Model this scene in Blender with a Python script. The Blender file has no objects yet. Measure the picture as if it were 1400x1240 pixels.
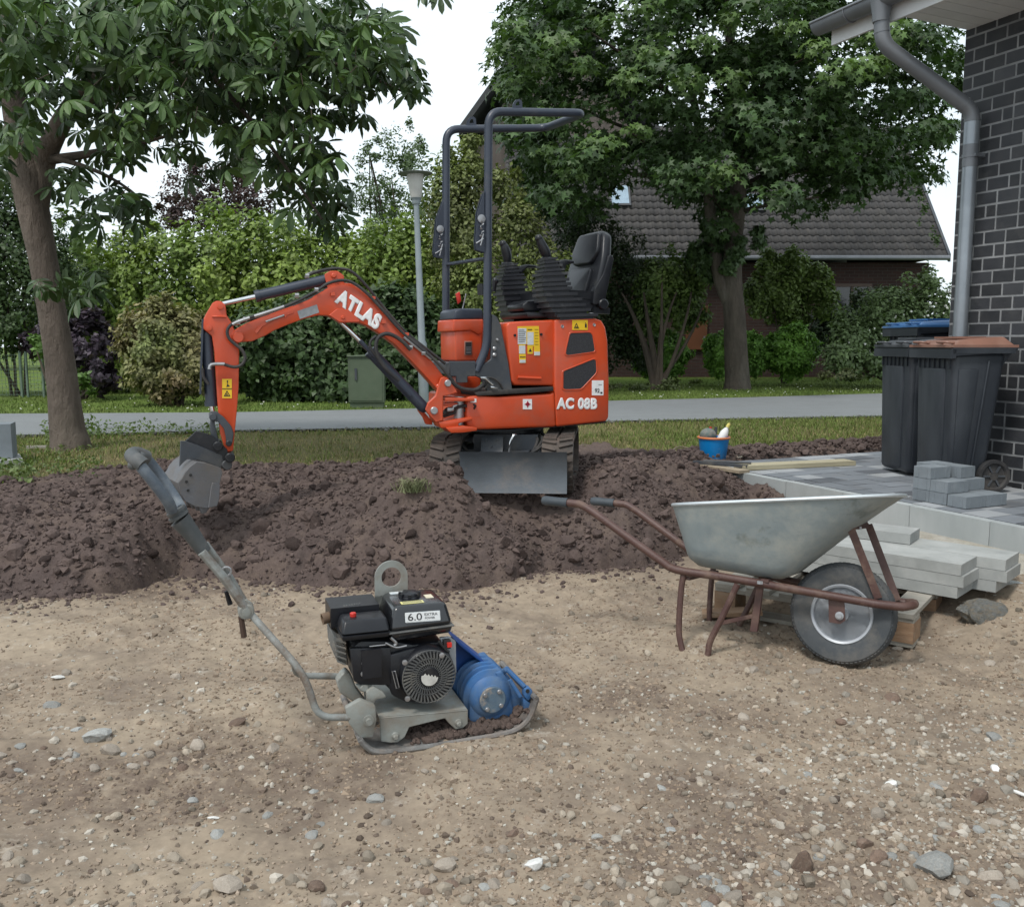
import bpy, bmesh, math, random
import numpy as np
from mathutils import Matrix, Vector

random.seed(7)
RS = np.random.RandomState(11)
D = bpy.data
COL = bpy.context.scene.collection
R = math.radians
sc = bpy.context.scene

# ---------------------------------------------------------------- camera
FPX, CX, CY = 1240.0, 700.0, 620.0          # focal length and centre in pixels of a 1400 x 1240 picture
PITCH = R(6.9)
EYE = Vector((0.0, 0.0, 0.90))
cam_d = D.cameras.new('camera')
cam = D.objects.new('camera', cam_d)
COL.objects.link(cam)
cam_d.sensor_width = 36.0
cam_d.lens = 36.0 * FPX / 1400.0
cam_d.clip_start = 0.05
cam_d.clip_end = 600.0
cam.location = EYE
cam.rotation_euler = (R(90) - PITCH, 0, 0)
sc.camera = cam

# ---------------------------------------------------------------- sky and light (bright overcast day)
SUN_EL, SUN_AZ = R(58), R(215)              # azimuth measured clockwise from +Y
w = D.worlds.new('World')
sc.world = w
w.use_nodes = True
nt = w.node_tree
nt.nodes.clear()
out = nt.nodes.new('ShaderNodeOutputWorld')
sky = nt.nodes.new('ShaderNodeTexSky')
sky.sky_type = 'NISHITA'
sky.sun_disc = False
sky.sun_elevation = SUN_EL
sky.sun_rotation = SUN_AZ
sky.air_density = 1.0
sky.dust_density = 3.0
bg1 = nt.nodes.new('ShaderNodeBackground')
bg1.inputs['Strength'].default_value = 0.10
nt.links.new(sky.outputs[0], bg1.inputs['Color'])
tc = nt.nodes.new('ShaderNodeTexCoord')
mp = nt.nodes.new('ShaderNodeMapping')
mp.inputs['Scale'].default_value = (1.0, 1.0, 2.6)
nz = nt.nodes.new('ShaderNodeTexNoise')
nz.inputs['Scale'].default_value = 2.2
nz.inputs['Detail'].default_value = 5
rp = nt.nodes.new('ShaderNodeValToRGB')
rp.color_ramp.elements[0].position = 0.32
rp.color_ramp.elements[0].color = (0.70, 0.80, 0.87, 1)
rp.color_ramp.elements[1].position = 0.66
rp.color_ramp.elements[1].color = (0.86, 0.93, 0.96, 1)
bg2 = nt.nodes.new('ShaderNodeBackground')
bg2.inputs['Strength'].default_value = 0.95
nt.links.new(tc.outputs['Generated'], mp.inputs['Vector'])
nt.links.new(mp.outputs[0], nz.inputs['Vector'])
nt.links.new(nz.outputs['Fac'], rp.inputs['Fac'])
nt.links.new(rp.outputs[0], bg2.inputs['Color'])
mx = nt.nodes.new('ShaderNodeMixShader')
mx.inputs[0].default_value = 0.85
nt.links.new(bg1.outputs[0], mx.inputs[1])
nt.links.new(bg2.outputs[0], mx.inputs[2])
nt.links.new(mx.outputs[0], out.inputs['Surface'])

sun_d = D.lights.new('sun', 'SUN')
sun_d.energy = 1.5
sun_d.angle = R(11)
sun_d.color = (1.0, 0.965, 0.91)
sun = D.objects.new('sun', sun_d)
COL.objects.link(sun)
sd = Vector((math.cos(SUN_EL) * math.sin(SUN_AZ), math.cos(SUN_EL) * math.cos(SUN_AZ), math.sin(SUN_EL)))
sun.rotation_euler = sd.to_track_quat('Z', 'Y').to_euler()
sun.location = sd * 30

sc.view_settings.view_transform = 'Standard'
sc.view_settings.look = 'None'
sc.view_settings.gamma = 1.0
sc.view_settings.exposure = 0.56
sc.view_settings.use_curve_mapping = False
sc.cycles.max_bounces = 8
sc.cycles.transparent_max_bounces = 8

# ---------------------------------------------------------------- geometry helpers
_cp, _sp = math.cos(PITCH), math.sin(PITCH)


def ray(u, v):
    a, b = (u - CX) / FPX, (v - CY) / FPX
    return Vector((a, _cp - b * _sp, -_sp - b * _cp))


def atz(u, v, z=0.0):
    d = ray(u, v)
    return EYE + d * ((z - EYE.z) / d.z)


def aty(u, v, y):
    d = ray(u, v)
    return EYE + d * (y / d.y)


class Frame:
    """a thing's own axes: x along it, y away from the viewer's side, z up"""
    def __init__(s, origin, rz=0, ry=0, rx=0):
        s.M = Matrix.Translation(Vector(origin)) @ Matrix.Rotation(R(rz), 4, 'Z') @ Matrix.Rotation(R(ry), 4, 'Y') @ Matrix.Rotation(R(rx), 4, 'X')
        s.I = s.M.inverted()

    def on(s, u, v, k, val):
        o = s.I @ EYE
        d = s.I.to_3x3() @ ray(u, v)
        return o + d * ((val - o[k]) / d[k])

    def uv(s, u, v, y=0.0):
        p = s.on(u, v, 1, y)
        return (p.x, p.z)

    def p3(s, u, v, y=0.0):
        p = s.on(u, v, 1, y)
        return (p.x, y, p.z)

    def poly(s, pts, y=0.0):
        return [s.uv(u, v, y) for u, v in pts]

    def path(s, pts, y=0.0):
        return [s.p3(u, v, y) for u, v in pts]


def tag(o, label=None, cat=None, group=None, kind=None):
    if label: o['label'] = label
    if cat: o['category'] = cat
    if group: o['group'] = group
    if kind: o['kind'] = kind
    return o


def thing(name, M, label, cat, group=None):
    o = D.objects.new(name, None)
    COL.objects.link(o)
    o.empty_display_size = 0.1
    o.matrix_world = M if isinstance(M, Matrix) else Matrix.Translation(Vector(M))
    return tag(o, label, cat, group)


def link(name, me, parent=None, m=None):
    o = D.objects.new(name, me)
    COL.objects.link(o)
    if parent is not None:
        o.parent = parent
    if m is not None:
        o.matrix_local = m
    return o


def copy_tree(o, parent=None):
    c = o.copy()
    COL.objects.link(c)
    c.parent = parent
    for ch in [k for k in D.objects if k.parent is o]:
        copy_tree(ch, c)
    return c


def smooth_pts(pts, n=4, closed=False):
    P = [Vector(p) for p in pts]
    out, N = [], len(P)
    rng = range(N) if closed else range(N - 1)
    for i in rng:
        if closed:
            p0, p1, p2, p3 = P[(i - 1) % N], P[i], P[(i + 1) % N], P[(i + 2) % N]
        else:
            p1, p2 = P[i], P[i + 1]
            p0 = P[i - 1] if i > 0 else p1 * 2 - p2
            p3 = P[i + 2] if i + 2 < N else p2 * 2 - p1
        for k in range(n):
            t = k / n
            out.append(0.5 * ((2 * p1) + (p2 - p0) * t + (2 * p0 - 5 * p1 + 4 * p2 - p3) * t * t + (3 * p1 - p0 - 3 * p2 + p3) * t ** 3))
    if not closed:
        out.append(P[-1])
    return out


def round_pts(pts, r, n=4):
    """round the corners of a polyline"""
    P = [Vector(p) for p in pts]
    out = [P[0]]
    for i in range(1, len(P) - 1):
        a, b, c = P[i - 1], P[i], P[i + 1]
        l = min(r, (a - b).length * 0.45, (c - b).length * 0.45)
        s, e = b + (a - b).normalized() * l, b + (c - b).normalized() * l
        for k in range(n + 1):
            t = k / n
            out.append(s * (1 - t) ** 2 + b * 2 * t * (1 - t) + e * t * t)
    out.append(P[-1])
    return out


def round_poly(pts, r, n=3):
    N = len(pts)
    out = []
    for i in range(N):
        a, b, c = Vector(pts[i - 1]), Vector(pts[i]), Vector(pts[(i + 1) % N])
        l = min(r, (a - b).length * 0.45, (c - b).length * 0.45)
        s, e = b + (a - b).normalized() * l, b + (c - b).normalized() * l
        for k in range(n + 1):
            t = k / n
            out.append(tuple(s * (1 - t) ** 2 + b * 2 * t * (1 - t) + e * t * t))
    return out


class MB:
    def __init__(s):
        s.bm = bmesh.new()

    def _fin(s, faces, bevel, seg, m):
        bm = s.bm
        verts = list({v for f in faces for v in f.verts})
        if bevel:
            edges = list({e for f in faces for e in f.edges if len(e.link_faces) == 2 and e.calc_face_angle(0) > 0.35})
            r = bmesh.ops.bevel(bm, geom=edges, offset=bevel, segments=seg, profile=0.5, affect='EDGES', clamp_overlap=True)
            vs = set(v for v in r['verts'] if v.is_valid) | set(v for v in verts if v.is_valid)
            # whole connected piece
            seen, st = set(vs), list(vs)
            while st:
                v = st.pop()
                for e in v.link_edges:
                    o = e.other_vert(v)
                    if o not in seen:
                        seen.add(o); st.append(o)
            verts = list(seen)
        if m is not None:
            bmesh.ops.transform(bm, matrix=m, verts=verts)
        return verts

    def prism(s, pts, y0, y1, bevel=0, seg=2, m=None, hole=None):
        """outline in x-z, extruded from y0 to y1"""
        bm = s.bm
        A = [bm.verts.new((p[0], y0, p[1])) for p in pts]
        B = [bm.verts.new((p[0], y1, p[1])) for p in pts]
        n = len(pts)
        F = []
        if hole is None:
            F.append(bm.faces.new(A))
            F.append(bm.faces.new(B[::-1]))
        else:
            HA = [bm.verts.new((p[0], y0, p[1])) for p in hole]
            HB = [bm.verts.new((p[0], y1, p[1])) for p in hole]
            k = len(hole)
            assert k == n
            for i in range(n):
                j = (i + 1) % n
                F.append(bm.faces.new((A[i], A[j], HA[j], HA[i])))
                F.append(bm.faces.new((B[j], B[i], HB[i], HB[j])))
                F.append(bm.faces.new((HA[i], HA[j], HB[j], HB[i])))
        for i in range(n):
            j = (i + 1) % n
            F.append(bm.faces.new((A[j], A[i], B[i], B[j])))
        bmesh.ops.recalc_face_normals(bm, faces=F)
        s._fin(F, bevel, seg, m)
        return s

    def box(s, c, d, bevel=0, seg=2, m=None, taper=1.0):
        cx, cy, cz = c
        hx, hy, hz = d[0] / 2, d[1] / 2, d[2] / 2
        bm = s.bm
        V = []
        for sz in (-1, 1):
            k = taper if sz > 0 else 1.0
            for sx, sy in ((-1, -1), (1, -1), (1, 1), (-1, 1)):
                V.append(bm.verts.new((cx + sx * hx * k, cy + sy * hy * k, cz + sz * hz)))
        F = [bm.faces.new([V[i] for i in q]) for q in ((3, 2, 1, 0), (4, 5, 6, 7), (0, 1, 5, 4), (1, 2, 6, 5), (2, 3, 7, 6), (3, 0, 4, 7))]
        s._fin(F, bevel, seg, m)
        return s

    def hexa(s, V8, bevel=0, seg=2, m=None):
        """eight corners: bottom four then top four, both running the same way round"""
        bm = s.bm
        V = [bm.verts.new(v) for v in V8]
        F = [bm.faces.new([V[i] for i in q]) for q in ((3, 2, 1, 0), (4, 5, 6, 7), (0, 1, 5, 4), (1, 2, 6, 5), (2, 3, 7, 6), (3, 0, 4, 7))]
        bmesh.ops.recalc_face_normals(bm, faces=F)
        s._fin(F, bevel, seg, m)
        return s

    def tube(s, pts, r, seg=10, closed=False, m=None, flat=1.0, up=None):
        bm = s.bm
        P = [Vector(p) for p in pts]
        n = len(P)
        rr = r if hasattr(r, '__len__') else [r] * n
        T = []
        for i in range(n):
            if closed:
                t = P[(i + 1) % n] - P[(i - 1) % n]
            else:
                t = P[min(i + 1, n - 1)] - P[max(i - 1, 0)]
            T.append(t.normalized())
        N = Vector(up) if up is not None else (Vector((0, 0, 1)) if abs(T[0].z) < 0.9 else Vector((1, 0, 0)))
        rings = []
        for i in range(n):
            N = (N - T[i] * N.dot(T[i]))
            if N.length < 1e-6:
                N = T[i].orthogonal()
            N.normalize()
            B = T[i].cross(N)
            rings.append([bm.verts.new(P[i] + (N * math.cos(2 * math.pi * k / seg) + B * math.sin(2 * math.pi * k / seg) * flat) * rr[i]) for k in range(seg)])
        F = []
        for i in range(n if closed else n - 1):
            a, b = rings[i], rings[(i + 1) % n]
            for k in range(seg):
                j = (k + 1) % seg
                F.append(bm.faces.new((a[k], a[j], b[j], b[k])))
        if not closed:
            F.append(bm.faces.new(rings[0][::-1]))
            F.append(bm.faces.new(rings[-1]))
        bmesh.ops.recalc_face_normals(bm, faces=F)
        s._fin(F, 0, 1, m)
        return s

    def lathe(s, prof, o=(0, 0, 0), axis='Y', seg=20, m=None, cap=True):
        """prof: (radius, position along the axis)"""
        bm = s.bm
        o = Vector(o)
        if isinstance(axis, str):
            ax = {'X': Vector((1, 0, 0)), 'Y': Vector((0, 1, 0)), 'Z': Vector((0, 0, 1))}[axis]
        else:
            ax = Vector(axis).normalized()
        N = ax.orthogonal().normalized()
        B = ax.cross(N)
        rings, F = [], []
        for r, h in prof:
            if r < 1e-5:
                rings.append([bm.verts.new(o + ax * h)])
            else:
                rings.append([bm.verts.new(o + ax * h + (N * math.cos(2 * math.pi * k / seg) + B * math.sin(2 * math.pi * k / seg)) * r) for k in range(seg)])
        for a, b in zip(rings, rings[1:]):
            for k in range(seg):
                j = (k + 1) % seg
                if len(a) == 1 and len(b) == 1: continue
                if len(a) == 1: F.append(bm.faces.new((a[0], b[j], b[k])))
                elif len(b) == 1: F.append(bm.faces.new((a[k], a[j], b[0])))
                else: F.append(bm.faces.new((a[k], a[j], b[j], b[k])))
        if cap and len(rings[0]) > 1: F.append(bm.faces.new(rings[0][::-1]))
        if cap and len(rings[-1]) > 1: F.append(bm.faces.new(rings[-1]))
        if not cap:
            a, b = rings[-1], rings[0]
            for k in range(seg):
                j = (k + 1) % seg
                F.append(bm.faces.new((a[k], a[j], b[j], b[k])))
        bmesh.ops.recalc_face_normals(bm, faces=F)
        s._fin(F, 0, 1, m)
        return s

    def cyl(s, o, r, h, axis='Y', seg=16, bevel=0.0, m=None):
        b = bevel
        prof = [(0, -h / 2), (r - b, -h / 2), (r, -h / 2 + b), (r, h / 2 - b), (r - b, h / 2), (0, h / 2)] if b else [(0, -h / 2), (r, -h / 2), (r, h / 2), (0, h / 2)]
        return s.lathe(prof, o, axis, seg, m)

    def ball(s, o, r, seg=14, m=None, sc3=(1, 1, 1)):
        n0 = len(s.bm.verts)
        mm = Matrix.Translation(Vector(o)) @ Matrix.Diagonal((sc3[0], sc3[1], sc3[2], 1))
        if m is not None: mm = m @ mm
        bmesh.ops.create_uvsphere(s.bm, u_segments=seg, v_segments=max(6, seg // 2), radius=r, matrix=mm)
        return s

    def split(s, name, material, parent=None, angle=35, m=None):
        """every connected piece becomes an object of its own"""
        out, seen = [], set()
        for v0 in s.bm.verts:
            if v0 in seen: continue
            comp, st = [], [v0]
            seen.add(v0)
            while st:
                v = st.pop(); comp.append(v)
                for e in v.link_edges:
                    o = e.other_vert(v)
                    if o not in seen: seen.add(o); st.append(o)
            mb = MB()
            mp_ = {v: mb.bm.verts.new(v.co) for v in comp}
            for f in {f for v in comp for f in v.link_faces}: mb.bm.faces.new([mp_[v] for v in f.verts])
            out.append(mb.build(name, material, parent, angle, m))
        s.bm.free()
        return out

    def build(s, name, material, parent=None, angle=35, m=None):
        me = D.meshes.new(name)
        s.bm.to_mesh(me)
        s.bm.free()
        me.polygons.foreach_set('use_smooth', [True] * len(me.polygons))
        me.set_sharp_from_angle(angle=R(angle))
        me.materials.append(material)
        return link(name, me, parent, m)


def raw_mesh(name, V, F, material, smooth=False):
    """numpy verts (n,3) and faces (m,k) of one size k"""
    V = np.asarray(V, dtype=np.float32)
    F = np.asarray(F, dtype=np.int32)
    me = D.meshes.new(name)
    me.vertices.add(len(V))
    me.vertices.foreach_set('co', V.ravel())
    k = F.shape[1]
    me.loops.add(F.size)
    me.loops.foreach_set('vertex_index', F.ravel())
    me.polygons.add(len(F))
    me.polygons.foreach_set('loop_start', np.arange(0, F.size, k, dtype=np.int32))
    me.polygons.foreach_set('loop_total', np.full(len(F), k, dtype=np.int32))
    me.polygons.foreach_set('use_smooth', np.full(len(F), smooth, dtype=bool))
    me.update(calc_edges=True)
    me.materials.append(material)
    return me


# ---------------------------------------------------------------- noise
def _h(ix, iy, seed):
    n = (ix.astype(np.int64) * 374761393 + iy.astype(np.int64) * 668265263 + seed * 1442695041) & 0xffffffff
    n = ((n ^ (n >> 13)) * 1274126177) & 0xffffffff
    n = n ^ (n >> 16)
    return (n & 0xffff) / 65535.0


def vnoise(x, y, seed=0):
    ix, iy = np.floor(x), np.floor(y)
    fx, fy = x - ix, y - iy
    ux, uy = fx * fx * fx * (fx * (fx * 6 - 15) + 10), fy * fy * fy * (fy * (fy * 6 - 15) + 10)
    a, b = _h(ix, iy, seed), _h(ix + 1, iy, seed)
    c, d = _h(ix, iy + 1, seed), _h(ix + 1, iy + 1, seed)
    return (a * (1 - ux) + b * ux) * (1 - uy) + (c * (1 - ux) + d * ux) * uy


def fbm(x, y, sc_, octv=4, seed=0, gain=0.5, ridged=False):
    x, y = np.asarray(x, float) * sc_, np.asarray(y, float) * sc_
    s, a, t = 0, 1.0, 0
    for i in range(octv):
        c_, s_ = math.cos(0.6 * i + 0.3), math.sin(0.6 * i + 0.3)
        n = vnoise(x * c_ - y * s_ + 13.7 * i, x * s_ + y * c_ + 7.1 * i, seed + i) * 2 - 1
        if ridged: n = 1 - 2 * np.abs(n)
        s = s + a * n
        t += a
        a *= gain
        x, y = x * 2.03, y * 2.03
    return s / t


def sstep(a, b, x):
    t = np.clip((x - a) / (b - a), 0, 1)
    return t * t * (3 - 2 * t)


# ---------------------------------------------------------------- materials
def mat(name, c1, c2=None, rough=0.6, metal=0.0, scale=6.0, detail=6, bump=0.0, bscale=40.0, bdist=0.01,
        dust=None, dust_amt=0.4, dscale=4.0, dsharp=0.15, spec=0.5, coat=0.0, vary=0.0, trans=0.0, island=0.0, rvar=0.0,
        stretch=None, c3=None, s3=1.0, t3=0.5):
    m = D.materials.new(name)
    m.use_nodes = True
    nt = m.node_tree
    N, L = nt.nodes, nt.links
    b = N['Principled BSDF']
    b.inputs['Roughness'].default_value = rough
    b.inputs['Metallic'].default_value = metal
    b.inputs['Specular IOR Level'].default_value = spec
    if coat:
        b.inputs['Coat Weight'].default_value = coat
        b.inputs['Coat Roughness'].default_value = 0.15
    tc = N.new('ShaderNodeTexCoord')
    vec = tc.outputs['Object']
    if stretch:
        mpn = N.new('ShaderNodeMapping')
        mpn.inputs['Scale'].default_value = stretch
        L.new(vec, mpn.inputs['Vector'])
        vec = mpn.outputs[0]
    oi = None
    if vary:
        oi = N.new('ShaderNodeObjectInfo')
        mu = N.new('ShaderNodeMath'); mu.operation = 'MULTIPLY'; mu.inputs[1].default_value = 37.0
        L.new(oi.outputs['Random'], mu.inputs[0])
        ad = N.new('ShaderNodeVectorMath'); ad.operation = 'ADD'
        L.new(vec, ad.inputs[0]); L.new(mu.outputs[0], ad.inputs[1])
        vec = ad.outputs[0]

    def noise(s, d=detail, rgh=0.6):
        n = N.new('ShaderNodeTexNoise')
        n.inputs['Scale'].default_value = s
        n.inputs['Detail'].default_value = d
        n.inputs['Roughness'].default_value = rgh
        L.new(vec, n.inputs['Vector'])
        return n.outputs['Fac']

    def ramp(src, lo, hi):
        r = N.new('ShaderNodeMapRange')
        r.inputs['From Min'].default_value = lo
        r.inputs['From Max'].default_value = hi
        L.new(src, r.inputs['Value'])
        return r.outputs[0]

    def mix(fac, a, bb, typ='MIX'):
        q = N.new('ShaderNodeMix'); q.data_type = 'RGBA'; q.blend_type = typ
        if hasattr(fac, 'links'): L.new(fac, q.inputs[0])
        else: q.inputs[0].default_value = fac
        for s_, i in ((a, 6), (bb, 7)):
            if hasattr(s_, 'links'): L.new(s_, q.inputs[i])
            else: q.inputs[i].default_value = (*s_, 1)
        return q.outputs[2]
    col = None
    c2 = c2 or tuple(k * 0.8 for k in c1)
    col = mix(ramp(noise(scale), 0.35, 0.65), c1, c2)
    if c3:
        col = mix(ramp(noise(s3), t3, t3 + 0.1), col, c3)
    if vary:
        v = N.new('ShaderNodeMapRange')
        v.inputs['To Min'].default_value = 1 - vary
        v.inputs['To Max'].default_value = 1 + vary
        L.new(oi.outputs['Random'], v.inputs['Value'])
        col = mix(1.0, col, v.outputs[0], 'MULTIPLY')
    if island:
        g = N.new('ShaderNodeNewGeometry')
        v = N.new('ShaderNodeMapRange')
        v.inputs['To Min'].default_value = 1 - island
        v.inputs['To Max'].default_value = 1 + island
        L.new(g.outputs['Random Per Island'], v.inputs['Value'])
        col = mix(1.0, col, v.outputs[0], 'MULTIPLY')
    if dust:
        d_ = ramp(noise(dscale, 8, 0.7), 0.62 - dust_amt * 0.35, 0.62 - dust_amt * 0.35 + dsharp)
        col = mix(d_, col, dust)
        rr = N.new('ShaderNodeMapRange')
        rr.inputs['To Min'].default_value = rough
        rr.inputs['To Max'].default_value = 0.9
        L.new(d_, rr.inputs['Value'])
        L.new(rr.outputs[0], b.inputs['Roughness'])
        if metal:
            mr = N.new('ShaderNodeMapRange')
            mr.inputs['To Min'].default_value = metal
            mr.inputs['To Max'].default_value = metal * 0.15
            L.new(d_, mr.inputs['Value'])
            L.new(mr.outputs[0], b.inputs['Metallic'])
    elif rvar:
        rr = N.new('ShaderNodeMapRange')
        rr.inputs['From Min'].default_value = 0.3; rr.inputs['From Max'].default_value = 0.7
        rr.inputs['To Min'].default_value = rough - rvar
        rr.inputs['To Max'].default_value = rough + rvar
        L.new(noise(scale * 1.7), rr.inputs['Value'])
        L.new(rr.outputs[0], b.inputs['Roughness'])
    L.new(col, b.inputs['Base Color'])
    if bump:
        bp = N.new('ShaderNodeBump')
        bp.inputs['Strength'].default_value = bump
        bp.inputs['Distance'].default_value = bdist
        L.new(noise(bscale, 8, 0.65), bp.inputs['Height'])
        L.new(bp.outputs[0], b.inputs['Normal'])
    if trans:
        tr = N.new('ShaderNodeBsdfTranslucent')
        L.new(mix(1.0, col, (1.5, 1.7, 0.7), 'MULTIPLY'), tr.inputs['Color'])
        ms = N.new('ShaderNodeMixShader')
        ms.inputs[0].default_value = trans
        o = N['Material Output']
        L.new(b.outputs[0], ms.inputs[1])
        L.new(tr.outputs[0], ms.inputs[2])
        L.new(ms.outputs[0], o.inputs['Surface'])
    return m


DUST = (0.30, 0.25, 0.20)
M = {}
M['orange'] = mat('orange_paint', (0.60, 0.068, 0.014), (0.50, 0.055, 0.012), rough=0.40, scale=3, dust=(0.30, 0.13, 0.09), dust_amt=0.34, dscale=4, dsharp=0.5, coat=0.25, bump=0.03, bscale=120)
M['slate'] = mat('slate_blue_paint', (0.034, 0.043, 0.064), (0.028, 0.036, 0.054), rough=0.38, scale=4, dust=(0.08, 0.08, 0.09), dust_amt=0.25, dscale=9, dsharp=0.4)
M['dgrey'] = mat('dark_grey_paint', (0.052, 0.060, 0.073), (0.042, 0.047, 0.055), rough=0.45, scale=5, dust=(0.13, 0.12, 0.105), dust_amt=0.45, dscale=6, dsharp=0.4, bump=0.1, bscale=60)
M['blade'] = mat('worn_grey_steel', (0.095, 0.108, 0.122), (0.075, 0.085, 0.096), rough=0.42, metal=0.25, scale=7, dust=(0.18, 0.15, 0.13), dust_amt=0.25, dscale=5, dsharp=0.3, bump=0.1, bscale=70)
M['bucketm'] = mat('soiled_bucket_steel', (0.13, 0.135, 0.15), (0.10, 0.105, 0.115), rough=0.5, metal=0.2, scale=5, dust=(0.15, 0.125, 0.10), dust_amt=0.6, dscale=4, dsharp=0.4, bump=0.15, bscale=60)
M['black'] = mat('black_plastic', (0.009, 0.010, 0.013), (0.015, 0.016, 0.020), rough=0.34, spec=.4, scale=9, dust=(0.075, 0.07, 0.062), dust_amt=0.14, dscale=8, dsharp=0.5, bump=0.05, bscale=150)
M['rubber'] = mat('black_rubber', (0.022, 0.022, 0.024), (0.035, 0.034, 0.034), rough=0.7, scale=8, dust=(0.11, 0.095, 0.08), dust_amt=0.45, dscale=6, dsharp=0.5, bump=0.2, bscale=90)
M['trackm'] = mat('muddy_track_rubber', (0.03, 0.029, 0.028), (0.048, 0.042, 0.038), rough=0.8, scale=10, dust=(0.12, 0.092, 0.075), dust_amt=0.8, dscale=7, dsharp=0.35, bump=0.4, bscale=60)
M['chrome'] = mat('chrome_rod', (0.75, 0.76, 0.78), rough=0.18, metal=1.0, scale=10)
M['steel'] = mat('bare_steel', (0.45, 0.45, 0.46), (0.32, 0.32, 0.33), rough=0.4, metal=0.8, scale=20)
M['white'] = mat('white_print', (0.82, 0.82, 0.82), (0.74, 0.74, 0.74), rough=0.5, scale=20)
M['yellow'] = mat('yellow_sticker', (0.80, 0.52, 0.02), (0.74, 0.46, 0.02), rough=0.45, scale=20)
M['red'] = mat('red_plastic', (0.60, 0.03, 0.02), rough=0.4)
M['ink'] = mat('black_print', (0.02, 0.02, 0.02), rough=0.6)
M['zinc'] = mat('zinc_pipe', (0.30, 0.33, 0.36), (0.22, 0.245, 0.27), rough=0.38, metal=0.55, scale=3, detail=8, rvar=0.08, bump=0.03, bscale=30)
M['zincd'] = mat('weathered_zinc', (0.20, 0.21, 0.225), (0.155, 0.165, 0.18), rough=0.5, metal=0.4, scale=3, detail=8, rvar=0.08)
M['galv'] = mat('galvanised_tray', (0.29, 0.335, 0.345), (0.215, 0.26, 0.275), rough=0.55, metal=0.3, scale=4.0, detail=10, dust=(0.37, 0.37, 0.33), dust_amt=0.50, dscale=4.2, dsharp=0.25, bump=0.15, bscale=24, c3=(0.12, 0.15, 0.145), s3=5.5, t3=0.58)
M['rust'] = mat('brown_frame_paint', (0.066, 0.030, 0.026), (0.095, 0.050, 0.040), rough=0.5, scale=14, detail=8, dust=(0.20, 0.135, 0.10), dust_amt=0.34, dscale=9, dsharp=0.25, bump=0.15, bscale=90)
M['rim'] = mat('pale_grey_rim', (0.42, 0.44, 0.47), (0.34, 0.36, 0.385), rough=0.45, metal=0.2, scale=6, dust=(0.38, 0.34, 0.29), dust_amt=0.25, dscale=5, dsharp=0.4)
M['tyre'] = mat('worn_tyre', (0.045, 0.052, 0.058), (0.065, 0.07, 0.075), rough=0.75, scale=9, dust=(0.17, 0.155, 0.135), dust_amt=0.42, dscale=7, dsharp=0.35, bump=0.15, bscale=120)
M['cgrey'] = mat('grey_green_machine_paint', (0.28, 0.295, 0.275), (0.21, 0.22, 0.205), rough=0.48, scale=8, dust=(0.20, 0.16, 0.12), dust_amt=0.5, dscale=9, dsharp=0.3, bump=0.12, bscale=70)
M['tubeg'] = mat('worn_grey_tube', (0.27, 0.285, 0.275), (0.19, 0.20, 0.19), rough=0.45, scale=14, dust=(0.13, 0.095, 0.07), dust_amt=0.45, dscale=11, dsharp=0.2, bump=0.12, bscale=90)
M['blue'] = mat('blue_machine_paint', (0.028, 0.120, 0.31), (0.022, 0.095, 0.25), rough=0.5, scale=8, dust=(0.14, 0.19, 0.24), dust_amt=0.6, dscale=8, dsharp=0.4, bump=0.1, bscale=70)
M['plate'] = mat('scraped_base_plate', (0.24, 0.24, 0.235), (0.13, 0.115, 0.105), rough=0.5, metal=0.35, scale=9, detail=8, dust=(0.22, 0.17, 0.135), dust_amt=0.45, dscale=7, dsharp=0.25, bump=0.3, bscale=60)
M['conc'] = mat('pale_concrete', (0.37, 0.38, 0.37), (0.27, 0.28, 0.27), rough=0.9, scale=5, detail=10, dust=(0.46, 0.46, 0.44), dust_amt=0.35, dscale=9, dsharp=0.4, bump=0.35, bscale=70, bdist=0.004, vary=0.10, c3=(0.24, 0.25, 0.245), s3=2.2, t3=0.6)
M['edge'] = mat('edging_concrete', (0.40, 0.42, 0.42), (0.31, 0.335, 0.335), rough=0.9, scale=4, detail=10, dust=(0.23, 0.25, 0.24), dust_amt=0.25, dscale=3, dsharp=0.3, bump=0.25, bscale=60, bdist=0.004, vary=0.06, stretch=(1, 1, 0.35))
M['blockg'] = mat('grey_paving_block', (0.20, 0.225, 0.245), (0.165, 0.187, 0.205), rough=0.9, scale=9, detail=8, dust=(0.30, 0.32, 0.33), dust_amt=0.2, dscale=8, dsharp=0.35, bump=0.35, bscale=110, bdist=0.003, vary=0.12)
M['wood'] = mat('weathered_timber', (0.34, 0.28, 0.20), (0.26, 0.21, 0.15), rough=0.85, scale=4, detail=8, stretch=(1, 9, 9), bump=0.3, bscale=12, vary=0.15)
M['palletw'] = mat('brown_pallet_wood', (0.30, 0.19, 0.115), (0.22, 0.135, 0.08), rough=0.85, scale=5, detail=8, stretch=(2, 8, 8), bump=0.3, bscale=14, vary=0.18, dust=(0.36, 0.31, 0.25), dust_amt=0.3, dscale=3, dsharp=0.4)
M['palletg'] = mat('greyed_pallet_board', (0.36, 0.335, 0.29), (0.28, 0.26, 0.22), rough=0.85, scale=5, detail=8, stretch=(2, 8, 8), bump=0.3, bscale=14, vary=0.12)
# ================================================================ GROUND
E1, E2 = atz(996, 643, 0), atz(1400, 723, 0)               # outer top line of the concrete edging
EDIR = (E2 - E1).normalized()
ENOR = Vector((-EDIR.y, EDIR.x, 0))                        # points to the paved side or not, fixed below
if ENOR.x < 0: ENOR = -ENOR
E0 = E1 - EDIR * 0.55                                      # far end of the edging
E9 = E2 + EDIR * 2.2


eb_far = (atz(1028, 629, 0) - E1).dot(EDIR)               # how far back the terrace reaches


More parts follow.
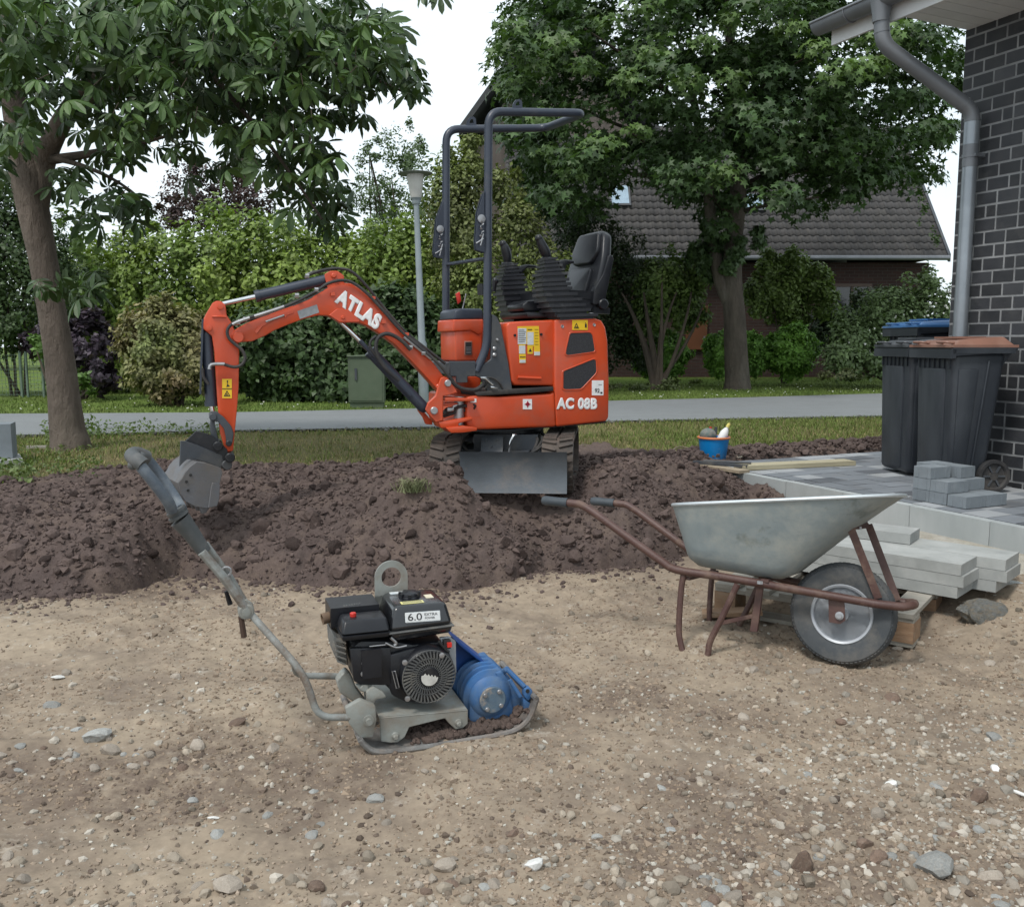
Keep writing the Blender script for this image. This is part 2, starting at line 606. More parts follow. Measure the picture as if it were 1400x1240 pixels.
def edge_s(x, y):
    """distance from the edging line, positive on the sand side"""
    return -((x - E1.x) * ENOR.x + (y - E1.y) * ENOR.y)


def zsand(x, y):
    s = edge_s(x, y)
    z = -0.35 + 0.20 * (1 - sstep(0.10, 1.15, s)) * sstep(2.2, 3.6, y)
    z = np.minimum(z + 0.18 * sstep(5.2, 6.6, y), -0.13)
    z = z + 0.022 * fbm(x, y, 0.9, 3, 5) + 0.015 * fbm(x, y, 4.0, 3, 9)
    z = z + 0.030 * np.exp(-(((x + 1.9) / 0.9) ** 2 + ((y - 3.9) / 0.35) ** 2)) - 0.03 * np.exp(-(((x + 0.9) / 0.8) ** 2 + ((y - 2.35) / 0.22) ** 2))
    z = z + 0.05 * np.exp(-(((x - 0.30) / 0.35) ** 2 + ((y - 4.62) / 0.22) ** 2))       # small sand bank before the topsoil
    z = z + 0.055 * np.exp(-(((x - 0.80) / 0.34) ** 2 + ((y - 3.68) / 0.26) ** 2))
    z = z - 0.012 * np.exp(-((np.mod((y - 1.9 - .12 * x), .62) - .31) / .05) ** 2) * sstep(3.4, 2.6, y)
    return z


def zfine(x, y):
    return zsand(x, y) + 0.014 * fbm(x, y, 12.0, 4, 21, ridged=False) * (0.45 + 1.5 * vnoise(x * 1.3, y * 1.3, 77) ** 2) + 0.006 * fbm(x, y, 30.0, 2, 31) * (0.4 + 1.1 * vnoise(x * 2.1 + 5, y * 2.1, 78))


# polylines of the topsoil heap on the ground, from near edge and far edge
_near = [(-600, 835, -0.36), (0, 822, -0.36), (90, 826, -0.36), (150, 818, -0.36), (240, 788, -0.35), (330, 792, -0.35), (420, 800, -0.35), (520, 806, -0.35), (620, 806, -0.35),
         (700, 798, -0.35), (745, 778, -0.33), (800, 772, -0.32), (880, 768, -0.32), (960, 750, -0.32), (1005, 735, -0.3), (1040, 722, -0.3), (1075, 712, -0.2)]
_far = [(-600, 650), (0, 662), (100, 648), (220, 633), (330, 640), (420, 642), (500, 640), (580, 618), (700, 612), (830, 610), (930, 617), (1000, 612), (1100, 612)]
NX = np.array([atz(*p)[0] for p in _near]); NY = np.array([atz(*p)[1] for p in _near])
FXX = np.array([atz(p[0], p[1], 0)[0] for p in _far]); FYY = np.array([atz(p[0], p[1], 0)[1] for p in _far])
GX = 0.0


def zsoil(x, y):
    jag = 0.07 * fbm(x, y, 3.0, 3, 41) + 0.03 * fbm(x, y, 11.0, 2, 43)
    yn = np.interp(x, NX, NY) + jag
    yf = np.interp(x, FXX, FYY) + jag
    d = y - yn
    g = zsand(x, y)
    top = 0.015 + 0.035 * fbm(x, y, 1.1, 3, 51)
    z = -0.40 + (top + 0.40) * (1 - np.exp(-np.clip(d + 0.03, 0, None) / 0.26)) * sstep(-0.06, 0.05, d)
    z = z + 0.255 * np.exp(-(((x + 0.50) / 0.27) ** 2 + ((y - 5.00) / 0.20) ** 2)) + 0.09 * np.exp(-(((x + 0.30) / 0.14) ** 2 + ((y - 4.98) / 0.12) ** 2))
    z = z + 0.150 * np.exp(-(((x + 0.62) / 0.40) ** 2 + ((y - 5.45) / 0.30) ** 2)) + 0.10 * np.exp(-(((x - 0.54) / 0.15) ** 2 + ((y - 5.42) / 0.24) ** 2))
    z = z + 0.150 * np.exp(-(((x - 0.78) / 0.34) ** 2 + ((y - 5.75) / 0.42) ** 2))
    z = z + 0.110 * np.exp(-(((x - 1.22) / 0.32) ** 2 + ((y - 5.75) / 0.40) ** 2))
    z = z + 0.040 * np.exp(-(((x + 2.3) / 0.60) ** 2 + ((y - 5.7) / 0.40) ** 2))
    z = z - 0.130 * np.exp(-(((x - 0.03) / 0.28) ** 2 + ((y - 5.15) / 0.16) ** 2))
    z = z - 0.050 * np.exp(-(((x - 0.0) / 0.5) ** 2 + ((y - 5.9) / 0.4) ** 2))
    z = z + 0.024 * fbm(x, y, 5.0, 4, 61, ridged=True) * sstep(-0.02, 0.25, d)
    z = z + 0.024 * fbm(x, y, 16.0, 4, 65, ridged=False) + 0.010 * fbm(x, y, 55.0, 1, 66)
    # fall away beneath the lawn on the far side and outside the heap
    z = z - 0.45 * sstep(-0.02, 0.35, y - yf)
    z = np.where(d < -0.05, -0.9, z)
    s = edge_s(x, y)
    z = z - 0.6 * sstep(0.02, -0.12, s)
    return z


def zground(x, y):
    x, y = np.asarray(x, float), np.asarray(y, float)
    return np.maximum(zfine(x, y), zsoil(x, y))


def grid_mesh(name, xs, ys, zf, material, keep=None):
    X, Y = np.meshgrid(xs, ys)
    Z = zf(X, Y)
    V = np.stack([X.ravel(), Y.ravel(), Z.ravel()], 1)
    nx, ny = len(xs), len(ys)
    i = np.arange(nx * ny).reshape(ny, nx)
    F = np.stack([i[:-1, :-1].ravel(), i[:-1, 1:].ravel(), i[1:, 1:].ravel(), i[1:, :-1].ravel()], 1)
    if keep is not None:
        kk = keep(X, Y, Z)
        km = (kk[:-1, :-1] | kk[:-1, 1:] | kk[1:, 1:] | kk[1:, :-1]).ravel()
        F = F[km]
        used, inv = np.unique(F.ravel(), return_inverse=True)
        V, F = V[used], inv.reshape(-1, 4)
    return raw_mesh(name, V, F, material, True)


def ground_mat(name, cols, s1, s2, s3, bump, bs, rough=0.95, spec=0.15, mixin=None, bd=0.012):
    m = D.materials.new(name); m.use_nodes = True
    nt = m.node_tree; N, L = nt.nodes, nt.links
    b = N['Principled BSDF']
    b.inputs['Roughness'].default_value = rough
    b.inputs['Specular IOR Level'].default_value = spec
    tc = N.new('ShaderNodeTexCoord')
    def noise(s, d=8, r=0.65):
        n = N.new('ShaderNodeTexNoise'); n.inputs['Scale'].default_value = s; n.inputs['Detail'].default_value = d; n.inputs['Roughness'].default_value = r
        L.new(tc.outputs['Object'], n.inputs['Vector']); return n.outputs['Fac']
    def rng(src, a, c, lo=0, hi=1):
        r = N.new('ShaderNodeMapRange'); r.inputs['From Min'].default_value = a; r.inputs['From Max'].default_value = c
        r.inputs['To Min'].default_value = lo; r.inputs['To Max'].default_value = hi
        L.new(src, r.inputs['Value']); return r.outputs[0]
    def mix(f, a, c, t='MIX'):
        q = N.new('ShaderNodeMix'); q.data_type = 'RGBA'; q.blend_type = t
        if hasattr(f, 'links'): L.new(f, q.inputs[0])
        else: q.inputs[0].default_value = f
        for s_, i in ((a, 6), (c, 7)):
            if hasattr(s_, 'links'): L.new(s_, q.inputs[i])
            else: q.inputs[i].default_value = (*s_, 1)
        return q.outputs[2]
    c = mix(rng(noise(s1), 0.40, 0.62), cols[0], cols[1])
    c = mix(rng(noise(s2, 10, 0.75), 0.45, 0.70), c, cols[2])
    c = mix(rng(noise(s3, 10, 0.8), 0.56, 0.64, 0, 0.8), c, cols[3])
    c = mix(1.0, c, rng(noise(bs * 0.7, 6, 0.7), 0.25, 0.75, 0.80, 1.2), 'MULTIPLY')
    if mixin:
        at = N.new('ShaderNodeAttribute'); at.attribute_name = 'soilmix'
        ad = N.new('ShaderNodeMath'); ad.operation = 'MULTIPLY'
        L.new(at.outputs['Fac'], ad.inputs[0]); L.new(rng(noise(16, 8, .75), .36, .60, .15, 1.0), ad.inputs[1])
        c = mix(ad.outputs[0], c, mixin)
    L.new(c, b.inputs['Base Color'])
    bp = N.new('ShaderNodeBump'); bp.inputs['Strength'].default_value = bump; bp.inputs['Distance'].default_value = bd
    if mixin:
        mu = N.new('ShaderNodeMath'); mu.operation = 'MULTIPLY_ADD'; mu.inputs[1].default_value = 1.8
        L.new(noise(bs * .38, 8, .7), mu.inputs[0]); L.new(noise(bs, 10, 0.75), mu.inputs[2]); L.new(mu.outputs[0], bp.inputs['Height'])
    else:
        L.new(noise(bs, 10, 0.75), bp.inputs['Height']); L.new(bp.outputs[0], b.inputs['Normal'])
    return m


M['sand'] = ground_mat('compacted_sand', [(0.315, 0.255, 0.190), (0.262, 0.210, 0.158), (0.165, 0.130, 0.103), (0.38, 0.335, 0.28)], 1.1, 2.6, 9.0, 1.0, 40, mixin=(0.135, 0.102, 0.080), bd=0.03)
M['soil'] = ground_mat('dark_topsoil', [(0.122, 0.091, 0.081), (0.096, 0.073, 0.067), (0.155, 0.116, 0.095), (0.066, 0.050, 0.046)], 1.6, 4.0, 14.0, 0.9, 55)

# sand sheet: fine near the camera, coarse further out
def axis_pts(parts):
    a = []
    for lo, hi, st in parts:
        a += list(np.arange(lo, hi, st))
    return np.array(a)

gx = axis_pts([(-14, -4.2, 0.5), (-4.2, -2.3, 0.03), (-2.3, 2.3, 0.0125), (2.3, 3.6, 0.022), (3.6, 14.1, 0.5)])
gy = axis_pts([(-8, 1.2, 0.5), (1.2, 2.9, 0.0115), (2.9, 4.6, 0.016), (4.6, 6.4, 0.06), (6.4, 9.2, 0.3)])
def sand_z(X, Y):
    z = zfine(X, Y)
    under = edge_s(X, Y) < -0.06
    return np.where(under & (Y > 3.0), -0.30, z)
g = link('sand_ground', grid_mesh('sand_ground', gx, gy, sand_z, M['sand']))


def soilmix(x, y):
    """where dark topsoil has been trodden and tracked into the sand"""
    m_ = 1.0 * np.exp(-(((x + 1.15) / .95) ** 2 + ((y - (2.62 + .10 * x)) / .17) ** 2))
    m_ = m_ + .8 * np.exp(-(((x + 2.0) / .8) ** 2 + ((y - 2.35) / .3) ** 2)) * .6
    m_ = m_ + .7 * np.exp(-(((x - .75) / .42) ** 2 + ((y - 2.95) / .16) ** 2)) + .55 * np.exp(-(((x - .40) / .3) ** 2 + ((y - 2.05) / .2) ** 2)) + .5 * np.exp(-(((x + .1) / .5) ** 2 + ((y - 2.25) / .2) ** 2))
    m_ = m_ + .9 * np.exp(-np.clip(np.interp(x, NX, NY) - y, 0, 9) / .10)
    m_ = m_ + .8 * sstep(.60, .74, fbm(x, y, 1.3, 4, 101) * .5 + .5)
    return np.clip(m_ * (.55 + .9 * vnoise(x * 5, y * 7, 102)), 0, 1)


_n = len(g.data.vertices); _c = np.empty(_n * 3, dtype=np.float32); g.data.vertices.foreach_get('co', _c); _c = _c.reshape(-1, 3)
_a = g.data.attributes.new('soilmix', 'FLOAT', 'POINT'); _a.data.foreach_set('value', soilmix(_c[:, 0].astype(float), _c[:, 1].astype(float)).astype(np.float32))
tag(g, 'light brown compacted sand of the building site, strewn with small stones', kind='structure')

sx = axis_pts([(-7.0, -3.6, 0.06), (-3.6, 2.2, 0.0135), (2.2, 2.3, 0.05)])
sy = axis_pts([(3.9, 5.9, 0.0145), (5.9, 8.2, 0.035)])
hp = link('soil_heap', grid_mesh('soil_heap', sx, sy, zsoil, M['soil'], keep=lambda X, Y, Z: Z > -0.48))
tag(hp, 'long heap of dark brown topsoil dug up in front of the excavator', kind='structure')

# ---------------------------------------------------------------- clods and stones
def ico_templates(n, sub, amp, flat=(0.6, 0.9), seed=3):
    rs = np.random.RandomState(seed)
    out = []
    for k in range(n):
        bm = bmesh.new()
        bmesh.ops.create_icosphere(bm, subdivisions=sub, radius=1.0)
        V = np.array([v.co[:] for v in bm.verts])
        F = np.array([[v.index for v in f.verts] for f in bm.faces])
        bm.free()
        # facets: flatten against random planes, then noise
        for _ in range(7):
            d = rs.normal(size=3); d /= np.linalg.norm(d)
            c_ = rs.uniform(0.55, 0.85)
            p = V @ d
            V = V - np.outer(np.clip(p - c_, 0, None), d)
        V = V * (1 + amp * rs.normal(size=(len(V), 1)))
        V = V * np.array([1, rs.uniform(0.65, 0.95), rs.uniform(*flat)])
        out.append((V, F))
    return out


def scatter_mesh(name, P, S, templates, material, rs, smooth=False, tilt=0.5):
    Vs, Fs, off = [], [], 0
    idx = rs.randint(0, len(templates), len(P))
    for t in range(len(templates)):
        sel = np.where(idx == t)[0]
        if not len(sel): continue
        V, F = templates[t]
        a = rs.uniform(0, 2 * np.pi, len(sel))
        b = rs.normal(0, tilt, len(sel))
        ca, sa, cb, sb = np.cos(a), np.sin(a), np.cos(b), np.sin(b)
        x = V[None, :, 0]; y = V[None, :, 1] * cb[:, None] - V[None, :, 2] * sb[:, None]; z = V[None, :, 1] * sb[:, None] + V[None, :, 2] * cb[:, None]
        X = (x * ca[:, None] - y * sa[:, None]) * S[sel][:, None] + P[sel][:, 0:1]
        Y = (x * sa[:, None] + y * ca[:, None]) * S[sel][:, None] + P[sel][:, 1:2]
        Z = z * S[sel][:, None] + P[sel][:, 2:3]
        VV = np.stack([X, Y, Z], 2).reshape(-1, 3)
        FF = (F[None] + (np.arange(len(sel)) * len(V))[:, None, None]).reshape(-1, F.shape[1]) + off
        Vs.append(VV); Fs.append(FF); off += len(VV)
    return raw_mesh(name, np.concatenate(Vs), np.concatenate(Fs), material, smooth)


def oct_templates(n, seed):
    r_ = np.random.RandomState(seed); out = []
    V0 = np.array([(1, 0, 0), (-1, 0, 0), (0, 1, 0), (0, -1, 0), (0, 0, 1), (0, 0, -1)], float)
    F0 = np.array([(0, 2, 4), (2, 1, 4), (1, 3, 4), (3, 0, 4), (2, 0, 5), (1, 2, 5), (3, 1, 5), (0, 3, 5)])
    for _ in range(n):
        q, _r = np.linalg.qr(r_.normal(size=(3, 3)))
        out.append(((V0 * r_.uniform(.6, 1.25, (6, 1))) @ q * np.array([1, .9, .75]), F0 if np.linalg.det(q) > 0 else F0[:, ::-1]))
    return out


CL0 = oct_templates(10, 6)
CL2 = ico_templates(8, 2, 0.05, (0.65, 0.95), 3)
CL1 = ico_templates(8, 1, 0.07, (0.6, 0.95), 5)
rs = np.random.RandomState(21)
M['clod'] = mat('topsoil_clod', (0.122, 0.091, 0.081), (0.092, 0.069, 0.063), rough=0.95, scale=9, bump=0.9, bscale=45, bdist=0.012, island=0.22, spec=0.15)

def soil_pts(n, xl=(-4.4, 2.0), yl=(4.2, 7.0)):
    x = rs.uniform(*xl, n); y = rs.uniform(*yl, n)
    yn = np.interp(x, NX, NY)
    w_ = np.exp(-np.clip(y - yn, 0, None) / 1.2) * 0.8 + 0.35 + 0.5 * (vnoise(x * 1.7, y * 1.7, 5) > 0.55)
    z = zsoil(x, y)
    k = (z > zfine(x, y) - 0.005) & (rs.uniform(size=n) < w_) & (edge_s(x, y) > 0.03)
    return np.stack([x[k], y[k], z[k]], 1)

P = soil_pts(42000)
S = 0.0045 + 0.008 * rs.exponential(0.7, len(P))
S = np.clip(S, 0.005, 0.03)
P[:, 2] += S * 0.15
small = link('soil_crumbs', scatter_mesh('soil_crumbs', P, S * 1.15, CL0, M['clod'], rs), hp)
tag(small, kind='stuff')
P = soil_pts(1500)
S = np.clip(0.014 + 0.014 * rs.exponential(0.8, len(P)), 0.012, 0.06)
P[:, 2] += S * 0.12
big = link('soil_clods', scatter_mesh('soil_clods', P, S, CL2, M['clod'], rs), hp)
tag(big, kind='stuff')
# crumbs that rolled out on the sand in front of the heap
n = 1500
x = rs.uniform(-3.2, 1.0, n); y = np.interp(x, NX, NY) - rs.exponential(0.14, n) + 0.03
P = np.stack([x, y, zfine(x, y)], 1); S = np.clip(0.004 + 0.006 * rs.exponential(1, n), 0.004, 0.022)
tag(link('rolled_crumbs', scatter_mesh('rolled_crumbs', P, S, CL1, M['clod'], rs), g), kind='stuff')

# large clods one can pick out on the heap
M['clodbig'] = mat('topsoil_lump', (0.110, 0.080, 0.071), (0.078, 0.058, 0.053), rough=0.95, scale=8, bump=1.0, bscale=30, bdist=0.015, vary=0.2, spec=0.15)
CL3 = ico_templates(6, 3, 0.012, (0.6, 0.85), 9)
clod_me = [raw_mesh('soil_lump', V, F, M['clodbig'], False) for V, F in CL3]
spots = [(362, 728, .075), (402, 748, .08), (458, 752, .07), (285, 770, .05), (432, 720, .06), (560, 735, .05), (633, 748, .055), (690, 748, .06), (712, 762, .05), (655, 716, .045),
         (402, 676, .045), (428, 672, .04), (372, 665, .035), (300, 700, .04), (250, 735, .045), (205, 760, .045), (150, 722, .04), (100, 680, .045), (120, 745, .04), (60, 770, .045), (30, 700, .04),
         (510, 690, .04), (545, 705, .04), (590, 700, .04), (480, 775, .045), (520, 790, .04), (740, 735, .045), (790, 715, .04), (830, 700, .04), (850, 730, .045), (720, 700, .035), (880, 655, .05),
         (905, 690, .045), (930, 640, .045), (870, 625, .04), (960, 660, .04), (1000, 676, .04), (990, 655, .035), (1040, 680, .03), (625, 650, .05), (660, 665, .05), (590, 640, .045), (690, 670, .04),
         (350, 690, .03), (330, 655, .035), (500, 650, .035), (440, 640, .03), (545, 770, .035), (330, 780, .045), (270, 655, .04), (200, 655, .04), (160, 662, .03)]
for u, v, s_ in spots:
    p = None
    d = ray(u, v)
    t = 2.5
    while t < 9:                              # walk down the line of sight until it meets the heap
        q = EYE + d * t
        if q.z < float(zground(q.x, q.y)): p = q; break
        t += 0.02
    if p is None: continue
    o = link('soil_lump', random.choice(clod_me), hp)
    o.location = (p.x, p.y + s_ * 0.3, float(zground(p.x, p.y)) + s_ * 0.05)
    o.rotation_euler = (random.uniform(-.5, .5), random.uniform(-.5, .5), random.uniform(0, 6.3))
    k = s_ * random.uniform(0.75, 1.0)
    o.scale = (k, k, k)

# ---------------------------------------------------------------- stones in the sand
M['stone'] = mat('field_stone', (0.33, 0.285, 0.235), (0.25, 0.215, 0.18), rough=0.9, scale=12, bump=0.4, bscale=60, bdist=0.004, vary=0.28, dust=(0.27, 0.215, 0.165), dust_amt=0.35, dscale=5, dsharp=0.4)
M['stone2'] = mat('greyish_stone', (0.33, 0.33, 0.31), (0.23, 0.235, 0.23), rough=0.9, scale=12, bump=0.4, bscale=60, bdist=0.004, vary=0.25, dust=(0.27, 0.215, 0.165), dust_amt=0.3, dscale=5, dsharp=0.4)
M['stone3'] = mat('dark_brown_stone', (0.13, 0.095, 0.075), (0.19, 0.125, 0.09), rough=0.9, scale=12, bump=0.4, bscale=60, bdist=0.004, vary=0.25, dust=(0.25, 0.20, 0.155), dust_amt=0.3, dscale=5, dsharp=0.4)
M['plaster'] = mat('white_plaster_crumb', (0.74, 0.74, 0.72), (0.60, 0.59, 0.56), rough=0.8, scale=20, vary=0.1, bump=0.2)
M['pebbles'] = mat('sand_pebbles', (0.285, 0.23, 0.18), (0.24, 0.19, 0.145), rough=0.95, scale=3, bump=0.3, bscale=80, bdist=0.003, island=0.42, spec=0.2)
M['pebblesl'] = mat('pale_pebbles', (0.42, 0.40, 0.35), (0.34, 0.32, 0.28), rough=0.9, scale=3, bump=0.3, bscale=80, bdist=0.003, island=0.3, spec=0.2)


def ydens(n, ylo=1.55, yhi=4.7):
    u_ = rs.uniform(size=n)
    return ylo + (yhi - ylo) * u_ ** 1.5


def sand_pts(n, bias=0.0):
    y = ydens(n)
    x = rs.uniform(-0.66, 0.66, n) * (y + 0.3)
    dens = 0.25 + 0.75 * vnoise(x * 1.6 + 3, y * 1.6, 91)
    right = sstep(-0.2, 1.1, x + 0.4 * (2.9 - y)) * sstep(3.9, 2.9, y)
    dens = dens * (0.45 + 0.9 * right) + 0.5 * sstep(2.3, 1.8, y)
    k = (rs.uniform(size=n) < dens) & (y < np.interp(x, NX, NY) - 0.03) & (edge_s(x, y) > 0.15)
    x, y = x[k], y[k]
    return x, y


x, y = sand_pts(38000)
S = 0.0026 + 0.0040 * rs.exponential(0.8, len(x)); S = np.clip(S, 0.002, 0.012)
P = np.stack([x, y, zfine(x, y) + S * 0.05], 1)
cut = int(len(P) * 0.86)
tag(link('sand_grit', scatter_mesh('sand_grit', P[:cut], S[:cut], CL0, M['pebbles'], rs), g), kind='stuff')
tag(link('pale_grit', scatter_mesh('pale_grit', P[cut:], S[cut:], CL0, M['pebblesl'], rs), g), kind='stuff')

M['stonemix'] = mat('mixed_pebble', (0.32, 0.275, 0.22), (0.23, 0.195, 0.155), rough=.95, scale=14, bump=.4, bscale=60, bdist=.004, island=.4, spec=.2)
M['rubblem'] = mat('pale_rubble', (0.40, 0.365, 0.315), (0.28, 0.25, 0.21), rough=.9, scale=20, bump=.4, bscale=60, bdist=.004, island=.35, spec=.25)
M['darkcrumb'] = mat('dark_earth_crumb', (0.150, 0.115, 0.090), (0.115, 0.088, 0.072), rough=.95, scale=9, bump=.5, bscale=60, island=.35, spec=.15)
M['crumb'] = mat('earth_crumb', (0.265, 0.203, 0.149), (0.205, 0.156, 0.117), rough=.95, scale=9, bump=.5, bscale=60, island=.3, spec=.15)
stone_me = {}
for k, mm in (('a', 'stone'), ('b', 'stone2'), ('c', 'stone3'), ('d', 'plaster')):
    stone_me[k] = [raw_mesh('stone', V, F, M[mm], False) for V, F in ico_templates(6, 2, 0.03, (0.4, 0.75), {'a': 31, 'b': 37, 'c': 41, 'd': 43}[k])]


def put_stone(x, y, s, kind, parent=None, sink=0.10, zr=None, name='stone'):
    o = link(name, random.choice(stone_me[kind]), parent)
    o.location = (x, y, float(zfine(x, y)) + s * sink)
    o.rotation_euler = (random.uniform(-.25, .25), random.uniform(-.25, .25), random.uniform(0, 6.3) if zr is None else zr)
    o.scale = (s, s, s)
    return o


x, y = sand_pts(1500)
sz = np.clip(0.0105 + 0.0085 * rs.exponential(0.75, len(x)), 0.0105, 0.042)
x2, y2 = sand_pts(1900)
s2 = np.clip(0.007 + 0.006 * rs.exponential(0.8, len(x2)), 0.007, 0.020) * (1 + .35 * sstep(2.3, 1.7, y2))
tag(link('sand_pebbles', scatter_mesh('sand_pebbles', np.stack([x2, y2, zfine(x2, y2) + s2 * .1], 1), s2, CL2, M['stonemix'], rs), g), kind='stuff')
# crumbs of earth lying in loose patches
x3, y3 = rs.uniform(-3.0, 3.0, 80000), ydens(80000)
kk = (np.abs(x3) < .66 * (y3 + .3)) & (y3 < np.interp(x3, NX, NY)) & (edge_s(x3, y3) > .1)
x3, y3 = x3[kk], y3[kk]
kk = (vnoise(x3 * 2.3 + 9, y3 * 2.6, 55) * .6 + vnoise(x3 * 6, y3 * 6, 56) * .4) + .35 * soilmix(x3, y3) + rs.normal(0, .12, len(x3)) > .50
x3, y3 = x3[kk], y3[kk]
s3_ = np.clip(0.0030 + 0.0036 * rs.exponential(0.9, len(x3)), 0.003, 0.017)
tag(link('earth_crumbs', scatter_mesh('earth_crumbs', np.stack([x3, y3, zfine(x3, y3) - s3_ * .2], 1), s3_, CL0, M['crumb'], rs), g), kind='stuff')
x5, y5 = rs.uniform(-1.6, 2.2, 9000), ydens(9000, 1.55, 3.2)
kk = (rs.uniform(size=9000) < (.12 + .9 * sstep(.0, 1.1, x5 + .55 * (2.9 - y5) - .25) * sstep(3.15, 2.6, y5)) * (.3 + .9 * vnoise(x5 * 2.2, y5 * 2.6, 61))) & (np.abs(x5) < .66 * (y5 + .3))
x5, y5 = x5[kk], y5[kk]; s5 = np.clip(.005 + .0055 * rs.exponential(.8, len(x5)), .004, .022)
tag(link('rubble', scatter_mesh('rubble', np.stack([x5, y5, zfine(x5, y5) - s5 * .1], 1), s5, CL1, M['rubblem'], rs), g), kind='stuff')
# dark crumbs in the tracked-in streaks
x4, y4 = rs.uniform(-2.6, 1.6, 22000), rs.uniform(1.7, 4.4, 22000)
kk = (rs.uniform(size=22000) < soilmix(x4, y4) * .5) & (y4 < np.interp(x4, NX, NY))
x4, y4 = x4[kk], y4[kk]
tag(link('dark_crumbs', scatter_mesh('dark_crumbs', np.stack([x4, y4, zfine(x4, y4) - .002], 1), np.clip(.0035 + .0045 * rs.exponential(.8, len(x4)), .003, .016), CL1, M['darkcrumb'], rs), g), kind='stuff')
order = np.argsort(-(sz / y))[:240]
for (u_, v_, su, sv, nn, s0, s1_) in ((165, 1035, 55, 14, 14, .014, .034), (345, 1095, 95, 9, 16, .010, .024), (60, 1040, 50, 12, 8, .010, .022), (620, 1200, 60, 18, 7, .014, .03), (980, 1205, 60, 22, 14, .012, .03), (1110, 1140, 60, 30, 12, .010, .024), (1290, 1150, 70, 40, 12, .012, .028)):
    for _ in range(nn):
        p_ = atz(random.gauss(u_, su), random.gauss(v_, sv), -.35)
        if 1.5 < p_.y < 3.4: put_stone(p_.x, p_.y, random.uniform(s0, s1_) * .9, random.choice('aaabbc'), g, -.05)
for i in order:
    r_ = random.random()
    put_stone(x[i], y[i], sz[i] * random.uniform(.8, 1.0), 'a' if r_ < .68 else 'b' if r_ < .86 else 'c' if r_ < .985 else 'd', g, -.08)


def ground_at(u, v):
    d = ray(u, v); t = 1.5
    while t < 12:
        q = EYE + d * t
        if q.z < float(zfine(q.x, q.y)): return q
        t += 0.01
    return q

for (u, v, s_, k, lab, cat) in [
    (1278, 1192, .050, 'b', 'large rounded blue-grey stone lying near the lower right corner', 'stone'),
    (1097, 1190, .046, 'c', 'pointed reddish-brown lump of earth standing upright in the gravel', 'clod'),
    (730, 1187, .028, 'd', 'bright white jagged plaster crumb at the bottom of the sand', 'plaster crumb'),
    (1218, 1077, .022, 'd', 'small white stone lying right of centre in the sand', 'stone'),
    (1201, 1176, .028, 'c', 'round dark brown pebble left of the blue-grey stone', 'stone'),
    (132, 1012, .052, 'b', 'flat green-grey slab of stone at the left of the dark wheel rut', 'stone'),
    (150, 1030, .032, 'a', 'pale brown angular stone below the flat green-grey slab', 'stone'),
    (292, 1121, .017, 'd', 'little white tile chip on bare sand, left of the pebble row', 'tile chip'),
    (1338, 1092, .032, 'c', 'dark brown stone near the right edge of the gravel', 'stone'),
    (1198, 1117, .026, 'a', 'cream coloured blocky stone on the right in the gravel', 'stone'),
    (80, 930, .028, 'd', 'flat white chip lying on the sand at the far left', 'stone chip'),
    (1393, 1087, .03, 'd', 'white stick-like splinter at the right edge of the sand', 'splinter'),
    (310, 1218, .036, 'a', 'pale pointed stone at the bottom edge, left of centre', 'stone'),
    (608, 1190, .030, 'a', 'pale grey-brown stone beside a reddish crumb of brick', 'stone'),
]:
    p = ground_at(u, v)
    o = put_stone(p.x, p.y, s_, k, None, 0.25, 0.4, {'stone': 'stone', 'clod': 'earth_clod', 'plaster crumb': 'plaster_crumb', 'tile chip': 'tile_chip', 'stone chip': 'stone_chip', 'splinter': 'white_splinter'}[cat])
    if cat == 'clod':
        o.scale = (s_ * .6, s_ * .6, s_ * 1.5); o.rotation_euler = (0.1, 0.45, 0)
    if cat == 'splinter': o.scale = (s_ * 1.3, s_ * .3, s_ * .3); o.rotation_euler = (0, 0, 2.2)
    if cat in ('stone chip', 'tile chip'): o.scale = (s_, s_ * .7, s_ * .35); o.location.z += s_ * .12
    tag(o, lab, cat)
M['rebrick'] = M['stone3']

# ---------------------------------------------------------------- lawn, road, verge
M['lawn'] = ground_mat('lawn_base', [(0.095, 0.150, 0.028), (0.120, 0.165, 0.036), (0.060, 0.085, 0.020), (0.115, 0.130, 0.045)], 0.35, 1.2, 5.0, 0.9, 30)
M['verge'] = ground_mat('dry_verge_base', [(0.125, 0.115, 0.050), (0.150, 0.125, 0.062), (0.085, 0.095, 0.030), (0.175, 0.150, 0.085)], 0.8, 2.4, 8.0, 0.9, 35)
M['road'] = ground_mat('worn_asphalt', [(0.185, 0.195, 0.200), (0.205, 0.215, 0.218), (0.165, 0.172, 0.175), (0.225, 0.23, 0.23)], 0.5, 2.0, 40.0, 0.35, 120, rough=0.85, spec=0.3)
M['gravelm'] = ground_mat('road_edge_gravel', [(0.11, 0.105, 0.095), (0.08, 0.078, 0.07), (0.15, 0.14, 0.125), (0.06, 0.06, 0.05)], 3.0, 8.0, 30.0, 0.9, 70)

rn = [(-900, 606), (0, 597), (320, 590), (560, 586), (840, 577), (1040, 573), (1205, 570), (1500, 562)]
rf_ = [(-900, 577), (0, 567), (180, 566), (320, 565), (560, 560), (840, 549), (1000, 545), (1205, 539), (1500, 530)]
RN = [atz(u, v, 0) for u, v in rn]
RF = [atz(u, v, 0) for u, v in rf_]
RN = [RN[0] + Vector((-30, -4, 0))] + RN + [RN[-1] + Vector((30, 8, 0))]
RF = [RF[0] + Vector((-30, -4, 0))] + RF + [RF[-1] + Vector((30, 12, 0))]
rnx, rny = np.array([p.x for p in RN]), np.array([p.y for p in RN])
rfx, rfy = np.array([p.x for p in RF]), np.array([p.y for p in RF])

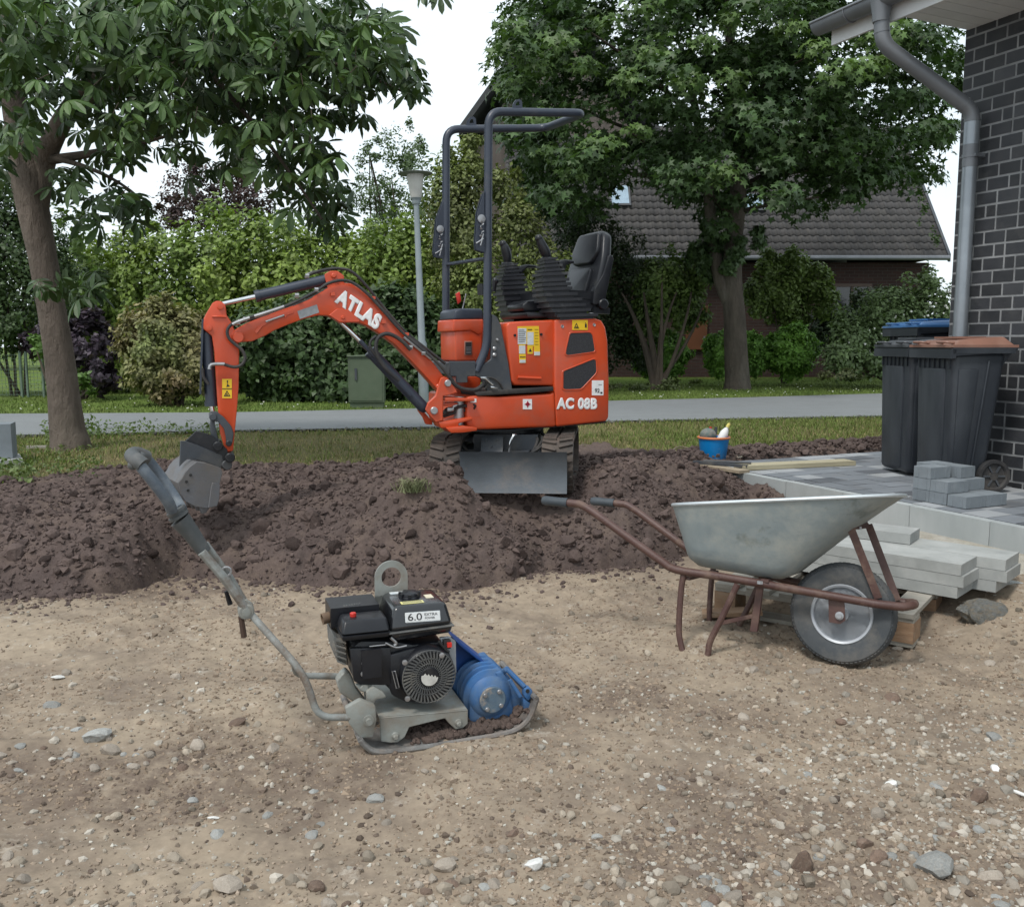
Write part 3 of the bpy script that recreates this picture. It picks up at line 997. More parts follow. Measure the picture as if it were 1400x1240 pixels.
# near lawn (dry verge): from the heap to the road; far lawn beyond it
vx = axis_pts([(-60, -8, 4), (-8, 8, 0.12), (8, 60, 4)])
def lawn_front(x):
    return np.interp(x, FXX, FYY) - 0.12 + 0.05 * fbm(x, x * 0, 3, 3, 71)
t = np.concatenate([[0, .02, .05], np.linspace(.1, 1, 26)])
X = np.repeat(vx[None], len(t), 0)
Yn, Yf = lawn_front(vx), np.interp(vx, rnx, rny) + 0.25
_q = E1 + EDIR * (eb_far - .42)
Yn = np.where(vx > _q.x, _q.y + (vx - _q.x) * ENOR.y / ENOR.x, Yn)
Yn = np.minimum(Yn, Yf - 0.2)
Y = Yn[None] + (Yf - Yn)[None] * t[:, None]
Z = 0.012 * fbm(X, Y, 1.5, 3, 81) + 0.008 * fbm(X, Y, 9, 2, 82) - 0.05 * (t[:, None] < .01) - 0.012
V = np.stack([X.ravel(), Y.ravel(), Z.ravel()], 1)
ny_, nx_ = X.shape
i = np.arange(nx_ * ny_).reshape(ny_, nx_)
F = np.stack([i[:-1, :-1].ravel(), i[:-1, 1:].ravel(), i[1:, 1:].ravel(), i[1:, :-1].ravel()], 1)
verge = link('grass_verge', raw_mesh('grass_verge', V, F, M['verge'], True))
tag(verge, 'dry yellow-green grass verge between the soil heap and the road', kind='structure')

tr_ = link('terrain', raw_mesh('terrain', [(-130, 8.35, -.055), (130, 8.35, -.055), (130, 420, -.055), (-130, 420, -.055)], [(0, 1, 2, 3)], M['verge']))
tag(tr_, 'bare ground beneath the lane and the lawn', kind='structure')
V = []
for p, q in zip(RN, RF): V += [(p.x, p.y, 0.014), (q.x, q.y, 0.014)]
F = [(2 * k, 2 * k + 2, 2 * k + 3, 2 * k + 1) for k in range(len(RN) - 1)]
rd = link('road', raw_mesh('road', V, F, M['road']))
tag(rd, 'narrow grey asphalt lane running across behind the excavator', kind='structure')
# loose gravel along the near road edge
n = 3000
x = rs.uniform(-9, 9, n); y = np.interp(x, rnx, rny) + rs.normal(-0.02, 0.08, n) - .06 * np.abs(fbm(x, x * 0, 2.0, 3, 4))
P = np.stack([x, y, 0 * x + 0.006], 1); S = np.clip(0.005 + 0.006 * rs.exponential(1, n), 0.005, 0.024)
tag(link('road_edge_gravel', scatter_mesh('road_edge_gravel', P, S, CL1, mat('edge_gravel', (0.12, 0.115, 0.10), (0.08, 0.076, 0.066), rough=0.95, island=0.5), rs), rd), kind='stuff')

V = []
xs_ = list(np.linspace(-120, 120, 60))
V = [(x, float(np.interp(x, rfx, rfy)) - 0.4, 0.008) for x in xs_] + [(x, 60.0, 0.008) for x in xs_] + [(x, 420.0, 0.0) for x in xs_]
n = len(xs_)
F = [(k, k + 1, n + k + 1, n + k) for k in range(n - 1)] + [(n + k, n + k + 1, 2 * n + k + 1, 2 * n + k) for k in range(n - 1)]
fl = link('lawn', raw_mesh('lawn', V, F, M['lawn']))
tag(fl, 'mown green lawn beyond the lane, in front of the hedges', kind='structure')


# grass blades
def blades(name, x, y, z, h, w_, material, parent, lean=0.5, seed=1):
    r_ = np.random.RandomState(seed)
    n = len(x)
    a = r_.uniform(0, 2 * np.pi, n)
    dx, dy = np.cos(a), np.sin(a)
    b = r_.uniform(0, 2 * np.pi, n)
    lx, ly = np.cos(b) * lean * r_.uniform(.2, 1, n), np.sin(b) * lean * r_.uniform(.2, 1, n)
    B = np.stack([x, y, z], 1)
    W = np.stack([dx * w_, dy * w_, 0 * w_], 1)
    m1 = B + np.stack([lx * h * .4, ly * h * .4, h * .6], 1)
    t1 = B + np.stack([lx * h, ly * h, h * (1 - 0.3 * np.hypot(lx, ly))], 1)
    V = np.stack([B - W, B + W, m1 + W * .7, m1 - W * .7, t1], 1).reshape(-1, 3)
    k = np.arange(n) * 5
    F = np.concatenate([np.stack([k, k + 1, k + 2], 1), np.stack([k, k + 2, k + 3], 1), np.stack([k + 3, k + 2, k + 4], 1)])
    o = link(name, raw_mesh(name, V, F, material), parent)
    return tag(o, kind='stuff')


M['straw'] = mat('dry_grass_blade', (0.31, 0.26, 0.13), (0.21, 0.20, 0.08), rough=0.8, scale=1.5, island=0.35, spec=0.2)
M['blade_g'] = mat('green_grass_blade', (0.110, 0.165, 0.034), (0.150, 0.190, 0.050), rough=0.7, scale=1.2, island=0.35, spec=0.25)
rs = np.random.RandomState(33)
n = 66000
x = rs.uniform(-6.5, 5.6, n)
yn = np.interp(x, vx, Yn); yf = np.interp(x, rnx, rny) - 0.05
y = yn + (yf - yn) * rs.uniform(0, 1, n) ** 1.05 + 0.05
gn = vnoise(x * 1.1, y * 1.6, 11) * .6 + vnoise(x * 4, y * 5, 12) * .4
right = sstep(0.8, 1.6, x); left = sstep(-3.0, -4.0, x)
pg = np.clip(0.30 + 0.35 * right + 0.3 * left + 0.6 * (gn - .5), 0, 1)
isg = rs.uniform(size=n) < pg
keep = rs.uniform(size=n) < np.clip(0.55 + 0.45 * right + .4 * left + .5 * (gn - .5), 0, 1)
for nm, sel, mm, hh in (('green_grass', isg & keep, 'blade_g', .06), ('straw_grass', ~isg & keep, 'straw', .038)):
    k = np.where(sel)[0]
    blades(nm, x[k], y[k], x[k] * 0 - 0.012, rs.uniform(.4, 1.15, len(k)) * hh, rs.uniform(.0022, .0045, len(k)), M[mm], verge, 0.9, 4)
n = 32000
x = rs.uniform(-11, 14, n)
yf = np.interp(x, rfx, rfy)
y = yf + rs.exponential(2.2, n) - 0.03
blades('lawn_grass', x, y, x * 0 + 0.008, rs.uniform(.02, .05, n), rs.uniform(.005, .009, n), M['blade_g'], fl, .7, 5)
# clover and daisies in the far lawn
n = 160
x = rs.uniform(-9, 8, n); y = np.interp(x, rfx, rfy) + rs.exponential(1.2, n)
P = np.stack([x, y, 0 * x + 0.05], 1)
tag(link('daisies', scatter_mesh('daisies', P, rs.uniform(.008, .016, n), CL1, mat('daisy_white', (0.7, 0.7, 0.6), rough=.8), rs), fl), kind='stuff')

# leafy weeds round the chestnut foot, at the left edge, a tuft on the heap
def weeds(name, c, n, rad, size, material, parent, seed, up=0.6):
    r_ = np.random.RandomState(seed)
    a = r_.uniform(0, 2 * np.pi, n); q = np.sqrt(r_.uniform(size=n)) * rad
    x, y = c[0] + np.cos(a) * q, c[1] + np.sin(a) * q
    z = c[2] + r_.uniform(0, 1, n) * up * size * 3
    return leafy(name, np.stack([x, y, z], 1), LEAF, r_.uniform(.6, 1.2, n) * size, material, parent, r_, up=0.5)
# ================================================================ FOLIAGE HELPERS
LEAF = (np.array([(0, 0, 0), (-.26, .35, .05), (0, .4, -.02), (.26, .35, .05), (-.2, .72, .03), (.2, .72, .03), (0, 1, -.06)], float),
        np.array([(0, 2, 1), (0, 3, 2), (1, 2, 4), (2, 3, 5), (4, 2, 6), (2, 5, 6)]))
LEAF2 = (np.array([(0, 0, 0), (-.3, .5, .06), (.3, .5, .06), (0, 1, -.05)], float), np.array([(0, 2, 1), (1, 2, 3)]))


def maple_leaf():
    ang = [-90, -38, -4, 24, 58, 90]
    rad = [.12, .62, .38, .88, .42, 1.0]
    pts = [(0, .0, 0)]
    A = [(math.cos(R(a)) * r, math.sin(R(a)) * r) for a, r in zip(ang, rad)]
    ring = A + [(-x, y) for x, y in A[-2:0:-1]]
    V = [(0, .25, .03)] + [(x, y + .25, -.10 * (x * x + y * y)) for x, y in ring]
    n = len(ring)
    F = [(0, 1 + k, 1 + (k + 1) % n) for k in range(n)]
    return np.array(V), np.array(F)


def palmate_leaf(k=6):
    """horse chestnut: long leaflets hanging from one point"""
    V, F = [], []
    r_ = random.Random(k)
    for i in range(k):
        a = R(-120 + 240 * i / (k - 1))
        l = 1.0 - 0.35 * abs(i - (k - 1) / 2) / ((k - 1) / 2) + r_.uniform(-.05, .05)
        drp = 0.72 + r_.uniform(-.12, .14)
        base = len(V)
        for (x, y, z) in [(0, .04, 0), (-.10, .33, .03), (.10, .33, .03), (-.195, .64, .03), (0, .64, -.03), (.195, .64, .03), (-.16, .86, .0), (.16, .86, .0), (0, 1, -.05)]:
            yy, zz = y * l, z - drp * (y * l) ** 1.6
            V.append((x * l * math.cos(a) + yy * math.sin(a), -x * l * math.sin(a) + yy * math.cos(a), zz))
        F += [(base + a_, base + b_, base + c_) for a_, b_, c_ in ((0, 2, 1), (1, 2, 4), (1, 4, 3), (2, 5, 4), (3, 4, 6), (4, 5, 7), (4, 7, 8), (4, 8, 6))]
    return np.array(V), np.array(F)


MAPLE = maple_leaf()
PALM = [palmate_leaf(5), palmate_leaf(6), palmate_leaf(7)]


def rot_from(nrm, rs_):
    """rotation matrices whose z is nrm, with a random turn"""
    n = nrm / np.linalg.norm(nrm, axis=1, keepdims=True)
    t = rs_.normal(size=n.shape)
    x = np.cross(t, n); x /= np.linalg.norm(x, axis=1, keepdims=True) + 1e-9
    y = np.cross(n, x)
    return np.stack([x, y, n], 2)


def leafy(name, P, tmpl, size, material, parent, rs_, outdir=None, up=0.5, rnd=0.6, kind='stuff', down=0.0):
    n = len(P)
    nrm = rs_.normal(size=(n, 3)) * rnd + np.array([0, 0, up])
    if outdir is not None: nrm = nrm + outdir
    Rm = rot_from(nrm, rs_)
    if down:
        # let the leaf tip (y) point downwards
        y = Rm[:, :, 1] + np.array([0, 0, -down]); y /= np.linalg.norm(y, axis=1, keepdims=True)
        z = Rm[:, :, 2]; x = np.cross(y, z); x /= np.linalg.norm(x, axis=1, keepdims=True) + 1e-9
        z = np.cross(x, y)
        Rm = np.stack([x, y, z], 2)
    V, F = tmpl
    VV = np.einsum('nij,kj->nki', Rm, V) * np.asarray(size)[:, None, None] + P[:, None, :]
    FF = F[None] + (np.arange(n) * len(V))[:, None, None]
    o = link(name, raw_mesh(name, VV.reshape(-1, 3), FF.reshape(-1, F.shape[1]), material), parent)
    if kind: o['kind'] = kind
    return o


def clump_pts(C, Rr, n, rs_, shell=0.55, top=0.0):
    """points in ellipsoids: C centres, Rr radii, n per clump"""
    m = len(C)
    d = rs_.normal(size=(m * n, 3)); d /= np.linalg.norm(d, axis=1, keepdims=True)
    if top: d[:, 2] = np.where(rs_.uniform(size=m * n) < top, np.abs(d[:, 2]), d[:, 2])
    q = (shell + (1 - shell) * rs_.uniform(size=m * n)) ** 1.0
    q = np.where(rs_.uniform(size=m * n) < .25, q * rs_.uniform(.3, 1, m * n), q)
    CC, RR = np.repeat(C, n, 0), np.repeat(Rr, n, 0)
    return CC + d * RR * q[:, None], d


def limb(mb, p0, p1, r0, r1, seg=8, bend=0.08, n=6, rr=None):
    rr = rr or random
    p0, p1 = Vector(p0), Vector(p1)
    L = (p1 - p0).length
    mid = (p0 + p1) / 2 + Vector((rr.uniform(-1, 1), rr.uniform(-1, 1), rr.uniform(-.3, 1))) * bend * L
    pts = [p0 * (1 - t) ** 2 + mid * 2 * t * (1 - t) + p1 * t * t for t in [k / n for k in range(n + 1)]]
    mb.tube(pts, [r0 + (r1 - r0) * k / n for k in range(n + 1)], seg)
    return pts


def leafmat(name, c1, c2, island=0.3, trans=0.22, rough=0.5, scale=0.7, **k):
    return mat(name, c1, c2, rough=rough, scale=scale, detail=3, island=island, trans=trans, spec=0.35, **k)


M['bark'] = mat('grey_brown_bark', (0.170, 0.138, 0.115), (0.105, 0.085, 0.070), rough=0.95, scale=7, detail=10, bump=1.0, bscale=20, bdist=0.05, stretch=(1, 1, 0.35), dust=(0.22, 0.185, 0.15), dust_amt=0.4, dscale=2.5, dsharp=0.3, spec=0.2)
M['barkm'] = mat('grey_maple_bark', (0.120, 0.100, 0.082), (0.075, 0.063, 0.052), rough=0.95, scale=7, detail=10, bump=1.0, bscale=20, bdist=0.05, stretch=(1, 1, 0.35), dust=(0.17, 0.155, 0.13), dust_amt=0.35, dscale=2.5, dsharp=0.3, spec=0.2)
M['barkd'] = mat('dark_bark', (0.085, 0.068, 0.052), (0.055, 0.045, 0.036), rough=0.95, scale=4, detail=10, bump=1.0, bscale=14, bdist=0.03, stretch=(1, 1, 0.35), spec=0.2)


def bush(name, label, cat, clumps, n, size, c1, c2, tmpl=LEAF2, group=None, seed=1, shell=0.6, trans=0.2, stems=5, base=None, island=0.35, up=0.5, core=True, mats=None, rnd=.6, fill=0.0):
    """clumps: (u, v, y, rx, ry, rz) with u, v in the picture at depth y; radii in metres"""
    r_ = np.random.RandomState(seed)
    C = np.array([aty(c[0], c[1], c[2])[:] for c in clumps])
    Rr = np.array([c[3:6] for c in clumps], float)
    vol = Rr[:, 0] * Rr[:, 2]
    bx = C[:, 0].mean() if base is None else base[0]
    by = C[:, 1].mean() if base is None else base[1]
    t = thing(name, (bx, by, 0.0), label, cat, group)
    off = np.array([bx, by, 0.0])
    m_ = mats or leafmat(name + '_leaf', c1, c2, island, trans)
    cnt = np.maximum(8, (n * vol / vol.sum()).astype(int))
    Ps, Ds = [], []
    for i in range(len(C)):
        # break the ellipsoid into sub-clumps so that the outline is uneven
        k = max(6, cnt[i] // 90)
        sc_, sd_ = clump_pts(C[i:i + 1], Rr[i:i + 1] * 0.92, k, r_, 0.75)
        rad = np.repeat((Rr[i:i + 1] * (0.30 if k < 40 else 0.2)), len(sc_), 0) * r_.uniform(.6, 1.25, (len(sc_), 1))
        p, d = clump_pts(sc_, rad, max(4, cnt[i] // k), r_, 0.4, top=.3)
        if fill:
            nf = int(cnt[i] * fill)
            p2, d2 = clump_pts(C[i:i + 1], Rr[i:i + 1] * .88, nf, r_, 0.55)
            p, d = np.concatenate([p, p2]), np.concatenate([d, d2])
        Ps.append(p)
        od = (p - C[i]) / Rr[i]
        Ds.append(od / (np.linalg.norm(od, axis=1, keepdims=True) + 1e-6) * 0.8 + d * 0.3)
    P_, D_ = np.concatenate(Ps), np.concatenate(Ds)
    k = P_[:, 2] > 0.02
    P_, D_ = P_[k], D_[k]
    leafy('leaves', P_ - off, tmpl, r_.uniform(.65, 1.25, len(P_)) * size, m_, t, r_, D_, up, rnd)
    if stems:
        mb = MB()
        rr = random.Random(seed)
        for i in range(stems):
            c = Vector(C[rr.randrange(len(C))]) - Vector(off)
            a = Vector((rr.uniform(-.12, .12), rr.uniform(-.1, .1), -0.05))
            limb(mb, a, c, 0.03, 0.01, 6, .1, 5, rr)
        mb.build('stem', M['barkd'], t)
    return t
# ================================================================ MINI EXCAVATOR
DC = Vector((-0.01, 5.85, 0.0))
TH = 25.0                                              # the upper carriage is turned; its nose points left and towards the viewer
U = Frame(DC, TH, 2.0)                                 # x towards the tail, y away, z up
dig = thing('mini_excavator', Matrix.Translation(DC), 'orange mini excavator with folding roll bar standing on the dark soil heap', 'excavator')
inv = Matrix.Translation(-DC)
MU = inv @ U.M                                         # local matrix of upper-carriage parts
BY = -0.34                                             # near side plane


def c3(x, y): return (560 + x / 4.133, 400 + y / 4.133)
def c4(x, y): return (680 + x / 6.8875, 420 + y / 6.8875)
def c5(x, y): return (560 + x / 6.2, 420 + y / 6.2)
def c1(x, y): return (200 + x / 3.1818, 340 + y / 3.1818)
def cs(x, y): return (640 + x / 6.667, 300 + y / 6.667)
def cb(x, y): return (210 + x / 8.853, 560 + y / 8.853)


# ---- body: skirt and tail hood
hood = [c4(85, 170), c4(108, 142), c4(300, 118), c4(500, 100), c4(900, 98), c4(985, 125), c4(1022, 190), c4(1042, 310), c4(1056, 700), c4(1052, 1040), c4(1030, 1076),
        c4(560, 1128), c3(340, 778), c3(322, 740), c3(326, 590), c3(380, 582), c4(0, 848), c4(500, 815), c4(540, 795), c4(552, 770), c4(552, 742), c4(160, 738), c4(130, 700), c4(100, 430)]
hood_p = U.poly(hood, BY)
skirt_px = [c4(556, 1128), c3(340, 778), c3(322, 740), c3(326, 590), c3(380, 582), c4(0, 845), c4(500, 815), c4(542, 797)]
tail_px = [c4(540, 118), c4(700, 104), c4(900, 98), c4(985, 125), c4(1022, 190), c4(1042, 310), c4(1056, 700), c4(1052, 1040), c4(1030, 1076), c4(556, 1128), c4(540, 797)]
door_px = [c4(85, 172), c4(110, 142), c4(300, 130), c4(500, 122), c4(540, 118), c4(545, 740), c4(165, 738), c4(132, 700), c4(104, 430)]
b = MB()
b.prism(U.poly(tail_px, BY), BY, 0.34, 0.022, 3)
b.prism(U.poly(skirt_px, BY), BY, 0.34, 0.015, 3)
body = b.build('body', M['orange'], dig, m=MU)
b = MB()
b.prism(U.poly(door_px, BY + .018), BY + .018, 0.33, 0.016, 3)
door = b.build('engine_door', M['orange'], dig, m=MU)
b = MB()       # pressed handle ridge, raised lip on top of the door
b.tube([U.p3(*c4(190, 662), BY + .012), U.p3(*c4(410, 672), BY + .012)], 0.010, 8)
b.build('pressed_ridge', M['orange'], door)
b = MB()
for q in (c4(165, 265), c4(413, 257)):
    x, z = U.uv(*q, BY + .014); b.cyl((x, BY + .014, z), .008, .008)
b.build('door_lock', M['black'], door)
# recessed sill where door and skirt meet
b = MB()
b.prism(U.poly([c3(370, 565), c3(470, 553), c3(810, 532), c3(812, 555), c3(700, 566), c3(380, 584)], BY), BY - .006, .30, .004)
b.build('floor_plate', M['rubber'], dig, m=MU)
b = MB()
b.prism(U.poly([c3(330, 772), c3(342, 778), c3(560, 776), c4(1030, 1080), c4(1030, 1088), c3(560, 784), c3(345, 786)], BY + .02), BY + .02, .32, 0)
b.build('underside', M['black'], dig, m=MU)


def ring_panel(px, name, depth=.010):
    P_ = U.poly(px, BY)
    P_ = round_poly(P_, .012, 3)
    c = Vector((sum(p[0] for p in P_) / len(P_), sum(p[1] for p in P_) / len(P_)))
    outer = [tuple(c + (Vector(p) - c) * 1.07 + (Vector(p) - c).normalized() * .003) for p in P_]
    b = MB(); b.prism(outer, BY - .004, BY + .01, .002, 1, hole=P_); fr = b.build('vent_frame', M['orange'], dig, m=MU)
    b = MB(); b.prism(P_, BY - .0015, BY + .01); v = b.build('vent', M['vent'], dig, m=MU)
    return v


def vent_material():
    m = D.materials.new('vent_mesh'); m.use_nodes = True
    nt = m.node_tree; N, L = nt.nodes, nt.links
    bs = N['Principled BSDF']; bs.inputs['Roughness'].default_value = .6
    tc = N.new('ShaderNodeTexCoord'); ck = N.new('ShaderNodeTexVoronoi'); ck.inputs['Scale'].default_value = 160
    L.new(tc.outputs['Object'], ck.inputs['Vector'])
    r = N.new('ShaderNodeValToRGB'); r.color_ramp.elements[0].color = (.006, .006, .007, 1); r.color_ramp.elements[1].color = (.035, .035, .04, 1); r.color_ramp.elements[1].position = .6
    L.new(ck.outputs['Distance'], r.inputs[0]); L.new(r.outputs[0], bs.inputs['Base Color'])
    return m


M['vent'] = vent_material()
ring_panel([c4(685, 247), c4(870, 240), c4(893, 262), c4(916, 405), c4(905, 420), c4(660, 454), c4(644, 440), c4(650, 395)], 'vent')
ring_panel([c4(622, 605), c4(905, 492), c4(925, 500), c4(932, 605), c4(920, 628), c4(795, 760), c4(775, 770), c4(640, 775), c4(620, 765)], 'vent')


def sticker(frame, px, y, name, material, parent, m=None, t=.0015):
    b = MB(); b.prism(frame.poly(px, y), y - t, y + .0008)
    return b.build(name, material, parent, m=m)


def rect(f, a, b_): return [f(*a), f(b_[0], a[1]), f(*b_), f(a[0], b_[1])]


def text(s_, size, material, parent, name='lettering', mloc=None, bold=0.0, ext=.0015, squeeze=1.0, shear=0.0, space=1.0):
    cu = D.curves.new(name, 'FONT')
    cu.body = s_
    cu.size = size
    cu.bevel_depth = bold
    cu.bevel_resolution = 1
    cu.extrude = ext
    cu.shear = shear
    cu.space_character = space
    cu.align_x = 'CENTER'; cu.align_y = 'CENTER'
    tmp = D.objects.new('tmp', cu)
    COL.objects.link(tmp)
    bpy.context.view_layer.update()
    me = D.meshes.new_from_object(tmp.evaluated_get(bpy.context.evaluated_depsgraph_get()))
    D.objects.remove(tmp)
    me.name = name
    me.transform(Matrix.Diagonal((squeeze, 1, .35, 1)))
    me.materials.clear(); me.materials.append(material)
    return link(name, me, parent, mloc)


def text_m(p, rot=0, scale=1.0):
    """text standing in the x-z plane, readable from -y, rotated about y by rot degrees"""
    return Matrix.Translation(Vector(p)) @ Matrix.Rotation(R(-rot), 4, 'Y') @ Matrix.Rotation(R(90), 4, 'X')


# lettering on the skirt
x0, z0 = U.uv(*c4(560, 915), BY); x1, z1 = U.uv(*c4(940, 912), BY)
text('AC 08B', .088, M['white'], dig, mloc=MU @ text_m(((x0 + x1) / 2, BY - .002, (z0 + z1) / 2), 0), bold=.0052, squeeze=.92, space=1.10)
st = sticker(U, rect(c4, (240, 866), (325, 962)), BY - .001, 'warning_label', M['white'], dig, MU)
cxp = c4(283, 914); x, z = U.uv(*cxp, BY)
b = MB(); r_ = .016
for k in range(4):
    a = k * math.pi / 2
    b.prism([(x + math.cos(a) * r_ * 1.45, z + math.sin(a) * r_ * 1.45), (x + math.cos(a + .5) * r_ * .7, z + math.sin(a + .5) * r_ * .7), (x, z), (x + math.cos(a - .5) * r_ * .7, z + math.sin(a - .5) * r_ * .7)], BY - .0045, BY - .002)
b.cyl((x, BY - .003, z), r_ * .75, .003)
b.build('label_mark', mat('label_red', (.45, .02, .05), rough=.5), st)
# yellow label on the tail, with a triangle and a figure
st = sticker(U, rect(c4, (705, 122), (850, 216)), BY - .001, 'warning_label', M['yellow'], dig, MU)
b = MB()
P_ = U.poly([c4(722, 190), c4(742, 150), c4(762, 190)], BY); c_ = Vector((sum(p[0] for p in P_) / 3, sum(p[1] for p in P_) / 3))
b.prism(P_, BY - .0045, BY - .002, hole=[tuple(c_ + (Vector(p) - c_) * .6) for p in P_])
b.prism(U.poly(rect(c4, (720, 194), (765, 200)), BY), BY - .0045, BY - .002)
b.prism(U.poly(rect(c4, (822, 158), (838, 192)), BY), BY - .0045, BY - .002)
b.cyl(U.p3(*c4(830, 150), BY - .003), .0028, .003)
b.build('label_mark', M['ink'], st)
st = sticker(U, rect(c4, (890, 690), (998, 830)), BY - .001, 'noise_label', M['white'], dig, MU)
x, z = U.uv(*c4(938, 788), BY)
text('92', .036, M['ink'], st, 'label_mark', text_m((x, BY - .003, z)), bold=.0006)
b = MB(); b.prism(U.poly(rect(c4, (950, 728), (982, 732)), BY), BY - .004, BY - .002); b.prism(U.poly(rect(c4, (968, 798), (986, 814)), BY), BY - .004, BY - .002)
b.build('label_mark', M['ink'], st)
# label sheet on the door
DY = BY + .016
st = sticker(U, [c4(188, 182), c4(390, 178), c4(402, 455), c4(345, 457), c4(343, 370), c4(332, 370), c4(332, 440), c4(284, 440), c4(283, 350), c4(262, 350), c4(268, 525), c4(208, 528), c4(200, 360)], DY, 'warning_label', M['yellow'], dig, MU)
lab = mat('label_white', (.62, .64, .66), (.5, .53, .56), rough=.5, scale=60)
for a_, b_ in (((192, 200), (272, 348)), ((282, 235), (340, 355)), ((204, 362), (262, 438)), ((210, 495), (264, 524)), ((346, 420), (400, 454))):
    sticker(U, rect(c4, a_, b_), DY - .0016, 'label_panel', lab, st, None, .0014)
b = MB()
for k in range(7): b.prism(U.poly(rect(c4, (198, 215 + k * 18), (200 + 50 + (k * 13) % 18, 219 + k * 18)), DY), DY - .0045, DY - .003)
for k in range(6): b.prism(U.poly(rect(c4, (350, 210 + k * 28), (384, 213 + k * 28)), DY), DY - .003, DY - .0012)
b.prism(U.poly(rect(c4, (284, 208), (325, 216)), DY), DY - .003, DY - .0012)
b.prism(U.poly(rect(c4, (210, 466), (262, 474)), DY), DY - .003, DY - .0012)
b.prism(U.poly([c4(292, 420), c4(308, 388), c4(324, 420)], DY), DY - .003, DY - .0012)
b.build('label_mark', M['ink'], st)
b = MB()
for q in (c4(612, 182), c4(912, 168)):
    x, z = U.uv(*q, BY); b.lathe([(.011, 0), (.009, -.004), (.005, -.002), (0, -.002)], (x, BY, z), 'Y', 12)
b.split('bolt', M['steel'], dig, m=MU)

# ---- front column, bracket plate, side plate
CYy = -0.10
b = MB()
b.prism(U.poly([c5(385, 195), c5(622, 195), c5(615, 350), c5(600, 460), c5(390, 460)], CYy), CYy, .16, .012, 3)
b.prism(U.poly([c5(398, 590), c5(605, 590), c5(600, 740), c5(402, 740)], CYy), CYy, .14, .006)
col_ = b.build('control_column', M['orange'], dig, m=MU)
b = MB()
b.prism(U.poly([c5(372, 106), c5(628, 102), c5(624, 215), c5(590, 240), c5(520, 200), c5(368, 210)], CYy - .01), CYy - .01, .17, .010, 3)
b.build('column_collar', M['orange'], col_)
b = MB()
b.prism(U.poly([c5(385, 30), c5(430, 12), c5(610, 12), c5(626, 40), c5(626, 104), c5(376, 108)], CYy - .002), CYy - .002, .16, .014, 3)
b.build('column_cap', M['slate'], col_)
b = MB(); b.prism(U.poly(rect(c5, (463, 288), (528, 408)), CYy), CYy - .006, CYy + .002, .002); gp = b.build('gauge_window', mat('gauge_rim', (.35, .16, .12), rough=.5), col_)
b = MB(); b.prism(U.poly(rect(c5, (470, 298), (521, 400)), CYy), CYy - .008, CYy, 0); b.build('display', M['ink'], gp)
b = MB()
for k in range(5): b.prism(U.poly(rect(c5, (476, 338 + k * 12), (516, 344 + k * 12)), CYy), CYy - .010, CYy - .007)
b.build('display_line', M['steel'], gp)
b = MB()
b.prism(U.poly([c5(340, 460), c5(560, 458), c5(562, 585), c5(492, 587), c5(492, 640), c5(400, 642), c5(395, 587), c5(342, 585)], -.33), -.33, -.315, .003, 1)
b.prism(U.poly([c5(350, 470), c5(550, 468), c5(552, 575), c5(350, 575)], -.31), -.31, .30, .004, 1)
b.build('bracket_plate', M['dgrey'], dig, m=MU)
b = MB()
b.prism(U.poly([c5(700, 60), c5(740, 80), c5(775, 150), c5(800, 280), c5(840, 480), c5(872, 700), c5(660, 715), c5(600, 600), c5(560, 585), c5(560, 540), c5(690, 440), c5(690, 330)], -.325), -.325, -.305, .004, 1)
sp = b.build('side_plate', M['dgrey'], dig, m=MU)
b = MB()
for q, r_ in ((c5(741, 277), .010), (c5(718, 352), .013), (c5(718, 405), .013)):
    x, z = U.uv(*q, -.325); b.lathe([(r_, 0), (r_, -.006), (r_ * .6, -.012), (0, -.013)], (x, -.325, z), 'Y', 12)
b.split('bolt', M['steel'], sp)
b = MB()
b.prism(U.poly([c5(588, 592), c5(640, 588), c5(706, 652), c5(690, 664), c5(630, 612), c5(596, 606)], -.34), -.36, -.345, .002)
b.prism(U.poly([c5(676, 668), c5(735, 678), c5(738, 690), c5(680, 688)], -.34), -.36, -.345, .002)
b.split('latch_lever', M['chrome'], dig, m=MU)
b = MB()
b.tube(smooth_pts([U.p3(*c5(640, 600), -.33), U.p3(*c5(700, 600), -.335), U.p3(*c5(760, 640), -.335), U.p3(*c5(790, 690), -.33)], 5), .006, 8)
b.tube(smooth_pts([U.p3(*c5(640, 620), -.33), U.p3(*c5(660, 660), -.34), U.p3(*c5(640, 690), -.335)], 5), .006, 8)
b.split('hydraulic_hose', M['rubber'], dig, m=MU)

# ---- roll bar: one bent tube
NYy, FYy = -0.31, 0.27
near = [U.p3(652, 505, NYy), U.p3(660, 484, NYy), U.p3(665.5, 470, NYy), U.p3(666, 380, NYy), U.p3(667.5, 190, NYy), U.p3(670, 165, NYy), U.p3(681, 155, NYy), U.p3(700, 153, NYy)]
zt = U.uv(700, 153, NYy)[1]
xr = U.uv(797, 155, -.20)[0]
bar = round_pts([U.p3(651, 508, NYy), U.p3(666, 474, NYy), U.p3(668, 153, NYy), U.p3(799, 155, NYy), U.p3(746, 175.5, FYy), U.p3(610, 177, FYy), U.p3(609.5, 470, FYy), U.p3(622, 500, FYy)], .085, 7)
b = MB()
b.tube(bar, .0245, 14)
rb = b.build('roll_bar', M['slate'], dig, m=MU)
b = MB()
b.tube([U.p3(609.6, 362, FYy), (U.uv(663, 354, NYy)[0], NYy, U.uv(663, 354, NYy)[1])], .011, 10)
b.build('cross_tube', M['slate'], rb)
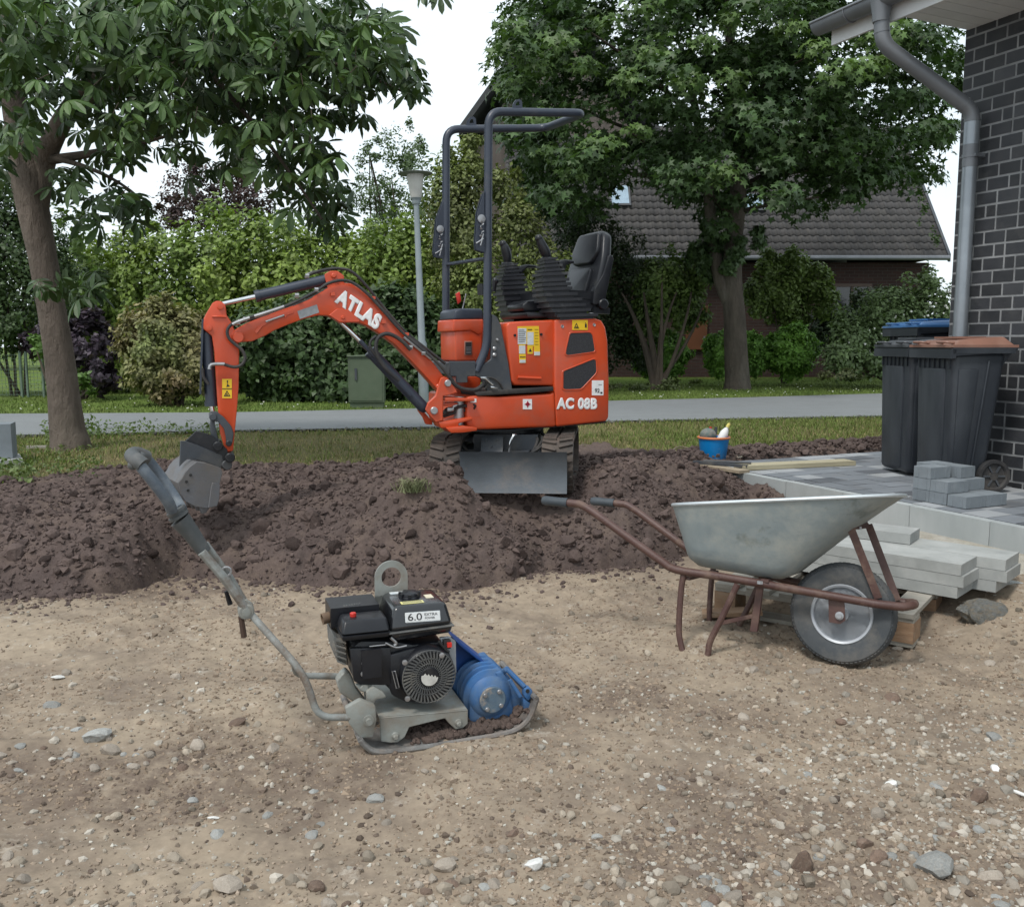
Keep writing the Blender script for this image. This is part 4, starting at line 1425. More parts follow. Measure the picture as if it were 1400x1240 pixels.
for yy, pts in ((NYy, [(661, 262), (652, 290), (649, 330), (650, 342), (662, 346)]), (FYy, [(606, 272), (596, 300), (592, 345), (594, 352), (606, 354)])):
    b = MB(); b.prism(U.poly(pts, yy), yy - .012, yy - .004, .001, 1); b.prism(U.poly(pts, yy), yy + .012, yy + .02, .001, 1)
    hp_ = b.build('hinge_plate', M['slate'], rb)
    b = MB()
    ox = 656 if yy < 0 else 600
    oy = 300 if yy < 0 else 314
    x, z = U.uv(ox, oy, yy); b.lathe([(.012, -.02), (.024, -.018), (.024, -.012), (.012, -.010)], (x, yy - .01, z), 'Y', 14)
    for k in range(9):
        px_, pz_ = U.uv(ox + 1.5 * math.sin(k * 1.9), oy + 4 + k * 3.3, yy)
        b.lathe([(.006, -.003), (.009, 0), (.006, .003)], (px_, yy - .028, pz_), (math.sin(k * 2.2), .5, math.cos(k * 2.2)), 8)
    b.tube([U.p3(ox - 5, oy + 33, yy - .03), U.p3(ox + 3, oy + 28, yy - .03)], .005, 8)
    b.tube([U.p3(ox + 1, oy + 36, yy - .03), U.p3(ox + 5, oy + 20, yy - .03)], .005, 8)
    b.build('locking_pin', M['steel'], rb)
for u, v, yy in ((708, 147, NYy), (645, 171, FYy)):
    b = MB()
    o = [U.uv(u + a, v + c, yy) for a, c in ((-8, 2), (-6, -6), (-3, -10), (2, -11), (5, -8), (6, 2))]
    cc = Vector(U.uv(u - .5, v - 5, yy))
    hole = [tuple(cc + (Vector(p) - cc) * .42) for p in o]
    b.prism(o, yy - .006, yy + .006, 0, 1, hole=hole)
    b.build('lifting_eye', M['slate'], rb)

# ---- seat
def yzpanel(b, pts, x0, x1, bevel, m):
    """outline in y-z, extruded along x"""
    r90 = Matrix(((0, 1, 0, 0), (1, 0, 0, 0), (0, 0, 1, 0), (0, 0, 0, 1)))
    b.prism(pts, x0, x1, bevel, 3, m=m @ r90)

SX, SZ = U.uv(812, 428, 0.03)
SX -= .085; SZ += .015
lean = Matrix.Translation((SX - .03, .03, SZ + .02)) @ Matrix.Rotation(R(13), 4, 'Y')
b = MB()
yzpanel(b, round_poly([(-.19, .02), (.19, .02), (.225, .12), (.22, .30), (.15, .50), (-.15, .50), (-.22, .30), (-.225, .12)], .06, 4), -.035, .035, .022, lean)
seat = b.build('seat', M['black'], dig, m=MU)
b = MB()
yzpanel(b, round_poly([(-.12, .27), (.12, .27), (.17, .35), (.13, .48), (-.13, .48), (-.17, .35)], .03, 4), -.062, -.02, .014, lean)
b.build('headrest_pad', M['black'], seat)
b = MB()
yzpanel(b, round_poly([(-.13, .04), (.13, .04), (.14, .24), (-.14, .24)], .03, 4), -.058, -.02, .014, lean)
b.build('lumbar_pad', M['black'], seat)
b = MB()
for s_ in (-1, 1):
    b.prism(round_poly([(SX - .06, SZ + .02), (SX + .03, SZ + .04), (SX + .085, SZ + .33), (SX + .05, SZ + .35), (SX + .01, SZ + .22), (SX - .05, SZ + .12)], .02, 3), .03 + s_ * .205 - .025, .03 + s_ * .205 + .025, .018, 3)
b.split('side_bolster', M['black'], seat)
b = MB()
b.box((SX - .20, .03, SZ + .045), (.40, .40, .09), .035, 4, m=Matrix.Translation((0, 0, 0)))
for s_ in (-1, 1): b.box((SX - .18, .03 + s_ * .17, SZ + .085), (.34, .07, .05), .02, 3)
b.build('seat_cushion', M['black'], seat)
b = MB()
b.cyl((SX + .02, -.19, SZ + .03), .035, .04, 'Y', 14, .006); b.box((SX + .02, -.16, SZ - .01), (.12, .05, .04), .008)
b.build('recliner', M['black'], seat)
b = MB()
b.prism(U.poly([cs(1110, 850), cs(1170, 860), cs(1160, 882), cs(1100, 880)], -.2), -.21, -.18, .003); b.build('latch', M['steel'], seat)

# ---- two lever consoles with bellows
M['bellow'] = mat('black_rubber_bellows', (0.020, 0.021, 0.026), (0.030, 0.031, 0.036), rough=.38, scale=9, dust=(.10, .10, .10), dust_amt=.2)
for yy, topc, botc, w0, w1, jx, name in ((-.26, (728, 372), (905, 880), .055, .155, (648, 165), 'near'), (.24, (360, 420), (420, 880), .050, .105, (325, 235), 'far')):
    if name == 'near':
        prof = [(368, 672, 775), (395, 668, 795), (430, 662, 815), (470, 655, 830), (505, 630, 860), (560, 632, 868), (600, 636, 880), (640, 640, 890), (690, 645, 935), (740, 665, 975), (790, 690, 1005), (835, 715, 1050), (880, 760, 1110)]
    else:
        prof = [(420, 315, 420), (450, 308, 432), (480, 300, 448), (515, 290, 470), (545, 275, 480), (590, 268, 490), (630, 266, 500), (680, 275, 510), (730, 292, 520), (775, 305, 530), (820, 320, 540), (860, 345, 545), (885, 355, 548)]
    b = MB()
    for k, (yp, xa, xb) in enumerate(prof):
        xa_, za = U.uv(*cs(xa, yp + 4), yy); xb_, zb = U.uv(*cs(xb, yp - 8), yy)
        h = .014 if k < 4 else .018
        wy = .10 + .012 * k * .6
        mm = Matrix.Translation(((xa_ + xb_) / 2, yy, (za + zb) / 2)) @ Matrix.Rotation(math.atan2(-(zb - za), xb_ - xa_), 4, 'Y')
        b.box((0, 0, 0), (abs(xb_ - xa_) + .012, wy, h), .006, 2, m=mm)
        b.box((0, 0, -.016), (abs(xb_ - xa_) * .86, wy * .84, .034), 0, 1, m=mm)
    con = b.build('lever_boot', M['bellow'], dig, m=MU)
    b = MB()
    if name == 'near':
        pts = [cs(725, 365), cs(718, 330), cs(700, 290), cs(672, 235), cs(645, 175)]
    else:
        pts = [cs(362, 410), cs(358, 370), cs(352, 320), cs(335, 260), cs(318, 225)]
    P_ = smooth_pts([U.p3(*p, yy) for p in pts], 4)
    rr_ = [.020 + .012 * math.sin(i / (len(P_) - 1) * 3.0) for i in range(len(P_))]
    b.tube(P_, rr_, 12); b.ball(P_[-1], .024); b.cyl(tuple(P_[0]), .045, .02, 'Z', 14, .006)
    b.build('joystick', M['black'], con)
    # armrest in front of the console
    b = MB()
    if name == 'near': ap = [cs(790, 410), cs(800, 385), cs(850, 368), cs(940, 378), cs(945, 408), cs(890, 405), cs(868, 430), cs(862, 480), cs(830, 470)]
    else: ap = [cs(425, 450), cs(440, 432), cs(520, 415), cs(620, 425), cs(618, 445), cs(520, 445), cs(480, 480), cs(465, 505), cs(440, 490)]
    b.prism(U.poly(ap, yy), yy - .04, yy + .04, .010, 3)
    b.build('armrest', M['black'], con)
b = MB()
b.prism(U.poly([cs(470, 780), cs(520, 740), cs(660, 735), cs(695, 770), cs(690, 830), cs(640, 845), cs(500, 848), cs(470, 825)], -.1), -.14, .1, .02, 3)
b.prism(U.poly([cs(470, 850), cs(1120, 862), cs(1110, 900), cs(480, 905)], -.1), -.2, .2, .01, 2)
b.build('seat_base', M['black'], dig, m=MU)
b = MB(); P_ = U.path([cs(120, 800), cs(118, 700), cs(112, 600)], 0.0); b.tube([U.p3(*cs(126, 690), -.0), U.p3(*cs(124, 590), -.0)], .03, 10); b.tube([U.p3(*cs(235, 660), .1), U.p3(*cs(240, 590), .1), U.p3(*cs(248, 562), .1)], [.012, .016, .022], 10)
b.ball(U.p3(*cs(248, 562), .1), .022)
b.split('control_lever', M['black'], dig, m=MU)
b = MB(); b.tube([U.p3(632, 424, .05), U.p3(637, 402, .05)], .004, 6); b.build('lever_rod', M['steel'], dig, m=MU)
b = MB(); b.prism(U.poly([(623, 402), (628, 399), (630, 412), (626, 416)], .05), .04, .06, .003); b.build('red_grip', M['red'], dig, m=MU)

# ---- slew ring and undercarriage
G = Frame(DC, -6.0, -0.5, 0)
MG = inv @ G.M
b = MB()
zb_ = U.uv(*c3(345, 778), BY)[1]
b.cyl((0, 0, .40), .235, .05, 'Z', 40, .004); b.cyl((0, 0, .355), .21, .05, 'Z', 40, .004)
for k in range(20): b.cyl((.225 * math.cos(k * .314), .225 * math.sin(k * .314), .385), .009, .03, 'Z', 6)
b.build('slew_ring', M['black'], dig, m=MG)
b = MB()
b.box((0, .0, .27), (.40, .50, .14), .01)
b.box((0, -.05, .20), (.62, .40, .09), .01)
b.box((0, -.32, .215), (.30, .22, .06), .008)
b.build('chassis', M['dgrey'], dig, m=MG)
b = MB()
b.box((0, 0, 0), (.135, .012, .115), .004, m=Matrix.Translation((-.075, -.335, .285)) @ Matrix.Rotation(R(-25), 4, 'X'))
for px_, pz_ in ((-.11, .03), (-.04, .03), (-.075, -.01)): b.cyl((0, 0, 0), .006, .008, 'Y', 8, m=Matrix.Translation((px_, -.345 + (pz_) * .45, .285 + pz_)))
b.build('cover_plate', M['dgrey'], dig, m=MG)
b = MB(); b.tube(smooth_pts([(.03, -.36, .23), (.04, -.37, .30), (.06, -.36, .345), (.075, -.35, .35)], 4), .007, 8); b.build('steel_pipe', M['chrome'], dig, m=MG)
b = MB()
for k in range(3): b.tube(smooth_pts([(.16 + .03 * k, -.15, .34), (.20 + .03 * k, -.28, .31), (.17, -.36, .24), (.12 - .05 * k, -.42, .22)], 4), .009, 8)
b.tube(smooth_pts([(-.2, -.1, .33), (-.28, -.22, .30), (-.22, -.34, .24)], 4), .009, 8)
b.split('hydraulic_hose', M['rubber'], dig, m=MG)


def stadium(hl, r, n=10):
    P_ = []
    for k in range(n + 1):
        a = -math.pi / 2 + math.pi * k / n
        P_.append((hl + r * math.cos(a), r + r * math.sin(a)))
    for k in range(n + 1):
        a = math.pi / 2 + math.pi * k / n
        P_.append((-hl + r * math.cos(a), r + r * math.sin(a)))
    return P_


def perim(P_, n):
    L_ = [0]
    Q = P_ + [P_[0]]
    for a, c in zip(Q, Q[1:]): L_.append(L_[-1] + math.dist(a, c))
    out = []
    for k in range(n):
        s_ = L_[-1] * k / n
        for i in range(len(P_)):
            if L_[i + 1] >= s_:
                t = (s_ - L_[i]) / (L_[i + 1] - L_[i] + 1e-9)
                a, c = Q[i], Q[i + 1]
                p = (a[0] + (c[0] - a[0]) * t, a[1] + (c[1] - a[1]) * t)
                d = Vector((c[0] - a[0], c[1] - a[1])).normalized()
                out.append((p, d)); break
    return out


TW = .185
for side in (-1, 1):
    xc = side * (.335 if side > 0 else .335)
    rot = Matrix.Translation((xc, 0, .02)) @ Matrix.Rotation(R(90), 4, 'Z')       # prism x -> along y
    b = MB()
    o = stadium(.40, .155); i_ = [(p[0] * .97 if abs(p[0]) > .1 else p[0], p[1] * .86 + .022) for p in o]
    b.prism(o, -TW / 2, TW / 2, 0, 1, m=rot, hole=i_)
    for i_l, (p, d) in enumerate(perim(o, 100)):
        mm = rot @ Matrix.Translation((p[0], 0, p[1])) @ Matrix.Rotation(-math.atan2(d.y, d.x), 4, 'Y')
        sgn = 1 if i_l % 2 else -1
        b.box((0, 0, 0), (.017, TW * .44, .030), .004, 1, m=mm @ Matrix.Translation((0, sgn * TW * .26, 0)) @ Matrix.Rotation(sgn * .28, 4, 'Z'))
    tr = b.build('track', M['trackm'], dig, m=MG)
    b = MB()
    b.prism([(-.36, .06), (.36, .06), (.36, .20), (.1, .24), (-.36, .22)], -.05, .05, .01, 2, m=rot)
    b.build('track_frame', M['dgrey'], tr)
    b = MB()
    for y_, r_ in ((-.40, .115), (.40, .105)):
        b.lathe([(0, -.06), (r_ * .5, -.06), (r_ * .55, -.045), (r_ * .9, -.045), (r_, -.03), (r_, .03), (r_ * .9, .045), (r_ * .5, .06), (0, .06)], (y_, 0, .155), 'Y', 20, m=rot)
    for k in range(4): b.cyl((-.24 + k * .16, 0, .055), .045, .11, 'Y', 14, .006, m=rot)
    b.split('wheel', M['dgrey'], tr)

# dozer blade: curved plate
yb = -.60
b = MB()
prof = [(0, .235), (.018, .215), (.030, .17), (.030, .10), (.016, .045), (-.006, .0), (-.018, -.002), (.004, .05), (.016, .10), (.016, .17), (.004, .215), (-.010, .240)]
PB = [((p[0]), p[1]) for p in prof]
rotb = Matrix.Translation((0, yb, .035)) @ Matrix.Rotation(R(90), 4, 'Z')
b.prism(PB, -.395, .235, 0, 1, m=rotb)
blade = b.build('dozer_blade', M['blade'], dig, m=MG)
b = MB(); b.prism([(p[0] - .004, p[1]) for p in PB], -.395, -.265, 0, 1, m=rotb @ Matrix.Diagonal((1, 1, 1, 1))); 
b.build('blade_extension', M['blade'], blade)
b = MB()
for s_ in (-1, 1): b.hexa([(s_ * .13 - .03, yb + .03, .10), (s_ * .13 + .03, yb + .03, .10), (s_ * .12 + .03, -.15, .12), (s_ * .12 - .03, -.15, .12), (s_ * .13 - .03, yb + .03, .17), (s_ * .13 + .03, yb + .03, .17), (s_ * .12 + .03, -.15, .18), (s_ * .12 - .03, -.15, .18)], .005)
b.cyl((0, -.38, .2), .03, .3, 'Y', 14)
b.split('blade_arm', M['dgrey'], dig, m=MG)

# ---- boom group
TB = 19.0
PB0 = aty(612, 560, 5.36)                               # swing pivot region
B = Frame((PB0.x, PB0.y, 0), TB, 1.0)
MBm = inv @ B.M
# swing bracket
b = MB()
br = [c5(245, 640), c5(258, 602), c5(290, 588), c5(320, 604), c5(400, 722), c5(330, 745), c5(280, 752), c5(277, 960), c5(215, 975), c5(150, 900), c5(130, 868), c5(150, 812), c5(215, 752)]
b.prism(B.poly(br, -.07), -.085, -.065, .004, 1)
b.prism(B.poly(br, .07), .065, .085, .004, 1)
b.prism(B.poly([c5(270, 758), c5(520, 770), c5(520, 792), c5(275, 792)], 0), -.08, .08, .004)
b.prism(B.poly([c5(276, 806), c5(388, 806), c5(386, 832), c5(276, 834)], 0), -.05, .05, .003)
b.prism(B.poly([c5(215, 962), c5(300, 955), c5(500, 922), c5(500, 948), c5(385, 975), c5(385, 1010), c5(240, 1015)], 0), -.08, .08, .004)
b.prism(B.poly([c5(275, 1012), c5(420, 995), c5(535, 1010), c5(535, 1036), c5(420, 1052), c5(320, 1055)], 0), -.09, .09, .004)
b.prism(B.poly([c5(120, 850), c5(150, 900), c5(215, 975), c5(215, 1005), c5(160, 1000), c5(135, 940), c5(90, 880)], .0), .06, .09, .004)
sb = b.build('swing_bracket', M['orange'], dig, m=MBm)
b = MB()
b.cyl(B.p3(*c5(175, 868), 0), .022, .20, 'Y', 14, .003); b.cyl(B.p3(*c5(290, 640), 0), .02, .20, 'Y', 14, .003); b.cyl(B.p3(*c5(420, 900), 0), .03, .20, 'Z', 14, .003)
b.split('pin', M['steel'], sb)
b = MB()
for k, pts in enumerate([[(285, 905), (340, 880), (400, 850), (480, 835)], [(285, 925), (350, 905), (420, 880), (490, 872)], [(290, 890), (330, 860), (420, 862), (490, 850)], [(350, 860), (400, 870), (440, 920), (430, 985)]]):
    b.tube(smooth_pts([B.p3(*c5(*p), -.03 + .02 * k) for p in pts], 4), .010, 8)
b.tube(smooth_pts([B.p3(*c5(640, 640), -.02), B.p3(*c5(560, 700), -.02), B.p3(*c5(440, 690), -.03), B.p3(*c5(370, 640), -.03), B.p3(*c5(330, 560), -.03)], 4), .012, 8)
b.split('hydraulic_hose', M['rubber'], sb)
b = MB(); b.prism(B.poly([c5(300, 850), c5(345, 850), c5(345, 830), c5(385, 818), c5(385, 830), c5(355, 845), c5(350, 875), c5(300, 880)], 0), -.06, -.04, .002); b.build('fitting', M['steel'], sb)
b = MB(); b.prism(U.poly([c5(505, 770), c5(512, 1035), c5(540, 1038), c5(540, 765)], BY), BY + .004, .33, .004); b.build('front_frame', M['orange'], dig, m=MU)
sticker(U, rect(c5, (516, 775), (566, 808)), BY - .001, 'warning_label', M['white'], dig, MU)
b = MB(); b.tube(smooth_pts([U.p3(*c5(540, 825), BY), U.p3(*c5(560, 835), BY - .01), U.p3(*c5(545, 862), BY)], 4), .006, 6); b.build('wire_clip', M['ink'], dig, m=MU)

boom_px = [(368, 388), (372, 372), (385, 355), (402, 343), (440, 322), (500, 296), (560, 275), (650, 243), (710, 217), (755, 190), (800, 163), (850, 148), (895, 152), (945, 185), (1010, 245), (1100, 338), (1200, 440), (1260, 510), (1312, 580), (1335, 615), (1290, 640), (1255, 600), (1205, 545), (1150, 486), (1080, 415), (1005, 362), (960, 335), (925, 322), (880, 322), (850, 325), (820, 305), (790, 292), (750, 290), (690, 305), (620, 330), (560, 355), (520, 378), (460, 404), (405, 408), (380, 402)]
BW = .055
b = MB()
b.prism(B.poly([c1(*p) for p in boom_px], -BW), -BW, BW, .008, 2)
b.prism(round_poly(B.poly([c1(775, 112), c1(800, 98), c1(830, 98), c1(858, 118), c1(860, 150), c1(790, 175)], -.05), .008), -.05, -.035, .003, 1)
b.prism(round_poly(B.poly([c1(775, 112), c1(800, 98), c1(830, 98), c1(858, 118), c1(860, 150), c1(790, 175)], .05), .008), .035, .05, .003, 1)
b.cyl(B.p3(*c1(398, 386), 0), .030, .14, 'Y', 18, .004)
boom = b.build('boom', M['orange'], dig, m=MBm)
b = MB()       # cast gusset proud of the box section: raised edge lines
for pts in ([(470, 360), (500, 330), (560, 300), (640, 275), (640, 282), (560, 310), (505, 340), (480, 372)],
            [(795, 290), (840, 320), (925, 320), (930, 312), (880, 265), (830, 262)]):
    b.prism(B.poly([c1(*p) for p in pts], -BW), -BW - .006, -BW + .004, .002, 1)
b.split('gusset', M['orange'], boom)
b = MB()
for q, r_ in ((c1(395, 388), .017), (c1(815, 118), .014), (c1(855, 300), .011), (c1(1270, 600), .016), (c1(605, 295), .007), (c1(815, 195), .007)):
    x, z = B.uv(*q, -BW); b.lathe([(r_, 0), (r_, -.012), (r_ * .7, -.016), (0, -.016)], (x, -BW + .002, z), 'Y', 14)
for q in (c1(985, 215), c1(1030, 320), c1(1130, 372), c1(810, 200)):
    x, z = B.uv(*q, -BW); b.box((x, -BW - .01, z), (.022, .03, .016), .003)
b.split('boss', M['orange'], boom)
pa, pb_ = B.p3(*c1(925, 263), -BW), B.p3(*c1(860, 200), -BW)
x0, z0 = B.uv(*c1(852, 222), -BW); x1, z1 = B.uv(*c1(1000, 312), -BW)
ang = math.degrees(math.atan2(z1 - z0, x1 - x0))
text('ATLAS', .105, M['white'], boom, mloc=text_m(((x0 + x1) / 2 + .002, -BW - .003, (z0 + z1) / 2 - .004), ang - 3), bold=.0072, squeeze=.84, shear=-.20, space=1.10)
st = sticker(B, [c1(657, 272), c1(742, 243), c1(752, 278), c1(668, 307)], -BW - .001, 'rating_plate', mat('plate_alu', (.30, .31, .32), (.22, .23, .24), rough=.4, metal=.3, scale=60), boom)

# arm and its parts
arm_px = [(288, 236), (305, 227), (325, 228), (345, 245), (350, 290), (372, 322), (400, 400), (405, 452), (402, 600), (395, 700), (385, 800), (378, 880), (345, 888), (320, 800), (308, 650), (296, 450), (285, 380), (242, 345), (240, 325), (262, 280)]
b = MB()
b.prism(B.poly([c1(*p) for p in arm_px], -.045), -.045, .045, .007, 2)
arm = b.build('arm', M['orange'], dig, m=MBm)
b = MB(); b.prism(B.poly([c1(285, 292), c1(345, 292), c1(350, 302), c1(330, 300), c1(285, 300)], -.045), -.055, -.04, .003, 1)
for q in ((322, 252), (272, 345)):
    x, z = B.uv(*c1(*q), -.045); b.lathe([(.016, 0), (.016, -.01), (0, -.012)], (x, -.045, z), 'Y', 14)
b.split('boss', M['orange'], arm)
st = sticker(B, rect(c1, (330, 567), (372, 651)), -.046, 'warning_label', M['yellow'], arm)
b = MB()
b.prism(B.poly(rect(c1, (330, 608), (372, 611)), -.046), -.0495, -.047)
P_ = B.poly([c1(337, 642), c1(351, 616), c1(366, 642)], -.046); c_ = Vector((sum(p[0] for p in P_) / 3, sum(p[1] for p in P_) / 3))
b.prism(P_, -.0495, -.047, hole=[tuple(c_ + (Vector(p) - c_) * .6) for p in P_])
b.cyl(B.p3(*c1(351, 634), -.048), .004, .003)
b.prism(B.poly([c1(350, 575), c1(356, 572), c1(354, 590), c1(364, 598), c1(348, 602), c1(352, 590)], -.046), -.0495, -.047)
b.build('label_mark', M['ink'], st)


def cylinder(pa, pb, pc, r, rr_, name, parent, y=0.0):
    """barrel pa-pb, rod pb-pc"""
    a, c, d = (Vector(B.p3(*p, y)) for p in (pa, pb, pc))
    b = MB(); b.tube([a, c], r, 16)
    u = (c - a).normalized(); b.tube([c - u * .02, c + u * .006], r * 1.12, 16); b.ball(tuple(a), r * .95, 12)
    cy_ = b.build(name, M['slate'], parent)
    b = MB(); b.tube([c, d], rr_, 12); b.build('piston_rod', M['chrome'], cy_)
    return cy_


cy1 = cylinder(c1(815, 128), c1(478, 208), c1(322, 243), .029, .0125, 'arm_cylinder', dig, 0)
cy1.matrix_local = MBm
cy2 = cylinder(c1(262, 372), c1(283, 680), c1(290, 725), .031, .013, 'bucket_cylinder', dig, 0)
cy2.matrix_local = MBm
b = MB(); b.box((0, 0, 0), (.01, .09, .40), .003, m=Matrix.Translation(B.p3(*c1(240, 470), 0)) @ Matrix.Rotation(R(3), 4, 'Y')); b.build('cylinder_guard', M['slate'], cy2)
cy3 = cylinder(c1(1205, 690), c1(975, 448), c1(845, 320), .034, .014, 'boom_cylinder', dig, 0)
cy3.matrix_local = MBm
b = MB(); b.tube([B.p3(*c1(1150, 640), -.03), B.p3(*c1(930, 400), -.03)], .012, 8); b.build('guard_tube', M['slate'], cy3)

# hoses along the boom
b = MB()
H = [([(280, 520), (290, 503), (330, 502), (380, 515), (415, 505), (430, 475), (415, 440), (385, 415), (360, 390), (352, 360), (365, 335), (395, 318), (450, 300), (560, 268), (650, 232), (740, 185), (790, 152), (850, 138), (900, 150), (960, 195), (1030, 270), (1110, 360), (1200, 440), (1270, 500), (1320, 560)], -.075, .0085),
     ([(395, 330), (440, 312), (560, 280), (700, 225), (790, 175), (860, 160), (900, 170), (950, 205), (1010, 262), (1080, 340), (1180, 415), (1260, 490), (1310, 545)], -.045, .0085),
     ([(690, 128), (720, 108), (790, 90), (850, 88), (900, 105), (960, 165), (1040, 265), (1130, 365), (1230, 445), (1300, 500)], .045, .0085),
     ([(740, 175), (770, 168), (840, 150), (905, 165)], .06, .0085),
     ([(1100, 575), (1040, 520), (1005, 460), (1000, 410), (1020, 378), (1060, 372), (1110, 400), (1150, 440)], -.08, .011),
     ([(1000, 380), (978, 400), (975, 430), (1010, 480)], -.07, .008),
     ([(270, 590), (250, 560), (245, 520)], -.05, .008)]
for pts, y_, r_ in H:
    b.tube(smooth_pts([B.p3(*c1(*p), y_) for p in pts], 4), r_, 8)
b.split('hydraulic_hose', M['rubber'], boom)
b = MB()
for pts, y_ in (([(275, 525), (283, 505), (330, 502), (340, 503)], -.078), ([(375, 330), (400, 318), (450, 301)], -.079), ([(700, 115), (735, 103), (800, 90)], .05), ([(470, 295), (560, 266), (600, 252)], -.077), ([(1120, 385), (1190, 440), (1240, 480)], -.07)):
    b.tube(smooth_pts([B.p3(*c1(*p), y_) for p in pts], 3), .0098, 8)
b.tube([B.p3(*c1(520, 318), -BW - .01), B.p3(*c1(600, 290), -BW - .01)], .006, 8)
for q in ((430, 308), (400, 322), (1150, 430), (1205, 455), (700, 120), (740, 180), (655, 205)):
    b.cyl(B.p3(*c1(*q), -.075), .013, .02, 'X', 6)
b.split('hose_fitting', M['steel'], boom)

# linkage, adapter, bucket
b = MB()
for y_ in (-.062, .062):
    b.prism(B.poly([cb(690, 20), cb(760, 20), cb(850, 90), cb(940, 200), cb(970, 290), cb(955, 400), cb(930, 440), cb(880, 420), cb(872, 330), cb(850, 230), cb(780, 150), cb(700, 130), cb(670, 80)], y_), y_ - .009, y_ + .009, .003, 1)
b.prism(B.poly([cb(690, 60), cb(740, 100), cb(740, 180), cb(790, 370), cb(740, 400), cb(690, 300), cb(680, 200)], 0), -.045, .045, .006, 2)
b.cyl(B.p3(*cb(715, 75), 0), .020, .17, 'Y', 14, .003)
lk = b.build('bucket_link', M['dgrey'], dig, m=MBm)
b = MB()
for q in ((775, 425), (920, 560)):
    b.cyl(B.p3(*cb(*q), 0), .026, .19, 'Y', 16, .004); x, z = B.uv(*cb(*q), -.09); b.cyl((x, -.098, z), .012, .02, 'Y', 6)
b.cyl(B.p3(*cb(905, 395), 0), .016, .15, 'Y', 14, .003)
b.split('pin', M['black'], lk)
b = MB()
ad = [cb(372, 395), cb(515, 262), cb(560, 268), cb(700, 310), cb(800, 390), cb(890, 480), cb(905, 560), cb(850, 620), cb(800, 560), cb(420, 410)]
b.prism(B.poly(ad, -.055), -.062, -.048, .002, 1); b.prism(B.poly(ad, .055), .048, .062, .002, 1)
b.prism(B.poly([cb(372, 395), cb(515, 262), cb(540, 270), cb(400, 402)], 0), -.05, .05)
b.build('quick_hitch', M['black'], dig, m=MBm)
_c = B.M @ Vector(B.p3(*cb(600, 780), -.17))
_f = Frame((0, 0, 0), TB + 15, 1.0)
K2 = Frame(_c - _f.M.to_3x3() @ Vector((0, -.17, 0)), TB + 15, 1.0)      # the bucket hangs slightly turned out
MK2 = inv @ K2.M
b = MB()
hg = [cb(310, 688), cb(318, 560), cb(325, 378), cb(385, 380), cb(520, 425), cb(700, 500), cb(830, 555), cb(875, 600), cb(888, 650), cb(850, 705), cb(800, 700), cb(640, 640), cb(500, 600), cb(400, 600), cb(355, 640)]
b.prism(K2.poly(hg, -.085), -.092, -.078, .002, 1); b.prism(K2.poly(hg, .085), .078, .092, .002, 1)
b.cyl(K2.p3(*cb(820, 645), 0), .028, .22, 'Y', 16, .004)
bh = b.build('bucket_hanger', M['dgrey'], dig, m=MK2)
# bucket: side plates and the curved shell between them
side_px = [(520, 632), (650, 650), (815, 705), (835, 760), (800, 900), (785, 1080), (760, 1165), (640, 1195), (500, 1172), (385, 1110), (322, 1010), (296, 890), (345, 830), (380, 760), (440, 690)]
SW = .17
b = MB()
sp_ = K2.poly([cb(*p) for p in side_px], -SW)
b.prism(sp_, -SW, -SW + .012, .002, 1)
b.prism(sp_, SW - .012, SW, .002, 1)
shell = [sp_[i] for i in (2, 1, 0, 14, 13, 12, 11, 10, 9, 8, 7)]
inn = []
cc = Vector((sum(p[0] for p in sp_) / len(sp_), sum(p[1] for p in sp_) / len(sp_)))
for p in shell: inn.append(tuple(Vector(p) + (cc - Vector(p)).normalized() * .012))
b.prism(shell + inn[::-1], -SW + .004, SW - .004)
bk = b.build('bucket', M['bucketm'], dig, m=MK2)
b = MB()
b.prism(K2.poly([cb(*p) for p in ((705, 878), (800, 905), (790, 1080), (765, 1165), (655, 1190), (690, 940))], -SW), -SW - .010, -SW + .002, .003, 1)
b.build('side_cutter', M['bucketm'], bk)
b = MB()
for k in range(4):
    y_ = -SW + .03 + k * (2 * SW - .06) / 3
    x, z = sp_[7]
    b.hexa([(x - .03, y_ - .02, z + .01), (x + .03, y_ - .02, z + .01), (x + .03, y_ + .02, z + .01), (x - .03, y_ + .02, z + .01), (x - .02, y_ - .015, z - .03), (x + .0, y_ - .015, z - .03), (x + .0, y_ + .015, z - .03), (x - .02, y_ + .015, z - .03)], .003)
b.split('tooth', M['bucketm'], bk)
b = MB()
for q in ((447, 792), (397, 873), (417, 978)): b.cyl(K2.p3(*cb(*q), -SW - .0005), .0075, .006, 'Y', 12)
b.split('bolt_hole', M['ink'], bk)
# ================================================================ VIBRATING PLATE COMPACTOR
kp = atz(600, 1018, -0.35)
KY = 19.0
_d = Vector((-math.sin(R(KY)), math.cos(R(KY)), 0))
KO = kp + _d * 0.18
KO.z = -0.35
K = Frame(KO, KY, 0)
cmp_ = thing('plate_compactor', Matrix.Translation(KO), 'blue and grey vibrating plate compactor with black petrol engine on the sand', 'plate compactor')
MK = Matrix.Translation(-KO) @ K.M


def k_(x, y): return (420 + x / 4.1176, 750 + y / 4.1176)
def h_(x, y): return (160 + x / 4.134, 600 + y / 4.134)


PW = .18                                       # half width of the plate
